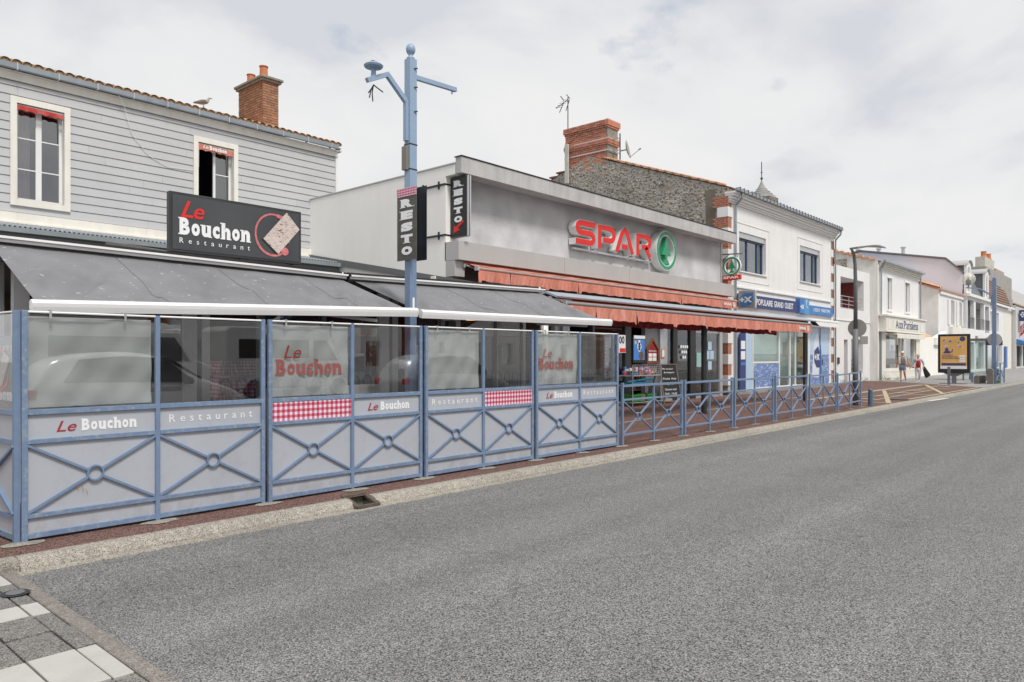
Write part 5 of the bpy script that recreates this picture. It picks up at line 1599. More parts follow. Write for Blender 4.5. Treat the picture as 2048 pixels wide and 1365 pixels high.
q.build('parapet_block', mat('stained_block', (.33, .32, .30), .9, var=.15, scale=1.5, streak=.5, dirt=(.2, .18, .15)), W8)
q = MB(); q.box(96.1, 101.3, 13.4, 15.4, 0, 6.9)
q.build('end_wall', M['offwhite'], W8)
for (a, b_) in ((87.8, 89.0), (91.2, 92.8)): MB().box(a, b_, 13.6, 13.63, 4, 6).build('window', M['winglass'], W8)
MB().box(88, 95, 13.6, 13.63, .2, 2.7).build('shop_pane', M['shopglass'], W8)
for i, (a, b_, z1) in enumerate(((102.9, 109.7, 13.4), (110.2, 117.2, 12.6))):
    t = empty('rendered_chimney', (a + 1, 16.5, 10), ['mould speckled white chimney with two red pots above the brown roof', 'lower pinkish stained chimney behind the speckled white one'][i], 'chimney')
    MB().box(a + .3, b_ - .2, 16.3, 17.3, 10.6, z1).build('stack', mat('speckled_stack' if i == 0 else 'pink_stack', (.5, .48, .42) if i == 0 else (.40, .30, .26), .9, var=.15, scale=2, dirt=(.16, .13, .08), dirtamt=.8), t)
    if i == 0:
        for xx in (104.9, 107.9): MB().lathe((xx, 16.7, z1), [(.42, 0), (.3, .3), (.3, .75), (.34, .78)], 12).build('chimney_pot', M['terracotta'], t)
W9 = empty('end_shops_building', (110, 13.5, 0), 'pale row of shops with red and green signs at the far end of the street', 'building')
q = MB(); holes_wall(q, 101.4, 135, 0, 7.3, 13.0, 13.3, [(103, 105, 4.2, 6.4), (107.5, 110, 4.2, 6.4), (113, 116, 4.2, 6.4), (120, 123, 4.2, 6.4), (102, 106, .2, 2.6), (107, 112, .2, 2.7), (114, 119, .2, 2.7), (121, 127, .2, 2.7)])
q.box(101.4, 140, 16, 20, 0, 10.6); q.box(101.4, 101.7, 13.3, 16, 0, 8)
q.build('wall', mat('pale_grey_row', (.55, .55, .54), .85, var=.06, streak=.2, dirt=(.35, .33, .3)), W9)
q = MB(); q.add([(101.4, 12.9, 7.3), (140, 12.9, 7.3), (140, 16, 8.9), (101.4, 16, 8.9)], [(0, 1, 2, 3)])
q.build('roof', M['claybrown'], W9)
for a, b_ in ((103, 105), (107.5, 110), (113, 116), (120, 123)): MB().box(a, b_, 13.2, 13.23, 4.2, 6.4).build('window', M['winglass'], W9)
for a, b_ in ((102, 106), (107, 112), (114, 119), (121, 127)): MB().box(a, b_, 13.2, 13.23, .2, 2.6).build('shop_pane', M['dark'], W9)
MB().box(95.9, 97.0, 13.2, 13.35, .15, 2.5).build('blue_door', mat('blue_door', (.07, .16, .42), .5), W8)
for i, (a, b_, mm, lab) in enumerate(((101.8, 106.4, 'midblue', 'bright blue shop awning box at the far end of the street'), (106.8, 112.2, 'bankblue', 'navy canopy over a far shop doorway'), (113, 119.5, 'redsign', 'red canopy over the farthest shop'))):
    tag(MB().prism([(0, 0), (-.9, -.35), (-.9, -.6), (0, -.6)], (a, 13.0, 3.4), (0, 1, 0), (0, 0, 1), (b_ - a, 0, 0)).build('shop_canopy', M[mm]), lab, 'canopy')
# tobacco lozenge blade sign and others far down the street
t = empty('tobacco_sign', (104, 12.4, 4.5), 'red lozenge blade sign lettered vertically in white, far down the street', 'sign')
MB().prism([(0, .9), (.85, 1.75), (.85, .65), (0, -.25)], (104, 12.9, 4.0), (0, -1, 0), (0, 0, 1), (.2, 0, 0)).build('board', M['redsign'], t)
text_obj('lettering', 'PRESSE' if False else 'TABAC', (103.98, 12.65, 4.05), (0, -.15, .99), (0, .99, .15), 1.1, .3, M['whitetext'], t, bold=.02)
t = empty('navy_blade_sign', (103, 12.6, 5.6), 'small navy blade sign with pale flower mark above the red lozenge', 'sign')
MB().box(103, 103.15, 12.2, 12.9, 5.5, 6.8).build('board', M['bankblue'], t)
q = MB()
for k in range(4): q.lathe((102.98, 12.55 + .14 * math.cos(k * 1.57), 6.25 + .22 * math.sin(k * 1.57)), [(.11, -.01), (.11, .01)], 8, axis='x')
q.build('flower_mark', M['whitetext'], t)

# ============================================================ TERRACE SCREENS AND RAILINGS
def fy(x): return 6.85 - .0105 * (x - 1.77)


PW = .042


def brace_pair(root, xa, xb, yc, zt, zb, zc, r, mt, wd=.020, dp=.032):
    xc = (xa + xb) / 2
    for (xx, zz_) in ((xa, zt), (xb, zt), (xa, zb), (xb, zb)):
        d = Vector((xx - xc, 0, zz_ - zc)); d.normalize()
        MB().beam((xc + d.x * r, yc, zc + d.z * r), (xx, yc, zz_), wd, dp, up=(0, 1, 0)).build('brace', mt, root)
    n = 24
    V, F = [], []
    for k in range(n):
        a = 2 * math.pi * k / n
        for (rr, yy) in ((r, -.02), (r + .013, -.02), (r + .013, .02), (r, .02)):
            V.append((xc + rr * math.cos(a), yc + yy, zc + rr * math.sin(a)))
    for k in range(n):
        j = (k + 1) % n
        for m_ in range(4):
            F.append((k * 4 + m_, j * 4 + m_, j * 4 + (m_ + 1) % 4, k * 4 + (m_ + 1) % 4))
    MB().add(V, F).build('ring', mt, root)


BAYS = ['banner', 'clear', 'banner_text', 'clear', 'banner', 'clear', 'banner_text', 'clear']
BAND = ['le', 'rest', 'ging', 'le', 'rest', 'ging', 'le', 'rest']
LBL = ['blue grey terrace screen at the street corner, with a plain banner in its left bay',
       'second terrace screen from the left, red lettered banner in its left bay over gingham',
       'third terrace screen from the left, plain banner beside a clear pane over gingham',
       'terrace screen nearest the low railings, red lettered banner beside a dark board']
SX = [(1.75, 3.87), (3.895, 5.955), (5.985, 8.045), (8.075, 10.19)]
for si, (xa, xb) in enumerate(SX):
    yc = fy((xa + xb) / 2)
    t = empty('terrace_screen', ((xa + xb) / 2, yc, 0), LBL[si], 'screen', 'terrace screens along the kerb')
    xm = (xa + xb) / 2
    MB().box(xa, xa + PW, yc - .021, yc + .021, 0, 1.865).build('post', M['bluedirty'], t, bevel=.003)
    MB().box(xb - PW, xb, yc - .021, yc + .021, 0, 1.865).build('post', M['bluedirty'], t, bevel=.003)
    MB().box(xm - .02, xm + .02, yc - .02, yc + .02, 0, 1.86).build('post', M['blue'], t, bevel=.003)
    for bi, (a, b_) in enumerate(((xa + PW, xm - .02), (xm + .02, xb - PW))):
        k = si * 2 + bi
        MB().tube([(a, yc - .006, 1.853), (b_, yc - .006, 1.853)], .009, 8).build('top_rod', M['pvc'], t)
        for (z0, z1) in ((1.02, 1.062), (.785, .822), (.185, .222), (.022, .066)):
            MB().box(a, b_, yc - .019, yc + .019, z0, z1).build('rail', M['bluedirty'], t, bevel=.002)
        MB().box(a, b_, yc + .006, yc + .011, .066, .785).build('infill_sheet', M['sheet'], t)
        if BAND[k] == 'ging':
            MB().box(a, b_, yc - .013, yc - .009, .822, 1.02).build('gingham_strip', M['gingham'], t)
        else:
            MB().box(a, b_, yc + .006, yc + .011, .822, 1.02).build('name_board', M['sheet'], t)
            yt = yc + .004
            if BAND[k] == 'le':
                w0 = b_ - a
                text_obj('lettering', 'Le', (a + w0 * .21, yt, .868), (1, 0, 0), (0, 0, 1), w0 * .15, .088, M['darkredtext'], t, shear=.32, depth=.003, bold=.005)
                slab_word(MB(), 'Bouchon', (a + w0 * .40, yt, .866), (1, 0, 0), (0, 0, 1), w0 * .44, .10, depth=.003, bold=.045, gap=.2).build('lettering', M['whitetext'], t)
            else:
                w0 = b_ - a
                text_obj('lettering', 'Restaurant', (a + w0 * .09, yt, .885), (1, 0, 0), (0, 0, 1), w0 * .82, .072, M['whitetext'], t, depth=.003, space=1.9)
        for (bx_, bz_) in ((a - .012 if bi == 0 else b_ + .012, 1.48), (a - .012 if bi == 0 else b_ + .012, .14)):
            MB().lathe((bx_, yc - .0215, bz_), [(.007, 0), (.006, -.004)], 8, axis='y').build('bolt', M['lichen'], t)
        brace_pair(t, a, b_, yc - .004, .775, .228, .50, .055, M['blue'])
        MB().box(a, b_, yc - .003, yc + .003, 1.062, 1.838).build('glass_pane', M['glass'], t)
        if BAYS[k].startswith('banner'):
            ph = random.uniform(0, 6)

            def bn(u, v, a=a, b_=b_, ph=ph, yc=yc):
                x_ = a + .01 + u * (b_ - a - (.03 if k in (0, 4) else .015))
                wv = .007 * math.sin(u * 9 + ph + v * 3) + .006 * math.sin(u * 21 - v * 12 + ph) + .005 * math.sin(v * 14 + u * 5)
                return (x_, yc + .040 + wv * (1 - .4 * v), 1.075 + v * .745)
            MB().grid(bn, 50, 40).build('mesh_banner', M['banner'], t, smooth=True)
            for f_ in (.16, .74):
                xx = a + (b_ - a) * f_
                q = MB(); q.box(xx - .008, xx + .008, yc - .022, yc - .014, 1.80, 1.875); q.box(xx - .008, xx + .008, yc - .02, yc + .03, 1.862, 1.872)
                q.lathe((xx, yc - .024, 1.845), [(.004, 0), (.004, .004)], 6, axis='y')
                q.build('hook', M['alu'], t)
            if BAYS[k] == 'banner_text':
                w0 = b_ - a
                yt = yc + .024
                text_obj('banner_lettering', 'Le', (a + w0 * .16, yt, 1.47), (1, 0, 0), (0, 0, 1), w0 * .21, .135, M['redtext'], t, shear=.3, depth=.002)
                slab_word(MB(), 'Bouchon', (a + w0 * .07, yt, 1.295), (1, 0, 0), (0, 0, 1), w0 * .82, .165, depth=.002, bold=.035, gap=.2).build('banner_lettering', M['redtext'], t)
    for xx in ((xa,) if si == 0 else ()) + (xm, xb):
        n = 12; q = MB()
        q.add([(xx + .16 * math.cos(2 * math.pi * k_ / n) * random.uniform(.8, 1.25), yc - .07 + .085 * math.sin(2 * math.pi * k_ / n) * random.uniform(.8, 1.2), .006 + .0005 * si) for k_ in range(n)], [tuple(range(n))])
        struct('post_footing', q, M['kerb'])
# paint scratches on the screens
orange = mat('orange_scuff', (.62, .30, .06), .6)
q = MB()
for (x_, z_, l_) in ((2.15, .415, .05), (2.19, .40, .05), (2.22, .372, .05)): q.beam((x_, fy(2) - .0235, z_), (x_ + .012, fy(2) - .0235, z_ - l_), .002, .009, up=(0, 1, 0))
q.build('paint_mark', orange, [o for o in COL.objects if o.name == 'terrace_screen'][0])

# return screens at both ends of the terrace
def ret_screen(x0, x1, y0, y1, label, board):
    t = empty('return_screen', ((x0 + x1) / 2, (y0 + y1) / 2, 0), label, 'screen')
    P0, P1 = Vector((x0, y0, 0)), Vector((x1, y1, 0))
    D = (P1 - P0).normalized(); Lg = (P1 - P0).length
    nrm = Vector((-D.y, D.x, 0)) if x0 < 5 else Vector((D.y, -D.x, 0))
    up = Vector((0, 0, 1))
    for s_ in (0, .5, 1):
        p = P0 + D * (Lg * s_)
        MB().beam(p, p + up * 1.865, .042, .042, up=(D.x, D.y, 0)).build('post', M['blue'], t)
    for (z0, z1) in ((1.02, 1.062), (.785, .822), (.185, .222), (.022, .066)):
        zc = (z0 + z1) / 2
        MB().beam(P0 + up * zc, P1 + up * zc, .036, z1 - z0).build('rail', M['blue'], t)
    MB().tube([P0 + up * 1.853, P1 + up * 1.853], .009, 8).build('top_rod', M['pvc'], t)
    MB().beam(P0 + up * .54, P1 + up * .54, .005, .95).build('infill_sheet', M['sheet'], t)
    MB().beam(P0 + up * 1.45, P1 + up * 1.45, .006, .776).build('glass_pane', M['glass'], t)
    for s_ in (0, .5):
        a, b_ = P0 + D * (Lg * s_), P0 + D * (Lg * (s_ + .5))
        c = (a + b_) / 2 + up * .5
        for e_ in (a + up * .775, b_ + up * .775, a + up * .228, b_ + up * .228):
            d = (e_ - c).normalized()
            MB().beam(c + d * .06 + nrm * .014, e_ + nrm * .014, .032, .02, up=nrm.cross(d)).build('brace', M['blue'], t)
    return t, P0, D, nrm


t, P0, D, nrm = ret_screen(1.722, 1.56, 6.866, 8.93, 'left end screen turning back from the street corner, black board behind its glass', 1)
q = MB(); c = P0 + D * .10
q.beam(c + Vector((0, 0, 1.36)) - nrm * .02, P0 + D * .95 + Vector((0, 0, 1.36)) - nrm * .02, .012, .60)
bd = tag(q.build('menu_board', M['signblack']), 'black restaurant board behind the glass of the left end screen', 'board')
WL[bd] = Vector(bd.location)
sd_ = -D
o_ = P0 + D * .88 + nrm * -.010
text_obj('lettering', 'Restaurant', o_ + Vector((0, 0, 1.545)) + nrm * .0, sd_, (0, 0, 1), .76, .055, M['whitetext'], bd, space=1.5)
slab_word(MB(), 'Bouchon', o_ + Vector((0, 0, 1.13)), sd_, (0, 0, 1), .76, .10, bold=.06).build('lettering', M['whitetext'], bd)
ring = MB(); ring.ribbon(arc(.50, .30, .20, .16, 60, 330, 20), .035, o_ + Vector((0, 0, 1.08)), sd_, (0, 0, 1), nrm * .002)
ring.build('wine_ring', M['redsign'], bd)
ck = MB(); ck.prism([(.42, .2), (.55, .16), (.72, .40), (.6, .45)], o_ + Vector((0, 0, 1.08)) + nrm * .003, sd_, (0, 0, 1), nrm * .003); ck.build('cork', M['cork'], bd)
t, P0, D, nrm = ret_screen(10.17, 10.17, 6.86, 8.95, 'right end screen of the terrace, standing behind the screen nearest the low railings', 1)
bd2 = tag(MB().box(10.185, 10.195, 6.99, 7.60, 1.12, 1.76).build('menu_board', mat('grey_green_board', (.12, .15, .155), .4)), 'grey green back printed restaurant board standing behind the last clear pane', 'board')
rv = mat('faded_print', (.42, .45, .45), .5)
text_obj('lettering', 'Restaurant', (10.183, 7.03, 1.62), (0, 1, 0), (0, 0, 1), .50, .045, rv, bd2, space=1.5)
slab_word(MB(), 'Bouchon', (10.183, 7.08, 1.20), (0, 1, 0), (0, 0, 1), .50, .09, bold=.05).build('lettering', rv, bd2)
MB().prism([(7.36, 1.48), (7.46, 1.56), (7.58, 1.38), (7.48, 1.30)], (10.182, 0, 0), (0, 1, 0), (0, 0, 1), (-.004, 0, 0)).build('cork', mat('pale_cork', (.30, .26, .2), .6), bd2)
MB().box(10.180, 10.184, 6.995, 7.04, 1.12, 1.76).build('gingham_edge', M['gingham'], bd2)

# low railings
LX = [(10.27, 12.30), (12.345, 14.37), (14.415, 16.44), (16.49, 18.47), (18.52, 20.52), (20.55, 22.57)]
names = ['low blue railing next to the tall terrace screens', 'second low blue railing, in front of the A-board', 'third low blue railing, before the black awning post', 'fourth low blue railing in front of the bank window',
         'fifth low blue railing, before the bank corner', 'last low blue railing, leaning slightly beside the grey street lamp']
lowpad = None
for i, (xa, xb) in enumerate(LX):
    yc = fy((xa + xb) / 2)
    if i >= 4: yc -= .02
    t = empty('low_railing', ((xa + xb) / 2, yc, 0), names[i], 'railing', 'low blue railings along the kerb')
    xm = (xa + xb) / 2
    for (xx, h) in ((xa + PW / 2, 1.045), (xb - PW / 2, 1.045)):
        MB().box(xx - PW / 2, xx + PW / 2, yc - .021, yc + .021, 0, h).build('post', M['blue'], t, bevel=.003)
    MB().box(xm - .016, xm + .016, yc - .016, yc + .016, 0, .972).build('post', M['blue'], t, bevel=.002)
    MB().box(xa + PW, xb - PW, yc - .019, yc + .019, .973, 1.012).build('top_rail', M['blue'], t, bevel=.002)
    for (a, b_) in ((xa + PW, xm - .016), (xm + .016, xb - PW)):
        for (z0, z1) in ((.745, .775), (.160, .192)):
            MB().box(a, b_, yc - .016, yc + .016, z0, z1).build('rail', M['blue'], t, bevel=.002)
        brace_pair(t, a, b_, yc, .742, .195, .465, .052, M['blue'], wd=.018)
    if i == 5:
        t.rotation_euler = (0, math.radians(-1.2), 0)
    for xx in (xm, xb):
        n = 12; q = MB()
        q.add([(xx + .15 * math.cos(2 * math.pi * k_ / n) * random.uniform(.8, 1.25), yc - .03 + .08 * math.sin(2 * math.pi * k_ / n) * random.uniform(.8, 1.2), .0065 + .0004 * i) for k_ in range(n)], [tuple(range(n))])
        struct('post_footing', q, M['kerb'])

# ============================================================ AWNINGS
def grey_awning(label, xa, xb, zca, zcb, zba, zbb, ybar, seed, xbar0=None, xbar1=None, wav=1):
    YC = 8.62
    t = empty('grey_awning', ((xa + xb) / 2, 7.8, 2.4), label, 'awning', 'grey retractable terrace awnings')

    def fn(u, v):
        x_ = xa + u * (xb - xa)
        zc = zca + (zcb - zca) * u; zb = zba + (zbb - zba) * u
        y_ = YC - .02 + (ybar + .02 - YC) * v
        z_ = zc + (zb - zc) * v
        fold = .040 * math.sin((u * 38 + v * 10) + seed) + .022 * math.sin(u * 83 + v * 19 + seed * 2)
        ed = .9 * math.exp(-u * 5) + .8 * math.exp(-(1 - u) * 4) + .40
        z_ += fold * 1.7 * v * (1 - v ** 4) * ed * min(1, 25 * u, 25 * (1 - u)) * wav - .035 * math.sin(v * math.pi) * min(1, 6 * u, 6 * (1 - u))
        return (x_, y_, z_)
    MB().grid(fn, 220, 26).build('cloth', M['awncloth'], t, smooth=True)
    for us in [(k_ + .5 * (seed > 1)) / 3.6 for k_ in range(1, 4)]:
        if us < .97: MB().tube([tuple(Vector(fn(us, j / 20)) + Vector((0, 0, .002))) for j in range(21)], .0035, 5).build('seam', M['slategrey'], t)
    a, b_ = xbar0 or xa, xbar1 or xb
    # rounded front bar
    pr = [(-.045, .0), (-.05, .03), (-.03, .055), (.0, .062), (.03, .05), (.035, .0), (.02, -.045), (-.03, -.05)]
    n = len(pr)
    q = MB()
    q.add([(a, ybar + p[0], zba + p[1]) for p in pr] + [(b_, ybar + p[0], zbb + p[1]) for p in pr], [(i, (i + 1) % n, (i + 1) % n + n, i + n) for i in range(n)] + [tuple(range(n))[::-1], tuple(range(n, 2 * n))])
    q.build('front_bar', M['pvc'], t, smooth=False)
    for (xx, zz_, s_) in ((a, zba, -1), (b_, zbb, 1)):
        MB().add([(xx + s_ * dx_, ybar + p[0] * k_, zz_ + p[1] * k_) for dx_, k_ in ((0.001, 1.04), (.018, .98)) for p in pr], [tuple(range(n)), tuple(range(n, 2 * n))] + [(i, (i + 1) % n, (i + 1) % n + n, i + n) for i in range(n)]).build('end_cap', M['pvc'], t)
    # cassette
    q = MB()
    for (y0, y1, z0, z1, mm) in ((8.52, 8.66, .005, .035, 0), (8.48, 8.62, .038, .062, 0), (8.60, 8.74, .065, .10, 0)):
        q.add([(xa - .15, y0, zca + z0), (xb + .1, y0, zcb + z0), (xb + .1, y1, zcb + z0), (xa - .15, y1, zca + z0), (xa - .15, y0, zca + z1), (xb + .1, y0, zcb + z1), (xb + .1, y1, zcb + z1), (xa - .15, y1, zca + z1)],
              [(0, 3, 2, 1), (4, 5, 6, 7), (0, 1, 5, 4), (1, 2, 6, 5), (2, 3, 7, 6), (3, 0, 4, 7)])
    q.build('cassette', M['pvc'], t)
    q = MB(); q.add([(xa - .1, 8.56, zca - .03), (xb, 8.56, zcb - .03), (xb, 8.7, zcb - .03), (xa - .1, 8.7, zca - .03), (xa - .1, 8.56, zca + .1), (xb, 8.56, zcb + .1), (xb, 8.7, zcb + .1), (xa - .1, 8.7, zca + .1)],
                    [(0, 3, 2, 1), (4, 5, 6, 7), (0, 1, 5, 4), (1, 2, 6, 5), (2, 3, 7, 6), (3, 0, 4, 7)])
    q.build('cassette_gap', M['black'], t)
    for (xe, dx_) in ((xa + .55, .5), (xb - .55, -.5)):
        zz_ = (zba + zbb) / 2
        q = MB(); q.tube([(xe, YC, 2.42), (xe + dx_ * .9, 7.75, 2.02), (xe, ybar + .05, zz_ - .05)], .022, 6)
        q.build('folding_arm', M['pvc'], t)
    return t


grey_awning('large speckled grey awning with white front bar over the left terrace half', 1.93, 6.02, 2.615, 2.565, 1.905, 2.035, 7.02, .3, 1.88, 6.03)
grey_awning('grey awning sloping down to the right over the shop side of the terrace', 6.22, 10.30, 2.565, 2.655, 2.02, 2.05, 7.02, 2.1, 6.13, 10.32)

# red supermarket awnings
def valance(root, x0, x1, y, z0, h, seed, mt, name='valance', n=260, tears=()):
    def fn(u, v):
        x_ = x0 + u * (x1 - x0)
        w_ = .022 * math.sin(x_ * 7.3 + seed) + .014 * math.sin(x_ * 19 + seed * 3) + .010 * math.sin(x_ * 41 + v * 3)
        hh = h * (1 + .05 * math.sin(x_ * 2.1 + seed) + .03 * math.sin(x_ * 13))
        for tt in tears:
            if abs(x_ - tt) < .05: hh *= 1.25
        return (x_, y + w_ * v - .01 * v, z0 - v * hh)
    return MB().grid(fn, n, 8).build(name, mt, root, solid=.004)


a1 = empty('red_wall_awning', (18.5, 11.7, 3.4), 'faded red awning half rolled out under the metal band of the supermarket', 'awning')
MB().grid(lambda u, v: (11.85 + u * 13.25, 12.0 - v * .37, 3.63 - v * .11 - .015 * math.sin(v * 3.1) + .004 * math.sin(u * 90)), 120, 6).build('cloth', M['redcloth'], a1)
MB().tube([(11.72, 12.02, 3.60), (25.2, 12.02, 3.60)], .05, 10).build('roller', M['redcloth'], a1)
MB().tube([(11.80, 11.62, 3.47), (25.15, 11.62, 3.47)], .04, 10).build('front_bar', mat('pinkish_bar', (.42, .28, .25), .5, var=.1), a1)
MB().box(11.77, 11.83, 11.57, 11.67, 3.42, 3.52).build('end_cap', M['alu'], a1)
for (xa, xb) in ((11.82, 12.88), (12.92, 14.3), (14.302, 15.6), (15.602, 18.2), (18.202, 21.1), (21.102, 25.12)):
    valance(a1, xa, xb, 11.60, 3.43, .245, xa, M['redcloth'], n=int((xb - xa) * 22), tears=(xa + .03, xb - .03))
text_obj('lettering', 'SPAR', (24.05, 11.565, 3.27), (1, 0, 0), (0, 0, 1), .60, .085, M['whitetext'], a1, bold=.03)
q = MB(); q.ribbon(arc(24.85, 3.31, .085, .085, 0, 360, 16)[:-1], .022, (0, 11.565, 0), (1, 0, 0), (0, 0, 1), (0, -.004, 0), closed=True)
q.prism([(24.80, 3.275), (24.90, 3.275), (24.85, 3.37)], (0, 11.565, 0), (1, 0, 0), (0, 0, 1), (0, -.004, 0))
q.build('emblem', M['whitetext'], a1)
for xx in (11.74, 18.2, 25.18):
    q = MB(); q.beam((xx, 12.2, 3.55), (xx, 11.95, 3.55), .06, .08); q.tube([(xx, 11.98, 3.58), (xx + .4, 11.8, 3.45), (xx + .1, 11.64, 3.47)], .018, 6)
    q.build('bracket', M['alu'], a1)

a2 = empty('red_street_awning', (17, 8.9, 2.5), 'double red awning on two dark posts standing between the shopfront and the railings', 'awning')
for xx in (17.41, 24.50):
    MB().lathe((xx, 8.92, 0), [(.14, 0), (.14, .012), (.075, .014), (.075, 2.6)], 18).build('post', M['darkmetal'], a2)
q = MB(); q.prism([(8.62, 2.60), (8.90, 2.70), (9.20, 2.60), (9.20, 2.63), (8.90, 2.74), (8.60, 2.63)], (10.9, 0, 0), (0, 1, 0), (0, 0, 1), (13.75, 0, 0))
q.build('cover', mat('blue_grey_cover', (.36, .41, .46), .4, metal=.2, var=.1, scale=3), a2)
MB().box(11.0, 24.55, 8.84, 8.98, 2.50, 2.68).build('spine_beam', M['darkmetal'], a2)
for (yy, zt, mt_, xr) in ((8.46, 2.49, 'redcloth', 23.75), (9.42, 2.46, 'reddark', 23.4)):
    dy = -.4 if yy < 9 else .45
    MB().grid(lambda u, v: (11.0 + u * (xr - 11.0), 8.91 + dy * (.15 + .85 * v), 2.63 - v * .13), 60, 4).build('cloth', M[mt_], a2)
    MB().tube([(10.95, yy, zt), (xr, yy, zt)], .035, 10).build('front_bar', mat('grey_bar', (.20, .21, .22), .4, var=.1), a2)
cuts = [10.98, 11.9, 13.4, 15.0, 16.6, 18.2, 20.4, 22.0, 23.7]
for xa, xb in zip(cuts[:-1], cuts[1:]):
    valance(a2, xa + .004, xb - .004, 8.43, 2.455, .235, xa, M['redcloth'], n=int((xb - xa) * 30), tears=(xa + .02, xb - .02))
cuts = [11.0, 13.9, 17.0, 20.0, 22.4, 23.4]
for xa, xb in zip(cuts[:-1], cuts[1:]):
    valance(a2, xa + .004, xb - .004, 9.45, 2.42, .25, xa + 5, M['reddark'], n=int((xb - xa) * 24))
MB().box(10.93, 10.97, 8.42, 8.50, 2.45, 2.53).build('end_cap', M['alu'], a2)
MB().lathe((10.93, 8.80, 2.58), [(.0, -.01), (.06, -.01), (.06, .03), (.0, .03)], 16, axis='x').build('roller_end', M['alu'], a2)
MB().prism([(8.46, 2.46), (8.62, 2.62), (8.75, 2.66), (8.75, 2.5)], (24.5, 0, 0), (0, 1, 0), (0, 0, 1), (.05, 0, 0)).build('end_plate', M['black'], a2)
text_obj('lettering', 'SPAR', (22.55, 8.395, 2.295), (1, 0, 0), (0, 0, 1), .58, .09, M['whitetext'], a2, bold=.03)
q = MB(); q.ribbon(arc(23.30, 2.335, .085, .085, 0, 360, 16)[:-1], .022, (0, 8.395, 0), (1, 0, 0), (0, 0, 1), (0, -.004, 0), closed=True)
q.prism([(23.25, 2.30), (23.35, 2.30), (23.30, 2.39)], (0, 8.395, 0), (1, 0, 0), (0, 0, 1), (0, -.004, 0))
q.build('emblem', M['whitetext'], a2)

# ============================================================ RESTAURANT SIGNS
t = empty('restaurant_sign', (4.6, 8.8, 2.73), 'large charcoal sign lettered Le Bouchon with cork and wine ring above the awning', 'sign')
x0, x1, z0, z1, ys = 3.755, 5.525, 2.735, 3.455, 8.80
MB().box(x0, x1, ys, ys + .08, z0, z1).build('box', M['darkmetal'], t, bevel=.006)
MB().box(x0 + .035, x1 - .035, ys - .006, ys, z0 + .035, z1 - .035).build('face', M['signblack'], t)
yt = ys - .010
text_obj('letter', 'L', (x0 + .13, yt, z0 + .425), (1, 0, 0), (0, 0, 1), .155, .20, M['redsign'], t, shear=.34, bold=.012)
text_obj('letter', 'e', (x0 + .288, yt, z0 + .422), (1, 0, 0), (0, 0, 1), .13, .135, M['redsign'], t, shear=.25, bold=.012)
slab_word(MB(), 'Bouchon', (x0 + .115, yt, z0 + .215), (1, 0, 0), (0, 0, 1), .90, .205, bold=.055, gap=.2).build('lettering', M['whitetext'], t)
text_obj('lettering', 'Restaurant', (x0 + .115, yt, z0 + .115), (1, 0, 0), (0, 0, 1), .90, .062, M['whitetext'], t, space=1.9)
q = MB(); ccx, ccz = x0 + 1.345, z0 + .355
q.ribbon(arc(ccx, ccz, .25, .27, 70, 200, 18), .024, (0, yt + .003, 0), (1, 0, 0), (0, 0, 1), (0, -.003, 0))
q.ribbon(arc(ccx, ccz, .25, .27, 200, 300, 16), .030, (0, yt + .003, 0), (1, 0, 0), (0, 0, 1), (0, -.004, 0))
q.ribbon([(ccx + .05, ccz + .262), (ccx + .13, ccz + .245), (ccx + .20, ccz + .19)], .045, (0, yt + .003, 0), (1, 0, 0), (0, 0, 1), (0, -.0045, 0))
q.lathe((ccx + .17, yt + .002, ccz - .20), [(.055, 0), (.055, -.005)], 12, axis='y')
q.ribbon([(ccx + .235, ccz - .01), (ccx + .232, ccz - .08)], .018, (0, yt + .003, 0), (1, 0, 0), (0, 0, 1), (0, -.004, 0))
q.build('wine_ring', mat('wine_red_print', (.55, .16, .17), .4, var=.3, scale=14), t)
q = MB(); q.prism([(x0 + 1.20, z0 + .29), (x0 + 1.415, z0 + .11), (x0 + 1.735, z0 + .475), (x0 + 1.54, z0 + .675)], (0, yt, 0), (1, 0, 0), (0, 0, 1), (0, -.006, 0))
q.build('cork', M['cork'], t)
q = MB(); q.prism([(x0 + 1.18, z0 + .285), (x0 + 1.40, z0 + .095), (x0 + 1.42, z0 + .105), (x0 + 1.205, z0 + .295)], (0, yt - .0005, 0), (1, 0, 0), (0, 0, 1), (0, -.003, 0))
q.build('cork_edge', M['black'], t)
for xx in (x0 + .15, x0 + .95, x0 + 1.7): MB().box(xx - .05, xx + .05, ys + .01, ys + .2, z0 - .055, z0 - .002).build('foot', M['darkmetal'], t)

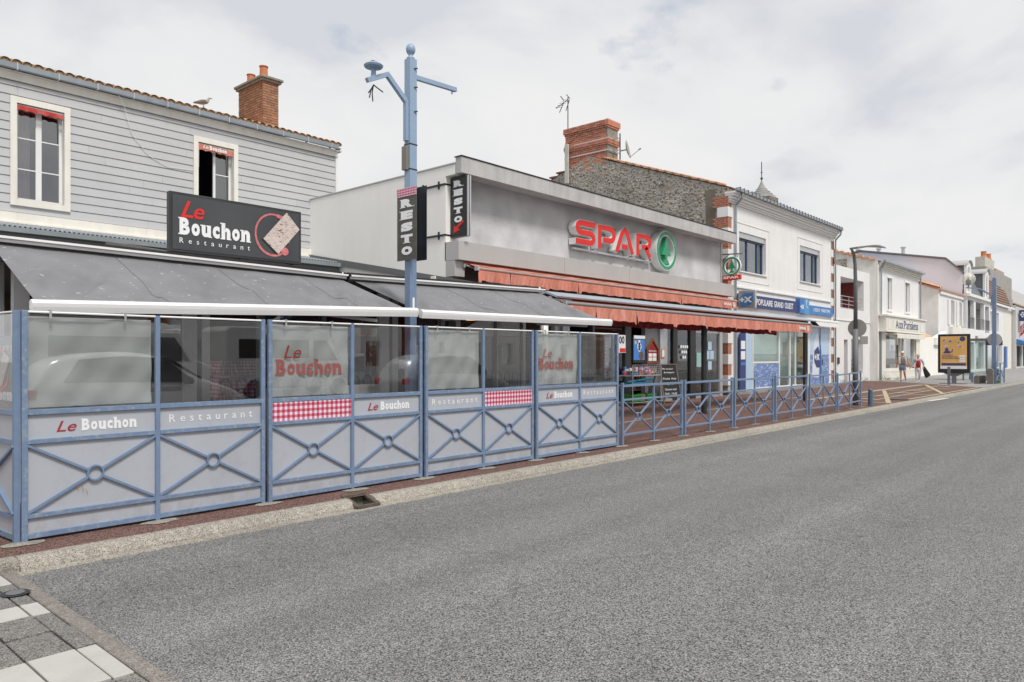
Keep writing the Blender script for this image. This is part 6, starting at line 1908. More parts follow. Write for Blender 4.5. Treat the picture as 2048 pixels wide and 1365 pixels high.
def resto(root, x_, y0, z0, w_, h_, arrow, depth=.004):
    """RESTO stacked downwards on a plate facing -X whose far edge is y0 (letters read towards -Y)"""
    n = 5
    hh = (h_ * (.80 if arrow else .97)) / n
    for i, c in enumerate('RESTO'):
        zz_ = z0 + h_ - hh * (i + 1) + hh * .12
        ww = w_ * (.62 if c != 'O' else .56)
        q = MB()
        text_into(q, c, (x_, y0 - (w_ - ww) / 2, zz_), (0, -1, 0), (0, 0, 1), ww, hh * .72, depth, bold=.085)
        for (a, b_, c0, c1) in SER.get(c, []):
            p = [(a * .9 * ww, c0 * hh * .72), (b_ * ww, c0 * hh * .72), (b_ * ww, c1 * hh * .72), (a * .9 * ww, c1 * hh * .72)]
            q.prism(p, (x_ + depth * .45, y0 - (w_ - ww) / 2, zz_), (0, -1, 0), (0, 0, 1), (-depth * .9, 0, 0))
        q.build('letter', M['whitetext'], root)
    if arrow:
        q = MB()
        za = z0 + h_ * .11
        yc = y0 - w_ * .5
        q.prism([(.30 * w_, .95 * .2 * h_), (.42 * w_, .80 * .2 * h_), (-.02 * w_, .28 * .2 * h_), (.12 * w_, .1 * .2 * h_), (-.32 * w_, -.1 * .2 * h_), (-.28 * w_, .55 * .2 * h_), (-.14 * w_, .42 * .2 * h_)], (x_, yc, za - .2 * h_ * .25), (0, -1, 0), (0, 0, 1), (-.005, 0, 0))
        q.build('arrow', M['redsign'], root)


t = empty('wall_blade_sign', (11.6, 12.0, 4.2), 'black vertical RESTO light box with a red arrow bracketed to the supermarket corner', 'sign')
MB().box(11.608, 11.73, 11.75, 12.29, 4.20, 5.575).build('box', mat('dark_box', (.05, .05, .05), .35, var=.1), t, bevel=.008)
MB().box(11.60, 11.608, 11.78, 12.26, 4.23, 5.545).build('face', M['black'], t)
q = MB()
for yy in (11.728,): q.box(11.615, 11.655, 11.73, 11.75, 4.2, 5.57); q.box(11.68, 11.725, 11.73, 11.75, 4.2, 5.57)
q.build('edge_trim', M['alu'], t)
resto(t, 11.597, 12.25, 4.25, .46, 1.27, True)
for zz_ in (5.42, 4.26):
    q = MB(); q.box(11.43, 11.468, 12.32, 13.12, zz_ - .018, zz_ + .018); q.box(11.44, 11.62, 12.292, 12.318, zz_ - .018, zz_ + .018)
    for yy in (12.52, 13.06): q.box(11.445, 11.469, yy - .02, yy + .02, zz_ - .09, zz_ + .09)
    q.build('bracket', M['black'], t)

# ============================================================ BLUE LAMP POST
px_, py_ = 6.14, 7.24
t = empty('blue_lamp_post', (px_, py_, 0), 'tall square pale blue post with ball finial and lampless bent arm between the awnings', 'post')
pb = mat('pale_blue_paint', (.26, .36, .50), .4, var=.06, scale=3, dirt=(.35, .37, .38), dirtamt=.3)
MB().box(px_ - .055, px_ + .055, py_ - .055, py_ + .055, 0, 2.9).build('post', M['blue'], t, bevel=.004)
MB().box(px_ - .058, px_ + .058, py_ - .058, py_ + .058, 2.9, 5.30).build('upper_post', pb, t, bevel=.004)
q = MB(); q.lathe((px_, py_, 5.30), [(.055, 0), (.052, .02), (.03, .035), (.03, .06), (.045, .075), (.058, .10), (.062, .13), (.055, .165), (.035, .19), (.0, .197)], 20)
q.build('ball_finial', pb, t, smooth=True)
q = MB(); q.box(px_ - .10, px_ - .058, py_ - .03, py_ + .03, 4.24, 4.76)
q.beam((px_ - .08, py_, 4.74), (px_ - .38, py_ + .02, 5.02), .055, .055); q.beam((px_ - .36, py_ + .02, 5.01), (px_ - .66, py_ + .04, 4.86), .055, .055)
q.build('bent_arm', pb, t)
q = MB(); q.lathe((px_ - .56, py_ + .04, 4.90), [(.035, 0), (.032, .06), (.028, .13), (.11, .145), (.12, .165), (.10, .185), (.06, .19)], 20)
q.build('lamp_base', pb, t)
q = MB(); q.box(px_ - .61, px_ - .51, py_ - .01, py_ + .09, 5.09, 5.11); q.build('rust_remnant', mat('rust', (.36, .13, .04), .9, var=.3, scale=20), t)
q = MB()
for e_ in ((-.10, -.03, -.10), (.02, .04, -.16), (.13, -.02, -.03), (-.04, .03, -.13)):
    q.tube([(px_ - .56, py_ + .04, 4.83), (px_ - .56 + e_[0] * .5, py_ + .04 + e_[1], 4.80 + e_[2] * .3), (px_ - .56 + e_[0], py_ + .04 + e_[1], 4.80 + e_[2])], .008, 5)
q.build('loose_wires', M['black'], t)
q = MB(); q.beam((px_ + .055, py_, 5.09), (px_ + .80, py_, 5.125), .05, .055); q.tube([(px_ + .73, py_, 5.09), (px_ + .73, py_, 5.05)], .012, 6)
q.build('side_boom', pb, t)
for zz_ in (5.17, 4.93, 4.62):
    MB().tube([(px_ + .01, py_ - .06, zz_), (px_ + .045, py_ - .085, zz_ + .006)], .009, 6).build('bolt', M['darkmetal'], t)
for zz_ in (4.20, 3.88):
    q = MB(); q.box(px_ - .062, px_ + .062, py_ - .062, py_ + .062, zz_ - .007, zz_ + .007); q.build('band', M['black'], t)
MB().box(px_ - .10, px_ - .060, py_ - .03, py_ + .06, 3.87, 4.17).build('junction_box', mat('olive_grey_box', (.20, .19, .16), .7), t)
MB().box(px_ - .016, px_ + .016, py_ - .058, py_ - .0555, 2.10, 2.24).build('plate', M['whitetext'], t)

t = empty('post_sign', (6.05, 7.2, 2.7), 'flat grey RESTO plate with a gingham top strapped to the blue lamp post', 'sign')
MB().box(6.062, 6.070, 7.035, 7.415, 2.715, 3.64).build('plate', mat('dark_taupe_plate', (.085, .08, .07), .5, var=.15, dirt=(.2, .19, .18), dirtamt=.4), t)
resto(t, 6.058, 7.405, 2.74, .37, .78, False, .003)
MB().box(6.057, 6.0615, 7.037, 7.413, 3.53, 3.638).build('gingham_top', gingham('small_gingham', 32), t)
MB().box(6.205, 6.213, 7.01, 7.40, 2.715, 3.66).build('back_plate', M['black'], t)

# ============================================================ STREET LAMP, ROUND SIGN, BOLLARD
t = empty('grey_street_lamp', (23.4, 7.02, 0), 'dark grey curved street lamp with flat head behind the end of the low railings', 'lamp')
q = MB(); q.tube([(23.4, 7.02, 0), (23.4, 7.02, 2.3)], .085, 12); q.build('base_pole', M['slategrey'], t, smooth=True)
q = MB(); q.tube([(23.4, 7.02, 2.3), (23.4, 7.02, 3.7), (23.36, 7.02, 4.25), (23.26, 7.03, 4.55), (23.12, 7.05, 4.68)], [.06, .055, .05, .042, .035], 12); q.build('pole', M['slategrey'], t, smooth=True)
q = MB(); q.grid(lambda u, v: (23.1 + u * 1.25, 6.98 - u * .55 + (v - .5) * .34 * math.sin(math.pi * min(1, .25 + u * .8)), 4.70 + .12 * math.sin(u * 2.2)), 14, 5)
q.build('lamp_head', mat('taupe_lamp_head', (.20, .19, .175), .5), t, solid=.05)
tag(MB().lathe((23.50, 7.00, 2.33), [(.0, -.012), (.27, -.012), (.27, .0), (.0, .0)], 32, axis='x').build('round_sign', mat('sign_back', (.34, .325, .305), .5, var=.08)), 'back of a round traffic sign clamped to the grey street lamp', 'traffic sign')
tag(MB().box(23.50, 23.51, 6.70, 6.93, 1.84, 2.08).build('small_plate', M['metalband']), 'small grey plate sign below the round traffic sign back', 'traffic sign')
t = empty('bollard', (23.4, 6.60, 0), 'short blue grey bollard with grooved top beside the last railing', 'bollard')
q = MB(); q.lathe((23.4, 6.60, 0), [(.066, 0), (.064, .36), (.058, .365), (.058, .373), (.064, .378), (.064, .395), (.058, .40), (.058, .408), (.064, .413), (.064, .43), (.058, .435), (.058, .443), (.065, .45), (.065, .475), (.05, .50), (.0, .507)], 24)
q.build('body', mat('slate_blue_paint', (.075, .13, .20), .45, var=.08), t, smooth=False)

# ============================================================ THINGS BY THE SHOP DOOR
def ground_pt(x, y, z=0): return (x, y, z)


t = empty('chalk_board', (20.7, 11.6, 0), 'tall wooden A-frame chalkboard with handwritten white lines outside the shop', 'chalkboard')
fA = [(20.05, 11.62, 0), (21.02, 11.42, 0)]
D = (Vector(fA[1]) - Vector(fA[0])).normalized(); nb = Vector((D.y, -D.x, 0)); lean = Vector((0, 0, 1.24)) - nb * .22
o_ = Vector(fA[0])
Wd = .82
def bp(s_, h): return o_ + D * (s_ * Wd) + lean * h
q = MB(); q.beam(bp(0, 0), bp(.04, 1), .045, .03, up=nb); q.beam(bp(1, 0), bp(.96, 1), .045, .03, up=nb); q.beam(bp(.04, .985), bp(.96, .985), .03, .05, up=nb); q.beam(bp(.0, .17), bp(1, .17), .03, .05, up=nb)
q.build('frame', M['wood'], t)
back = -nb * .75
q = MB(); q.beam(bp(1, .97) , Vector(fA[0]) + D * Wd + back, .03, .045, up=D); q.beam(bp(0, .97), Vector(fA[0]) + back, .03, .045, up=D)
q.build('rear_leg', M['wood'], t)
q = MB(); n_ = nb * .012
q.add([bp(.05, .19) , bp(.95, .19), bp(.93, .97), bp(.07, .97)], [(0, 1, 2, 3)])
q.build('slate', M['chalk'], t, solid=.01)
lu = lean.normalized()
for i, (s_, a, h, w__) in enumerate((('Plat du jour', .12, .84, .62), ('Boulangerie', .2, .75, .58), ('Fruits', .1, .60, .4), ('frais', .58, .6, .28), ('Légumes', .2, .46, .5), ('Ouvert midi', .14, .33, .66), ('7h30 - 19h30', .1, .22, .68))):
    text_obj('chalk_writing', s_, bp(a, h) + nb * .014, D, lu, Wd * w__, .065, M['whitetext'], t, shear=.25, depth=.002)

t = empty('wire_display_rack', (19.0, 12.0, 0), 'tall wire display rack of small colourful goods at the shop entrance', 'display rack')
rx0, rx1, ry0, ry1 = 18.15, 19.75, 11.55, 12.05
q = MB()
for xx in (rx0, rx1):
    for yy in (ry0, ry1): q.tube([(xx, yy, 0), (xx, yy, 1.22)], .014, 6)
for zz_ in (.12, .62, .9):
    for yy in (ry0, ry1): q.tube([(rx0, yy, zz_), (rx1, yy, zz_)], .010, 6)
    for xx in (rx0, rx1): q.tube([(xx, ry0, zz_), (xx, ry1, zz_)], .010, 6)
q.build('frame', M['alu'], t)
q = MB()
for k in range(13): q.tube([(rx0 + k * (rx1 - rx0) / 12, ry0, .9), (rx0 + k * (rx1 - rx0) / 12, ry0, 1.22)], .005, 4)
for k in range(6): q.tube([(rx0, ry0, .92 + k * .06), (rx1, ry0, .92 + k * .06)], .005, 4)
q.build('wire_basket', M['alu'], t)['kind'] = 'stuff'
q = MB()
cols = [mat('toy_pink', (.55, .08, .25), .5), mat('toy_green', (.10, .45, .10), .5), mat('toy_orange', (.6, .2, .04), .5), mat('toy_white', (.7, .7, .7), .5), mat('toy_blue', (.05, .2, .5), .5)]
for k in range(60):
    q.m = random.randrange(5)
    x_, y_, z_ = random.uniform(rx0 + .05, rx1 - .12), random.uniform(ry0 + .04, ry1 - .1), random.uniform(.9, 1.1)
    q.box(x_, x_ + random.uniform(.05, .1), y_, y_ + .06, z_, z_ + random.uniform(.05, .1))
tag(q.build('small_goods', cols), 'jumble of small bright goods in the top wire basket of the rack', 'goods', kind='stuff')
q = MB(); q.box(rx0 + .1, rx1 - .3, ry0 + .1, ry1 - .1, .635, .70); q.tube([(rx0 + .1, 11.8, .72), (rx1 - .2, 11.7, .80)], .03, 8)
tag(q.build('folded_sunshade', mat('turquoise_canvas', (.02, .17, .28), .6)), 'folded turquoise sunshade lying on the middle level of the rack', 'sunshade')
gc = mat('green_crate', (.02, .20, .04), .5)
prot = None
for i, (xx, lab) in enumerate(((18.25, 'green plastic crate at the left of the rack bottom level'), (19.05, 'green plastic crate at the right of the rack bottom level'))):
    if prot is None:
        prot = empty('plastic_crate', (xx + .25, 11.8, .14), lab, 'crate', 'green crates under the display rack')
        q = MB()
        for (a, b_, c, d) in ((0, .5, 0, .02), (0, .5, .36, .38), (0, .02, .02, .36), (.48, .5, .02, .36)):
            for k in range(3): q.box(xx + a, xx + b_, 11.6 + c, 11.6 + d, .15 + k * .075, .20 + k * .075)
        for (a, c) in ((0, 0), (.47, 0), (0, .35), (.47, .35)): q.box(xx + a + .001, xx + a + .029, 11.6 + c + .001, 11.6 + c + .029, .14, .36)
        q.box(xx + .01, xx + .49, 11.61, 11.97, .14, .155)
        q.build('body', gc, prot)
    else:
        shift_copy(prot, (xx - 18.25, 0, 0), None, lab)
q = MB(); q.box(18.82, 19.0, 11.65, 11.95, .14, .34); tag(q.build('brown_box', M['wood']), 'small brown box between the two green crates', 'box')

t = empty('house_notice_board', (20.4, 12.2, 1.6), 'red house shaped notice board on the grey pillar by the shop door', 'notice board')
pts = [(20.06, 1.28), (20.74, 1.28), (20.74, 1.70), (20.40, 2.02), (20.06, 1.70)]
MB().prism(pts, (0, 12.275, 0), (1, 0, 0), (0, 0, 1), (0, -.03, 0)).build('panel', mat('red_panel', (.26, .012, .015), .5), t)
q = MB(); q.ribbon(pts, .06, (0, 12.265, 0), (1, 0, 0), (0, 0, 1), (0, -.055, 0), closed=True); q.build('frame', mat('brown_frame', (.17, .07, .035), .6), t)
text_obj('lettering', 'Bienvenue', (20.18, 12.24, 1.62), (1, 0, 0), (0, 0, 1), .44, .06, M['whitetext'], t)
for i in range(2):
    for j in range(2): MB().box(20.16 + i * .25, 20.38 + i * .25, 12.236, 12.243, 1.33 + j * .13, 1.44 + j * .13).build('notice', M['whitetext'], t)
t = empty('poster_screen', (19.6, 12.3, 1.6), 'tall advertising screen glowing blue with a white watch shape beside the shop entrance', 'screen')
MB().box(19.26, 19.95, 12.24, 12.30, 1.28, 2.10).build('frame', M['black'], t)
MB().box(19.29, 19.92, 12.235, 12.24, 1.36, 2.0).build('display', M['screen'], t)
MB().box(19.29, 19.92, 12.22, 12.24, 2.02, 2.12).build('header', M['whitetext'], t)
q = MB(); q.lathe((19.6, 12.232, 1.78), [(.12, 0), (.12, -.004)], 20, axis='y'); q.box(19.55, 19.65, 12.228, 12.232, 1.62, 1.98)
q.build('watch_print', M['whitetext'], t)
MB().lathe((19.6, 12.226, 1.78), [(.07, 0), (.07, -.003)], 16, axis='y').build('watch_face', mat('teal_print', (.02, .10, .12), .5), t)
MB().lathe((19.38, 12.230, 1.90), [(.06, 0), (.06, -.003)], 16, axis='y').build('yellow_dot', mat('yellow_print', (.6, .5, .08), .5), t)
MB().lathe((19.72, 12.230, 1.50), [(.13, 0), (.13, -.003)], 16, axis='y').build('brown_print', mat('brown_print', (.16, .08, .045), .5), t)
t = empty('wall_poster', (18.6, 12.2, 1.8), 'narrow white poster headed 100 in tall figures on the shop door', 'poster')
MB().box(18.38, 18.87, 12.26, 12.275, 1.58, 2.12).build('sheet', M['whitetext'], t)
text_obj('lettering', '100', (18.42, 12.255, 1.86), (1, 0, 0), (0, 0, 1), .38, .22, M['black'], t, bold=.02)
MB().box(18.55, 18.85, 12.252, 12.258, 1.60, 1.72).build('red_block', M['redsign'], t)
t = empty('door_notice', (21.3, 12.2, 1.6), 'small white notice in an orange frame on the pale door pillar', 'notice')
MB().box(21.0, 21.2, 12.262, 12.275, 1.42, 1.72).build('frame', mat('orange_frame', (.62, .26, .05), .5), t)
MB().box(21.03, 21.17, 12.256, 12.262, 1.46, 1.68).build('sheet', M['whitetext'], t)
t = empty('round_stickers', (22.5, 12.3, 1.6), 'pyramid of small white round stickers on the shop door glass', 'sticker')
for r, n in enumerate((4, 3, 2)):
    for k in range(n):
        MB().lathe((22.35 + (k + .5 * r) * .14, 12.30, 1.80 - r * .18), [(.055, 0), (.055, -.004)], 12, axis='y').build('sticker', M['whitetext'], t)
t = empty('photo_poster', (24.6, 12.3, 1.6), 'cross of four small blue sky photo prints taped inside the right hand shop window', 'poster')
for (dx_, dz_) in ((0, .33), (-.16, 0), (.16, 0), (0, -.38)):
    MB().box(24.5 + dx_ - .14, 24.5 + dx_ + .14, 12.325, 12.335, 1.52 + dz_ - .15, 1.52 + dz_ + .15).build('print', M['paleblue'], t)
t = tag(MB().box(23.5, 23.85, 12.325, 12.335, 1.1, 1.6).build('window_leaflet', mat('mint_leaflet', (.3, .5, .48), .5)), 'mint green leaflet low in the right hand shop window', 'leaflet')
t = empty('window_menu', (7.35, 8.6, 1.4), 'white menu sheets above a dark chalked panel behind the tall blue post', 'menu')
MB().box(7.40, 7.58, 8.66, 8.69, 1.38, 1.66).build('sheet', M['whitetext'], t)
MB().box(7.13, 7.25, 8.66, 8.69, 1.30, 1.44).build('sheet', M['whitetext'], t)
MB().box(7.33, 7.60, 8.65, 8.69, 1.18, 1.37).build('dark_panel', M['chalk'], t)
for k in range(5): MB().box(7.36, 7.56, 8.645, 8.65, 1.20 + k * .035, 1.21 + k * .035).build('chalk_line', M['whitetext'], t)

# ============================================================ GULL ON THE ROOF
def skin_mesh(name, verts, edges, radii, m, parent=None, origin=None, sub=2, root=0):
    me = bpy.data.meshes.new('s')
    me.from_pydata([tuple(v) for v in verts], edges, [])
    ob = bpy.data.objects.new('s', me)
    COL.objects.link(ob)
    md = ob.modifiers.new('skin', 'SKIN')
    for i, sv in enumerate(me.skin_vertices[0].data):
        r = radii[i]
        sv.radius = r if isinstance(r, tuple) else (r, r)
        sv.use_root = (i == root)
    ob.modifiers.new('sub', 'SUBSURF').levels = sub
    dg = bpy.context.evaluated_depsgraph_get(); dg.update()
    m2 = bpy.data.meshes.new_from_object(ob.evaluated_get(dg))
    V = [tuple(v.co) for v in m2.vertices]; F = [tuple(p.vertices) for p in m2.polygons]
    bpy.data.objects.remove(ob); bpy.data.meshes.remove(me); bpy.data.meshes.remove(m2)
    return MB().add(V, F).build(name, m, parent, origin=origin, smooth=True)


gx, gy, gz = 8.50, 17.95, 7.66
t = empty('seagull', (gx, gy, gz), 'young grey brown seagull standing on the roof edge of the restaurant house', 'bird')
gm = mat('gull_plumage', (.34, .31, .28), .8, var=.3, scale=22)
D2 = Vector((.95, -.1, 0))
def gp_(a, h, s_=0): return Vector((gx, gy, gz)) + Vector((.98, -.15, 0)) * a + Vector((0, 0, h)) + Vector((.15, .98, 0)) * s_


skin_mesh('body', [gp_(-.20, .11), gp_(-.10, .145), gp_(0, .17), (gp_(.09, .205)), gp_(.12, .255), gp_(.135, .30), gp_(.16, .305)], [(i, i + 1) for i in range(6)], [.016, .05, .068, .052, .030, .033, .018], gm, t, root=2)
MB().tube([gp_(.165, .303), gp_(.20, .297), gp_(.215, .288)], [.012, .009, .003], 6).build('beak', M['black'], t)
for s_ in (-.055, .055):
    skin_mesh('wing', [gp_(.06, .19, s_), gp_(-.05, .17, s_ * 1.1), gp_(-.17, .13, s_ * .7), gp_(-.25, .11, s_ * .3)], [(0, 1), (1, 2), (2, 3)], [(.02, .035), (.014, .045), (.012, .028), (.006, .01)], mat('gull_wing', (.16, .145, .13), .8, var=.35, scale=30), t)
for s_ in (-.025, .025):
    q = MB(); q.tube([gp_(.0, .11, s_), gp_(.01, .0, s_)], .006, 6); q.tube([gp_(.01, .004, s_), gp_(.05, .0, s_)], .008, 6)
    q.build('leg', mat('gull_leg', (.4, .25, .2), .7), t)

# ============================================================ PEOPLE
def person(base, face, H_, label, spec):
    """standing or walking figure; face is the unit vector it looks along"""
    f = Vector((face[0], face[1], 0)).normalized()
    r = Vector((f.y, -f.x, 0))              # the figure's own right
    B_ = Vector(base)

    def P(s_, a, h): return B_ + r * (s_ * H_) + f * (a * H_) + Vector((0, 0, h * H_))
    t = empty('person', base, label, 'person')
    W = spec['w']
    lf, rf = spec['lfoot'], spec['rfoot']
    pel = P(0, 0, .53)
    V, E, R = [], [], []

    def add(p, rad, par=None):
        V.append(p); R.append(tuple(x * H_ for x in rad) if isinstance(rad, tuple) else rad * H_)
        if par is not None: E.append((par, len(V) - 1))
        return len(V) - 1
    p0 = add(pel, .075 * W)
    p1 = add(P(0, .004, .61), .068 * W, p0)
    p2 = add(P(0, .008, .71), .078 * W, p1)
    p3 = add(P(0, .0, .79), .07 * W, p2)
    p4 = add(P(0, .0, .83), .035, p3)
    p5 = add(P(0, .01, .865), .033, p4)
    p6 = add(P(0, .015, .915), .052, p5)
    p7 = add(P(0, .012, .955), .047, p6)
    ends = {}
    for s_, arm in ((1, spec['rarm']), (-1, spec['larm'])):
        a0 = add(P(s_ * .10 * W, 0, .80), .036, p3)
        a1 = add(P(*arm[0]), .027, a0)
        a2 = add(P(*arm[1]), .019, a1)
        d = (P(*arm[1]) - P(*arm[0])).normalized()
        a3 = add(V[a2] + d * .025 * H_, .016, a2)
        ends[s_] = (V[a3], d)
        # palm and five fingers
        pm = add(V[a3] + d * .03 * H_, .019, a3)
        sd__ = d.cross(f).normalized() if abs(d.dot(f)) < .95 else r
        for k in range(4):
            q0 = V[pm] + sd__ * ((k - 1.5) * .012 * H_) + d * .012 * H_
            i0 = add(q0, .0075, pm)
            i1 = add(q0 + d * (.022 + .004 * (k in (1, 2))) * H_ + f * .006 * H_, .0065, i0)
            add(q0 + d * (.036 + .005 * (k in (1, 2))) * H_ + f * .016 * H_, .0055, i1)
        th = add(V[a3] + d * .016 * H_ + f * .018 * H_, .0075, a3)
        add(V[a3] + d * .036 * H_ + f * .03 * H_, .006, th)
    for s_, ft in ((1, rf), (-1, lf)):
        h0 = add(P(s_ * .048 * W, 0, .49), .06 * W, p0)
        k0 = add(P(*ft[0]), .036, h0)
        c0 = add(P(ft[0][0] * .55 + ft[1][0] * .45, ft[0][1] * .55 + ft[1][1] * .45 - .008, ft[0][2] * .55 + ft[1][2] * .45), .033, k0)
        an = add(P(*ft[1]), .021, c0)
        add(P(ft[1][0], ft[1][1] + .03, max(.016, ft[1][2] - .03)), .019, an)
        ft.append(s_)
    skin_mesh('body', V, E, R, M['skin'], t, sub=1)
    # face: eyes, nose, mouth, ears
    hc = P(0, .015, .925)
    q = MB()
    for s_ in (-1, 1): q.lathe(tuple(hc + r * (s_ * .019 * H_) + f * .050 * H_ + Vector((0, 0, .002 * H_))), [(.0, -.006), (.007, 0), (.0, .006)], 8)
    q.build('eyes', M['black'], t)
    q = MB(); q.tube([hc + f * .048 * H_ + Vector((0, 0, .004 * H_)), hc + f * .064 * H_ - Vector((0, 0, .012 * H_)), hc + f * .052 * H_ - Vector((0, 0, .016 * H_))], [.007, .012, .008], 6); q.build('nose', M['skin'], t)
    MB().tube([hc + f * .049 * H_ - Vector((0, 0, .028 * H_)) - r * .014 * H_, hc + f * .053 * H_ - Vector((0, 0, .029 * H_)), hc + f * .049 * H_ - Vector((0, 0, .028 * H_)) + r * .014 * H_], .005, 6).build('mouth', mat('lips', (.35, .10, .08), .6), t)
    for s_ in (-1, 1): MB().lathe(tuple(hc + r * (s_ * .052 * H_)), [(.0, -.03), (.014, -.015), (.017, .01), (.0, .03)], 8).build('ear', M['skin'], t)
    return t, P, ends, f, r


# man in shorts and a beige waistcoat
mb_ = (46.75, 11.45, 0)
vw = Vector((-.97, -.24, 0))
t, P, ends, f, r = person(mb_, vw, 1.76, 'white haired man in beige waistcoat and denim shorts holding the woman by the hand', dict(w=1.12,
    rarm=[(.155, .0, .64), (.175, .05, .52)], larm=[(-.165, .01, .64), (-.215, .06, .52)],
    rfoot=[(.05, .05, .28), (.055, .10, .045)], lfoot=[(-.06, .03, .285), (-.085, -.08, .07)]) if False else dict(w=1.12,
    rarm=[(.150, -.02, .645), (.170, .03, .53)], larm=[(-.160, .0, .645), (-.225, .05, .54)],
    rfoot=[[.05, .03, .28], [.045, .07, .045]], lfoot=[[-.055, .06, .29], [-.09, -.05, .085]]))
H_ = 1.76
polo = mat('grey_polo', (.20, .20, .25), .85, var=.1, scale=10)
skin_mesh('polo_shirt', [P(0, 0, .50), P(0, .006, .60), P(0, .008, .71), P(0, 0, .79), P(.10, 0, .80), P(.135, 0, .71), P(-.10, 0, .80), P(-.14, 0, .71)], [(0, 1), (1, 2), (2, 3), (3, 4), (4, 5), (3, 6), (6, 7)],
          [.092 * H_, .086 * H_, .092 * H_, .080 * H_, .047 * H_, .042 * H_, .047 * H_, .042 * H_], polo, t, sub=1)
vm = mat('beige_waistcoat', (.50, .43, .33), .85, var=.12, scale=12)
for s_ in (1, -1):
    skin_mesh('waistcoat_front', [P(s_ * .075, .035, .81), P(s_ * .085, .055, .72), P(s_ * .09, .06, .62), P(s_ * .095, .055, .52)], [(0, 1), (1, 2), (2, 3)], [(.045 * H_, .05 * H_), (.04 * H_, .065 * H_), (.04 * H_, .068 * H_), (.04 * H_, .06 * H_)], vm, t, sub=1)
skin_mesh('waistcoat_back', [P(0, -.03, .82), P(0, -.035, .70), P(0, -.03, .54)], [(0, 1), (1, 2)], [.095 * H_, .105 * H_, .10 * H_], vm, t, sub=1)
dn = mat('denim_shorts', (.12, .20, .32), .9, var=.2, scale=14)
skin_mesh('shorts', [P(0, 0, .535), P(0, 0, .49), P(.055, .01, .43), P(.057, .03, .33), P(-.055, .01, .43), P(-.062, .045, .33)], [(0, 1), (1, 2), (2, 3), (1, 4), (4, 5)], [.088 * H_, .088 * H_, .066 * H_, .058 * H_, .066 * H_, .058 * H_], dn, t, sub=1)
skin_mesh('hair', [P(0, -.012, .925), P(0, -.008, .965), P(0, .02, .985)], [(0, 1), (1, 2)], [.050 * H_, .052 * H_, .035 * H_], mat('white_hair', (.72, .70, .68), .8), t, sub=1)
for (a, b_, h) in ((.045, .07, .045), (-.09, -.05, .085)):
    skin_mesh('sock', [P(a, b_ - .002, h + .05), P(a, b_, h)], [(0, 1)], [.024 * H_, .024 * H_], M['whitetext'], t, sub=1)
    skin_mesh('shoe', [P(a, b_ - .02, max(h - .022, .018)), P(a, b_ + .03, max(h - .026, .018)), P(a, b_ + .075, max(h - .034, .014))], [(0, 1), (1, 2)], [.024 * H_, .025 * H_, .018 * H_], M['black'], t, sub=1)
MB().tube([P(.02, .045, .815), P(0, .062, .79), P(-.02, .045, .815)], .012, 6).build('collar', polo, t)
MB().tube([P(-.05, .045, .931), P(-.02, .066, .928), P(.02, .066, .928), P(.05, .045, .931)], .008, 6).build('glasses', M['black'], t)

# woman in a red sleeveless top
wb_ = (46.35, 10.55, 0)
t, P, ends, f, r = person(wb_, vw, 1.58, 'grey haired woman in red waistcoat and white trousers holding the man by the hand', dict(w=1.05,
    rarm=[(.15, .0, .66), (.215, .03, .56)], larm=[(-.175, -.01, .66), (-.165, .04, .56)],
    rfoot=[[.05, .03, .28], [.045, .05, .045]], lfoot=[[-.05, .05, .285], [-.03, -.04, .07]]))
H_ = 1.58
grey = mat('grey_sleeves', (.38, .41, .47), .85, var=.08, scale=10)
skin_mesh('grey_jumper', [P(0, 0, .53), P(0, .006, .62), P(0, .008, .71), P(0, 0, .79), P(.10, 0, .80), P(.15, 0, .66), P(.208, .028, .57), P(-.10, 0, .80), P(-.175, -.01, .66), P(-.166, .036, .575)], [(0, 1), (1, 2), (2, 3), (3, 4), (4, 5), (5, 6), (3, 7), (7, 8), (8, 9)],
          [.082 * H_, .078 * H_, .088 * H_, .076 * H_, .048 * H_, .036 * H_, .027 * H_, .048 * H_, .036 * H_, .027 * H_], grey, t, sub=1)
skin_mesh('red_waistcoat', [P(-.02, .03, .50), P(-.01, .03, .60), P(-.01, .03, .71), P(-.01, .02, .80)], [(0, 1), (1, 2), (2, 3)], [.070 * H_, .084 * H_, .086 * H_, .060 * H_], mat('red_wool', (.42, .012, .02), .85, var=.12, scale=20), t, sub=1)
skin_mesh('trousers', [P(0, 0, .54), P(0, 0, .49), P(.05, .01, .42), P(.052, .03, .28), P(.046, .045, .06), P(-.05, .01, .42), P(-.052, .045, .285), P(-.034, -.03, .085)], [(0, 1), (1, 2), (2, 3), (3, 4), (1, 5), (5, 6), (6, 7)],
          [.086 * H_, .088 * H_, .064 * H_, .046 * H_, .036 * H_, .064 * H_, .046 * H_, .036 * H_], mat('lilac_white_trousers', (.58, .57, .63), .85, var=.06, scale=9), t, sub=1)
skin_mesh('hair', [P(0, -.012, .925), P(0, -.008, .962), P(0, .025, .985)], [(0, 1), (1, 2)], [.054 * H_, .056 * H_, .038 * H_], mat('grey_hair', (.36, .33, .29), .8, var=.2, scale=30), t, sub=1)
for (a, b_, h) in ((.045, .05, .045), (-.03, -.04, .07)):
    skin_mesh('shoe', [P(a, b_ - .02, max(h - .022, .018)), P(a, b_ + .03, max(h - .026, .018)), P(a, b_ + .075, max(h - .034, .014))], [(0, 1), (1, 2)], [.023 * H_, .024 * H_, .017 * H_], M['whitetext'], t, sub=1)
tb = empty('red_handbag', tuple(P(.16, .04, .52)), 'small round red handbag hanging on a long strap at the woman\'s right hip', 'handbag')
skin_mesh('bag', [P(.125, .05, .535), P(.155, .05, .52), P(.15, .05, .49)], [(0, 1), (1, 2)], [.045, .07, .06], mat('red_leather', (.35, .03, .03), .5), tb, sub=1)
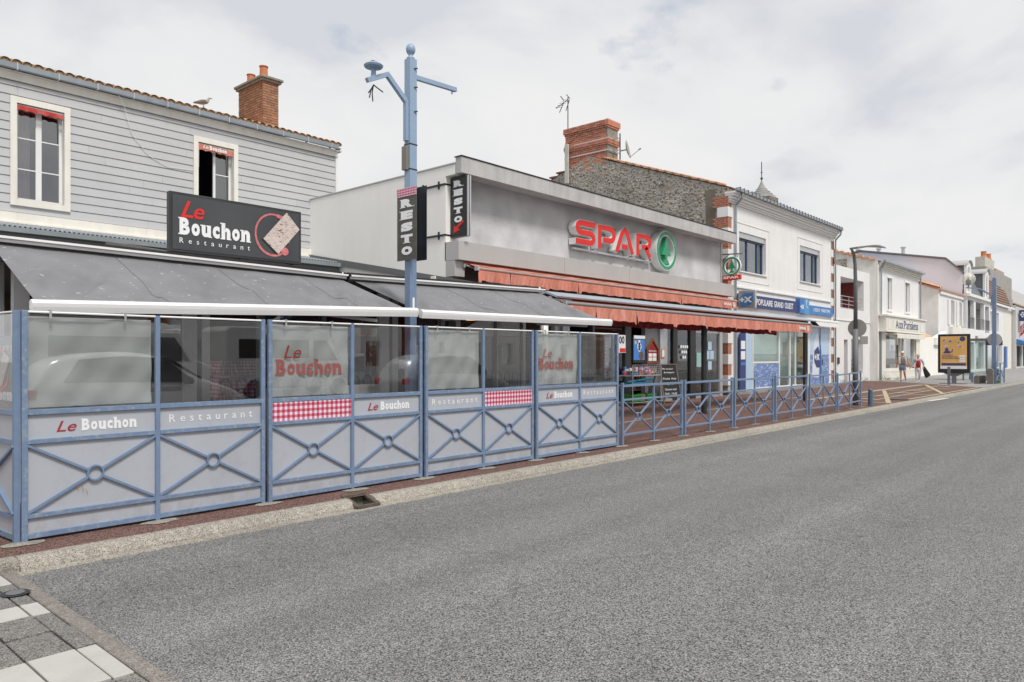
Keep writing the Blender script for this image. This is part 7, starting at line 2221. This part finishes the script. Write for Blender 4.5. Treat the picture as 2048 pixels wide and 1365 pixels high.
MB().tube([P(.13, .05, .56), P(.03, .09, .68), P(-.06, .06, .80)], .007, 6).build('strap', mat('red_leather2', (.30, .03, .03), .5), tb)
tj = tag(skin_mesh('dark_jacket', [P(-.17, .0, .56), P(-.21, -.02, .45), P(-.27, -.06, .30), P(-.33, -.12, .17)], [(0, 1), (1, 2), (2, 3)], [(.06, .07), (.09, .12), (.06, .17), (.02, .2)], M['black'], None, origin=tuple(P(-.2, 0, .3)), sub=1),
         'dark jacket hung over the woman\'s left arm and trailing sideways', 'jacket')

# ============================================================ ADVERTISING PANEL, BENCH, FAR LAMP
t = empty('advertising_panel', (44.6, 8.45, 0), 'free standing black framed advertising panel with an orange job fair poster', 'advertising panel')
ya, yb, z0, z1, xA = 9.20, 7.72, .57, 2.64, 44.6
MB().box(xA, xA + .22, yb, ya, z0, z1).build('case', M['black'], t, bevel=.02)
MB().box(xA - .006, xA, yb + .13, ya - .12, z0 + .22, z1 - .12).build('poster', mat('orange_poster', (.72, .42, .14), .4, var=.2, scale=1.2), t)
MB().box(xA - .010, xA - .006, yb + .13, ya - .12, z0 + .22, z0 + .37).build('poster_foot', M['whitetext'], t)
MB().box(xA - .010, xA - .006, yb + .17, ya - .18, z0 + .40, z0 + .53).build('poster_strip', M['bankblue'], t)
rnd = random.Random(4)
for k in range(9):
    yy, zz_ = yb + .3 + rnd.random() * .95, 1.95 + rnd.random() * .42
    MB().lathe((xA - .008, yy, zz_), [(.035 + .03 * rnd.random(), 0), (.03, -.004)], 12, axis='x').build('bubble', M['midblue'] if k % 2 else M['paleblue'], t)
MB().lathe((xA - .008, yb + .33, 2.38), [(.13, 0), (.13, -.004)], 16, axis='x').build('round_logo', M['bankblue'], t)
q = MB(); q.prism([(.1, 1.62), (.42, 1.62), (.44, 1.72), (.34, 1.76), (.36, 1.86), (.27, 1.92), (.19, 1.86), (.2, 1.76)], (xA - .008, ya - .15, 0), (0, -1, 0), (0, 0, 1), (-.004, 0, 0)); q.ribbon([(.40, 1.66), (.52, 1.70), (.55, 1.84)], .04, (xA - .008, ya - .15, 0), (0, -1, 0), (0, 0, 1), (-.004, 0, 0))
q.build('figure_print', mat('purple_print', (.06, .05, .20), .5), t)
for i, (s_, w__) in enumerate((('FORUM DE LA', .62), ('DECOUVERTE DES', .82), ('METIERS PAR LE GESTE', .98))):
    text_obj('lettering', s_, (xA - .010, ya - .20, 1.50 - i * .085), (0, -1, 0), (0, 0, 1), w__ * .85, .05, M['bankblue'], t, bold=.02)
for i in range(3): MB().box(xA - .012, xA - .007, yb + .2, yb + .48, 1.16 + i * .13, 1.26 + i * .13).build('logo_card', M['whitetext'], t)
q = MB(); q.prism([(yb + .25, z0), (ya - .25, z0), (8.62, z0 - .16), (8.30, z0 - .16)], (xA + .05, 0, 0), (0, 1, 0), (0, 0, 1), (.12, 0, 0)); q.box(xA + .04, xA + .18, 8.36, 8.56, 0, z0 - .1)
q.box(xA - .3, xA + .5, 7.9, 9.1, 0, .03)
q.build('foot', M['slategrey'], t)
tag(MB().box(42.9, 43.0, 8.30, 8.42, 0, .92).build('short_post', M['slategrey']), 'short dark grey post in front of the advertising panel', 'post')
tag(MB().box(47.5, 47.6, 8.05, 8.17, 0, .55).build('short_blue_post', M['blue']), 'short blue square post behind the advertising panel', 'post')

t = empty('street_bench', (46, 7.2, 0), 'slatted bench between two rounded stone ends beside the far blue lamp post', 'bench')
stn = mat('brown_stone', (.17, .15, .13), .9, var=.2, scale=6, bmp=.4)
def stone(xa, xb, ya_, yb_, h):
    r_ = (xb - xa) / 2
    pts = [(ya_, 0), (ya_, h - r_ * .5)] + [(p[0], p[1]) for p in arc((ya_ + yb_) / 2, h - r_ * .5, (ya_ - yb_) / 2, r_ * .5, 0, 180, 8)][1:-1] + [(yb_, h - r_ * .5), (yb_, 0)]
    return MB().prism(pts, (xa, 0, 0), (0, 1, 0), (0, 0, 1), (xb - xa, 0, 0))


stone(45.3, 45.65, 7.65, 7.43, .44).build('stone_end', stn, t)
stone(46.9, 47.3, 7.65, 7.43, .44).build('stone_end', stn, t)
stone(45.3, 45.7, 7.06, 6.80, .80).build('stone_end', stn, t)
stone(46.9, 47.3, 7.06, 6.80, .80).build('stone_end', stn, t)
for k in range(3): MB().box(45.4, 47.2, 7.12 + k * .12, 7.22 + k * .12, .42 + k * .01, .45 + k * .01).build('slat', M['alu'], t)
for k in range(3): MB().box(45.4, 47.2, 7.07 - k * .01, 7.10 - k * .01, .50 + k * .11, .59 + k * .11).build('slat', M['blue'], t)
MB().box(45.5, 47.1, 7.2, 7.24, .25, .28).build('stretcher', M['blue'], t)
t = empty('far_railing', (46.9, 6.78, 0), 'short tall backed blue railing beside the street bench in the distance', 'railing')
MB().box(45.72, 45.78, 6.70, 6.76, 0, 1.15).build('post', M['blue'], t); MB().box(48.0, 48.06, 6.66, 6.72, 0, 1.15).build('post', M['blue'], t); MB().box(46.86, 46.92, 6.68, 6.74, 0, 1.1).build('post', M['blue'], t)
for (z0, z1) in ((1.06, 1.11), (.80, .84), (.18, .22)): MB().box(45.78, 48.0, 6.69, 6.72, z0, z1).build('rail', M['blue'], t)
brace_pair(t, 45.78, 46.86, 6.70, .80, .22, .5, .06, M['blue'], wd=.03); brace_pair(t, 46.92, 48.0, 6.70, .80, .22, .5, .06, M['blue'], wd=.03)

bx, by = 46.25, 6.88
t = empty('globe_street_lamp', (bx, by, 0), 'far blue street lamp post with a clear globe on a bent arm', 'lamp')
MB().box(bx - .09, bx + .09, by - .09, by + .09, 0, 5.55).build('post', M['blue'], t)
MB().lathe((bx, by, 5.55), [(.07, 0), (.09, .06), (.06, .13), (0, .15)], 12).build('finial', M['blue'], t)
q = MB(); q.beam((bx - .12, by + .1, 4.3), (bx - .12, by + .1, 4.75), .07, .07); q.beam((bx - .1, by + .1, 4.7), (bx - .95, by + .55, 5.05), .06, .06); q.beam((bx - .95, by + .55, 5.04), (bx - 1.9, by + .95, 5.04), .06, .06)
q.tube([(bx - 1.7, by + .9, 5.04), (bx - 1.7, by + .9, 5.2)], .04, 8)
q.build('arm', M['blue'], t)
milky, mt_, mb__ = nmat('milky_globe')
mb__.inputs['Base Color'].default_value = (.85, .83, .76, 1)
mb__.inputs['Roughness'].default_value = .3
tr_ = mt_.nodes.new('ShaderNodeBsdfTransparent'); ms_ = mt_.nodes.new('ShaderNodeMixShader'); ms_.inputs[0].default_value = .42
mt_.links.new(tr_.outputs[0], ms_.inputs[1]); mt_.links.new(mb__.outputs[0], ms_.inputs[2]); mt_.links.new(ms_.outputs[0], mt_.nodes['Material Output'].inputs[0])
gl = []
for k in range(13):
    a = -math.pi / 2 + math.pi * k / 12
    gl.append((.34 * math.cos(a) + .001, .34 * math.sin(a)))
MB().lathe((bx - 1.7, by + .9, 5.50), gl, 20).build('globe', milky, t, smooth=True)
MB().lathe((bx - 1.7, by + .9, 5.2), [(.13, 0), (.12, .25), (.05, .28), (.05, .4)], 12).build('lamp_holder', M['darkmetal'], t)
tag(MB().lathe((bx + .12, by + .0, 2.35), [(.0, -.01), (.34, -.01), (.34, 0), (0, 0)], 24, axis='x').build('round_sign', M['metalband']), 'back of the round traffic sign on the far blue lamp post', 'traffic sign')
MB().box(bx + .16, bx + .18, by - .35, by + .4, 2.05, 2.30).build('sign_plate', M['bankblue'], t)
t = empty('phone_shelter', (52, 8.6, 0), 'glazed grey telephone shelter on the pavement behind the bench', 'shelter')
q = MB()
for xx in (51.2, 53.2):
    for yy in (8.0, 9.2): q.box(xx - .04, xx + .04, yy - .04, yy + .04, 0, 2.4)
q.box(51.1, 53.3, 7.9, 9.3, 2.4, 2.52)
q.build('frame', M['slategrey'], t)
MB().box(51.2, 51.22, 8.04, 9.16, .3, 2.35).build('glass_side', M['frost'], t)
MB().box(51.24, 53.16, 9.18, 9.20, .3, 2.35).build('glass_side', M['frost'], t)
MB().box(51.24, 53.16, 8.0, 8.02, .3, 2.35).build('glass_side', M['frost'], t)

# ============================================================ WEEDS ALONG THE WALLS
leafy = MB()
rnd = random.Random(9)
spots = [(26.3, 12.1, .25), (29.6, 12.2, .15), (37.9, 12.4, .3), (39.4, 13.1, .2), (41.6, 13.1, .2), (43.4, 13.1, .25), (45.5, 13.1, .25), (47.0, 12.6, .4), (48.3, 12.6, .25), (50.3, 12.6, .2), (46.2, 6.7, .2), (1.55, 6.9, .12)]
for si, (cx, cy, s_) in enumerate(spots):
    leafy = MB()
    for k in range(int(150 * s_ / .25)):
        x_ = cx + rnd.gauss(0, s_ * 1.1); y_ = cy + rnd.gauss(0, s_ * .25); h = abs(rnd.gauss(0, s_ * .5)) + .01
        a = rnd.uniform(0, 6.28); l_ = rnd.uniform(.02, .06) * (1 if cx > 5 else .5)
        leafy.add([(x_, y_, h), (x_ + l_ * math.cos(a), y_ + l_ * math.sin(a), h + l_ * rnd.uniform(-.2, .9)), (x_ + l_ * .5 * math.cos(a + 1), y_ + l_ * .5 * math.sin(a + 1), h + l_ * .4)], [(0, 1, 2)])
    names_ = ['weeds at the foot of the bank corner quoins', 'small weeds in front of the bank window', 'weeds by the bank downpipe', 'low weeds under the white modern house corner', 'weeds left of the grey door', 'weeds right of the grey door',
              'weeds under the barred window', 'biggest clump of weeds by the clothes shop downpipe', 'weeds below the clothes shop panel', 'thin weeds along the clothes shop base', 'weeds around the far railing foot', 'sprig of weeds by the corner screen post']
    tag(leafy.build('weeds', M['greenery']), names_[si], 'weeds', 'weed clumps along the walls', kind='stuff')

# ============================================================ ACROSS THE STREET (mirrored in the panes)
def car(x0, yc, body, lab):
    """hatchback pointing +X; x0 is the rear bumper"""
    Lc = 4.25
    t = empty('parked_car', (x0 + Lc / 2, yc, -.1), lab, 'car', 'cars parked on the far side of the road')
    secs = [(0.0, .35, .80, .80, .62), (.12, .25, .95, .95, .74), (.35, .2, 1.02, 1.36, .78), (.8, .2, 1.0, 1.46, .82), (1.6, .2, .98, 1.52, .84), (2.3, .2, .97, 1.48, .84), (2.75, .2, .96, 1.30, .84), (3.3, .2, .94, .98, .82), (3.9, .22, .80, .82, .78), (4.15, .28, .66, .68, .68), (4.25, .35, .55, .56, .60)]
    V, F = [], []
    for (sx_, zb, zw, zt, hw) in secs:
        hr = hw * .74
        ring = [(-hw * .9, zb), (-hw, (zb + zw) / 2), (-hw, zw), (-hr, zt), (-hr * .5, zt + .02), (hr * .5, zt + .02), (hr, zt), (hw, zw), (hw, (zb + zw) / 2), (hw * .9, zb)]
        V += [(x0 + sx_, yc + a, b_ - .1) for a, b_ in ring]
    n = 10
    for i in range(len(secs) - 1):
        for k in range(n):
            F.append((i * n + k, (i + 1) * n + k, (i + 1) * n + (k + 1) % n, i * n + (k + 1) % n))
    F += [tuple(range(n)), tuple(range((len(secs) - 1) * n, len(secs) * n))[::-1]]
    q = MB().add(V, F); bo = q.build('body', body, t, smooth=True)
    m_ = bo.modifiers.new('s', 'SUBSURF'); m_.levels = 1; m_.render_levels = 2
    for s_ in (-1, 1):
        q = MB()
        yy = yc + s_ * .80
        q.add([(x0 + .55, yc + s_ * .80, .90), (x0 + 3.0, yc + s_ * .835, .86), (x0 + 2.45, yc + s_ * .66, 1.30), (x0 + 1.6, yc + s_ * .655, 1.34), (x0 + .85, yc + s_ * .65, 1.28)], [(0, 1, 2, 3, 4)])
        q.build('side_window', M['black'], t, solid=.02)
        for sx_ in (.85, 3.35):
            w_ = MB().lathe((x0 + sx_, yc + s_ * .70, .22), [(.2, -.1), (.31, -.1), (.32, 0), (.31, .1), (.2, .1)], 20, axis='y').build('wheel', M['black'], t)
            WL[w_] = WL[t]
            MB().lathe((x0 + sx_, yc + s_ * .73, .22), [(.19, -.085), (.19, .085)], 16, axis='y').build('rim', M['alu'], w_)
        MB().box(x0 + 2.75, x0 + 2.9, yc + s_ * .82, yc + s_ * .98, .82, .95).build('mirror', M['black'], t, bevel=.02)
        MB().box(x0 + .02, x0 + .2, yc + s_ * .5, yc + s_ * .72, .62, .78).build('tail_lamp', M['redsign'], t, bevel=.02)
        MB().box(x0 + 4.0, x0 + 4.16, yc + s_ * .45, yc + s_ * .68, .48, .58).build('headlight', M['pvc'], t, bevel=.02)
    MB().add([(x0 + 2.5, yc - .6, 1.33), (x0 + 2.5, yc + .6, 1.33), (x0 + 3.2, yc + .68, .92), (x0 + 3.2, yc - .68, .92)], [(0, 1, 2, 3)]).build('windscreen', M['black'], t, solid=.02)
    t.scale = (1, 1, 1.1)
    return t


wcar = mat('white_car_paint', (.72, .72, .72), .25, var=.01, coat=.6)
car(4.0, -2.3, wcar, 'white hatchback parked across the road, seen mirrored in the left terrace panes')
car(13.0, -2.6, mat('silver_car_paint', (.45, .46, .47), .3, metal=.3, var=.01, coat=.6), 'silver hatchback parked across the road, seen mirrored in the right terrace panes')
def van(x0, yc, lab):
    t = empty('white_van', (x0 + 2.8, yc, -.1), lab, 'van', 'vans parked beyond the road')
    pr = [(0, .35), (0, 2.55), (.2, 2.68), (3.9, 2.68), (4.3, 2.5), (4.95, 1.45), (5.7, 1.15), (5.85, .9), (5.85, .35)]
    MB().prism([(p[0], p[1] - .1) for p in pr], (x0, yc - .98, 0), (1, 0, 0), (0, 0, 1), (0, 1.96, 0)).build('body', wcar, t, bevel=.06)
    for s_ in (-1, 1):
        MB().prism([(.5, 1.5), (3.4, 1.5), (3.4, 2.2), (.5, 2.2)], (x0, yc + s_ * .985, -.1), (1, 0, 0), (0, 0, 1), (0, s_ * .01, 0)).build('side_window', M['black'], t)
        MB().prism([(3.6, 1.4), (4.75, 1.4), (4.2, 2.2), (3.6, 2.2)], (x0, yc + s_ * .985, -.1), (1, 0, 0), (0, 0, 1), (0, s_ * .01, 0)).build('door_window', M['black'], t)
        for sx_ in (1.1, 4.8): MB().lathe((x0 + sx_, yc + s_ * .88, .25), [(.34, -.13), (.35, 0), (.34, .13)], 20, axis='y').build('wheel', M['black'], t)
    MB().add([(x0 + 4.36, yc - .8, 2.34), (x0 + 4.36, yc + .8, 2.34), (x0 + 4.97, yc + .88, 1.36), (x0 + 4.97, yc - .88, 1.36)], [(0, 1, 2, 3)]).build('windscreen', M['black'], t, solid=.02)
    return t


van(6.5, -12.0, 'white van parked beyond the road, nearer of the two mirrored in the terrace glass')
van(12.8, -12.6, 'white van parked beyond the road, farther of the two mirrored in the terrace glass')
# low hooped railing and houses opposite
t = empty('hoop_railing', (12, -4.6, 0), 'low blue hooped railing along the opposite kerb', 'railing')
for k in range(60):
    xx = 1 + k * .45
    MB().tube([(xx, -4.6, -.1), (xx, -4.6, .75)] + [(xx + .14 - .14 * math.cos(a * math.pi / 6), -4.6, .75 + .14 * math.sin(a * math.pi / 6)) for a in range(1, 6)] + [(xx + .28, -4.6, .75), (xx + .28, -4.6, -.1)], .012, 5).build('hoop', M['blue'], t)
for i, (xa, xb, h, hr, mm, lab) in enumerate(((-14, 2, 6.2, 8.6, 'whitewall', 'plain cream house across the street on the far left'), (2.5, 13, 5.2, 7.6, 'plank', 'grey gabled house across the street'), (14, 27, 6.6, 9.2, 'white', 'white two storey house across the street'), (28, 46, 5.8, 8.2, 'whitewall', 'long cream house across the street'), (47, 75, 6.8, 9.4, 'white', 'farther white terrace of houses across the street'))):
    t = empty('opposite_house', ((xa + xb) / 2, -19, 0), lab, 'building', 'houses across the street')
    q = MB(); hs = []
    x_ = xa + 1.2
    while x_ < xb - 1.6:
        hs.append((x_, x_ + 1.1, .9, 2.3)); hs.append((x_, x_ + 1.1, 3.6, 5.0)); x_ += 3.1
    holes_wall(q, xa, xb, -.1, h, -19.4, -19.0, hs)
    q.build('wall', M[mm], t)
    for (a, b_, c, d) in hs: MB().box(a, b_, -19.3, -19.27, c, d).build('window', M['winglass'], t)
    q = MB(); q.add([(xa - .2, -18.8, h), (xb + .2, -18.8, h), (xb + .2, -24, hr), (xa - .2, -24, hr)], [(0, 1, 2, 3)]); q.add([(xa, -19.3, h), (xa, -24, hr), (xa, -24, 0), (xa, -19.3, 0)], [(0, 1, 2, 3)]); q.add([(xb, -19.3, h), (xb, -24, hr), (xb, -24, 0), (xb, -19.3, 0)], [(0, 1, 2, 3)])
    q.build('roof', M['clay'], t, solid=.1)
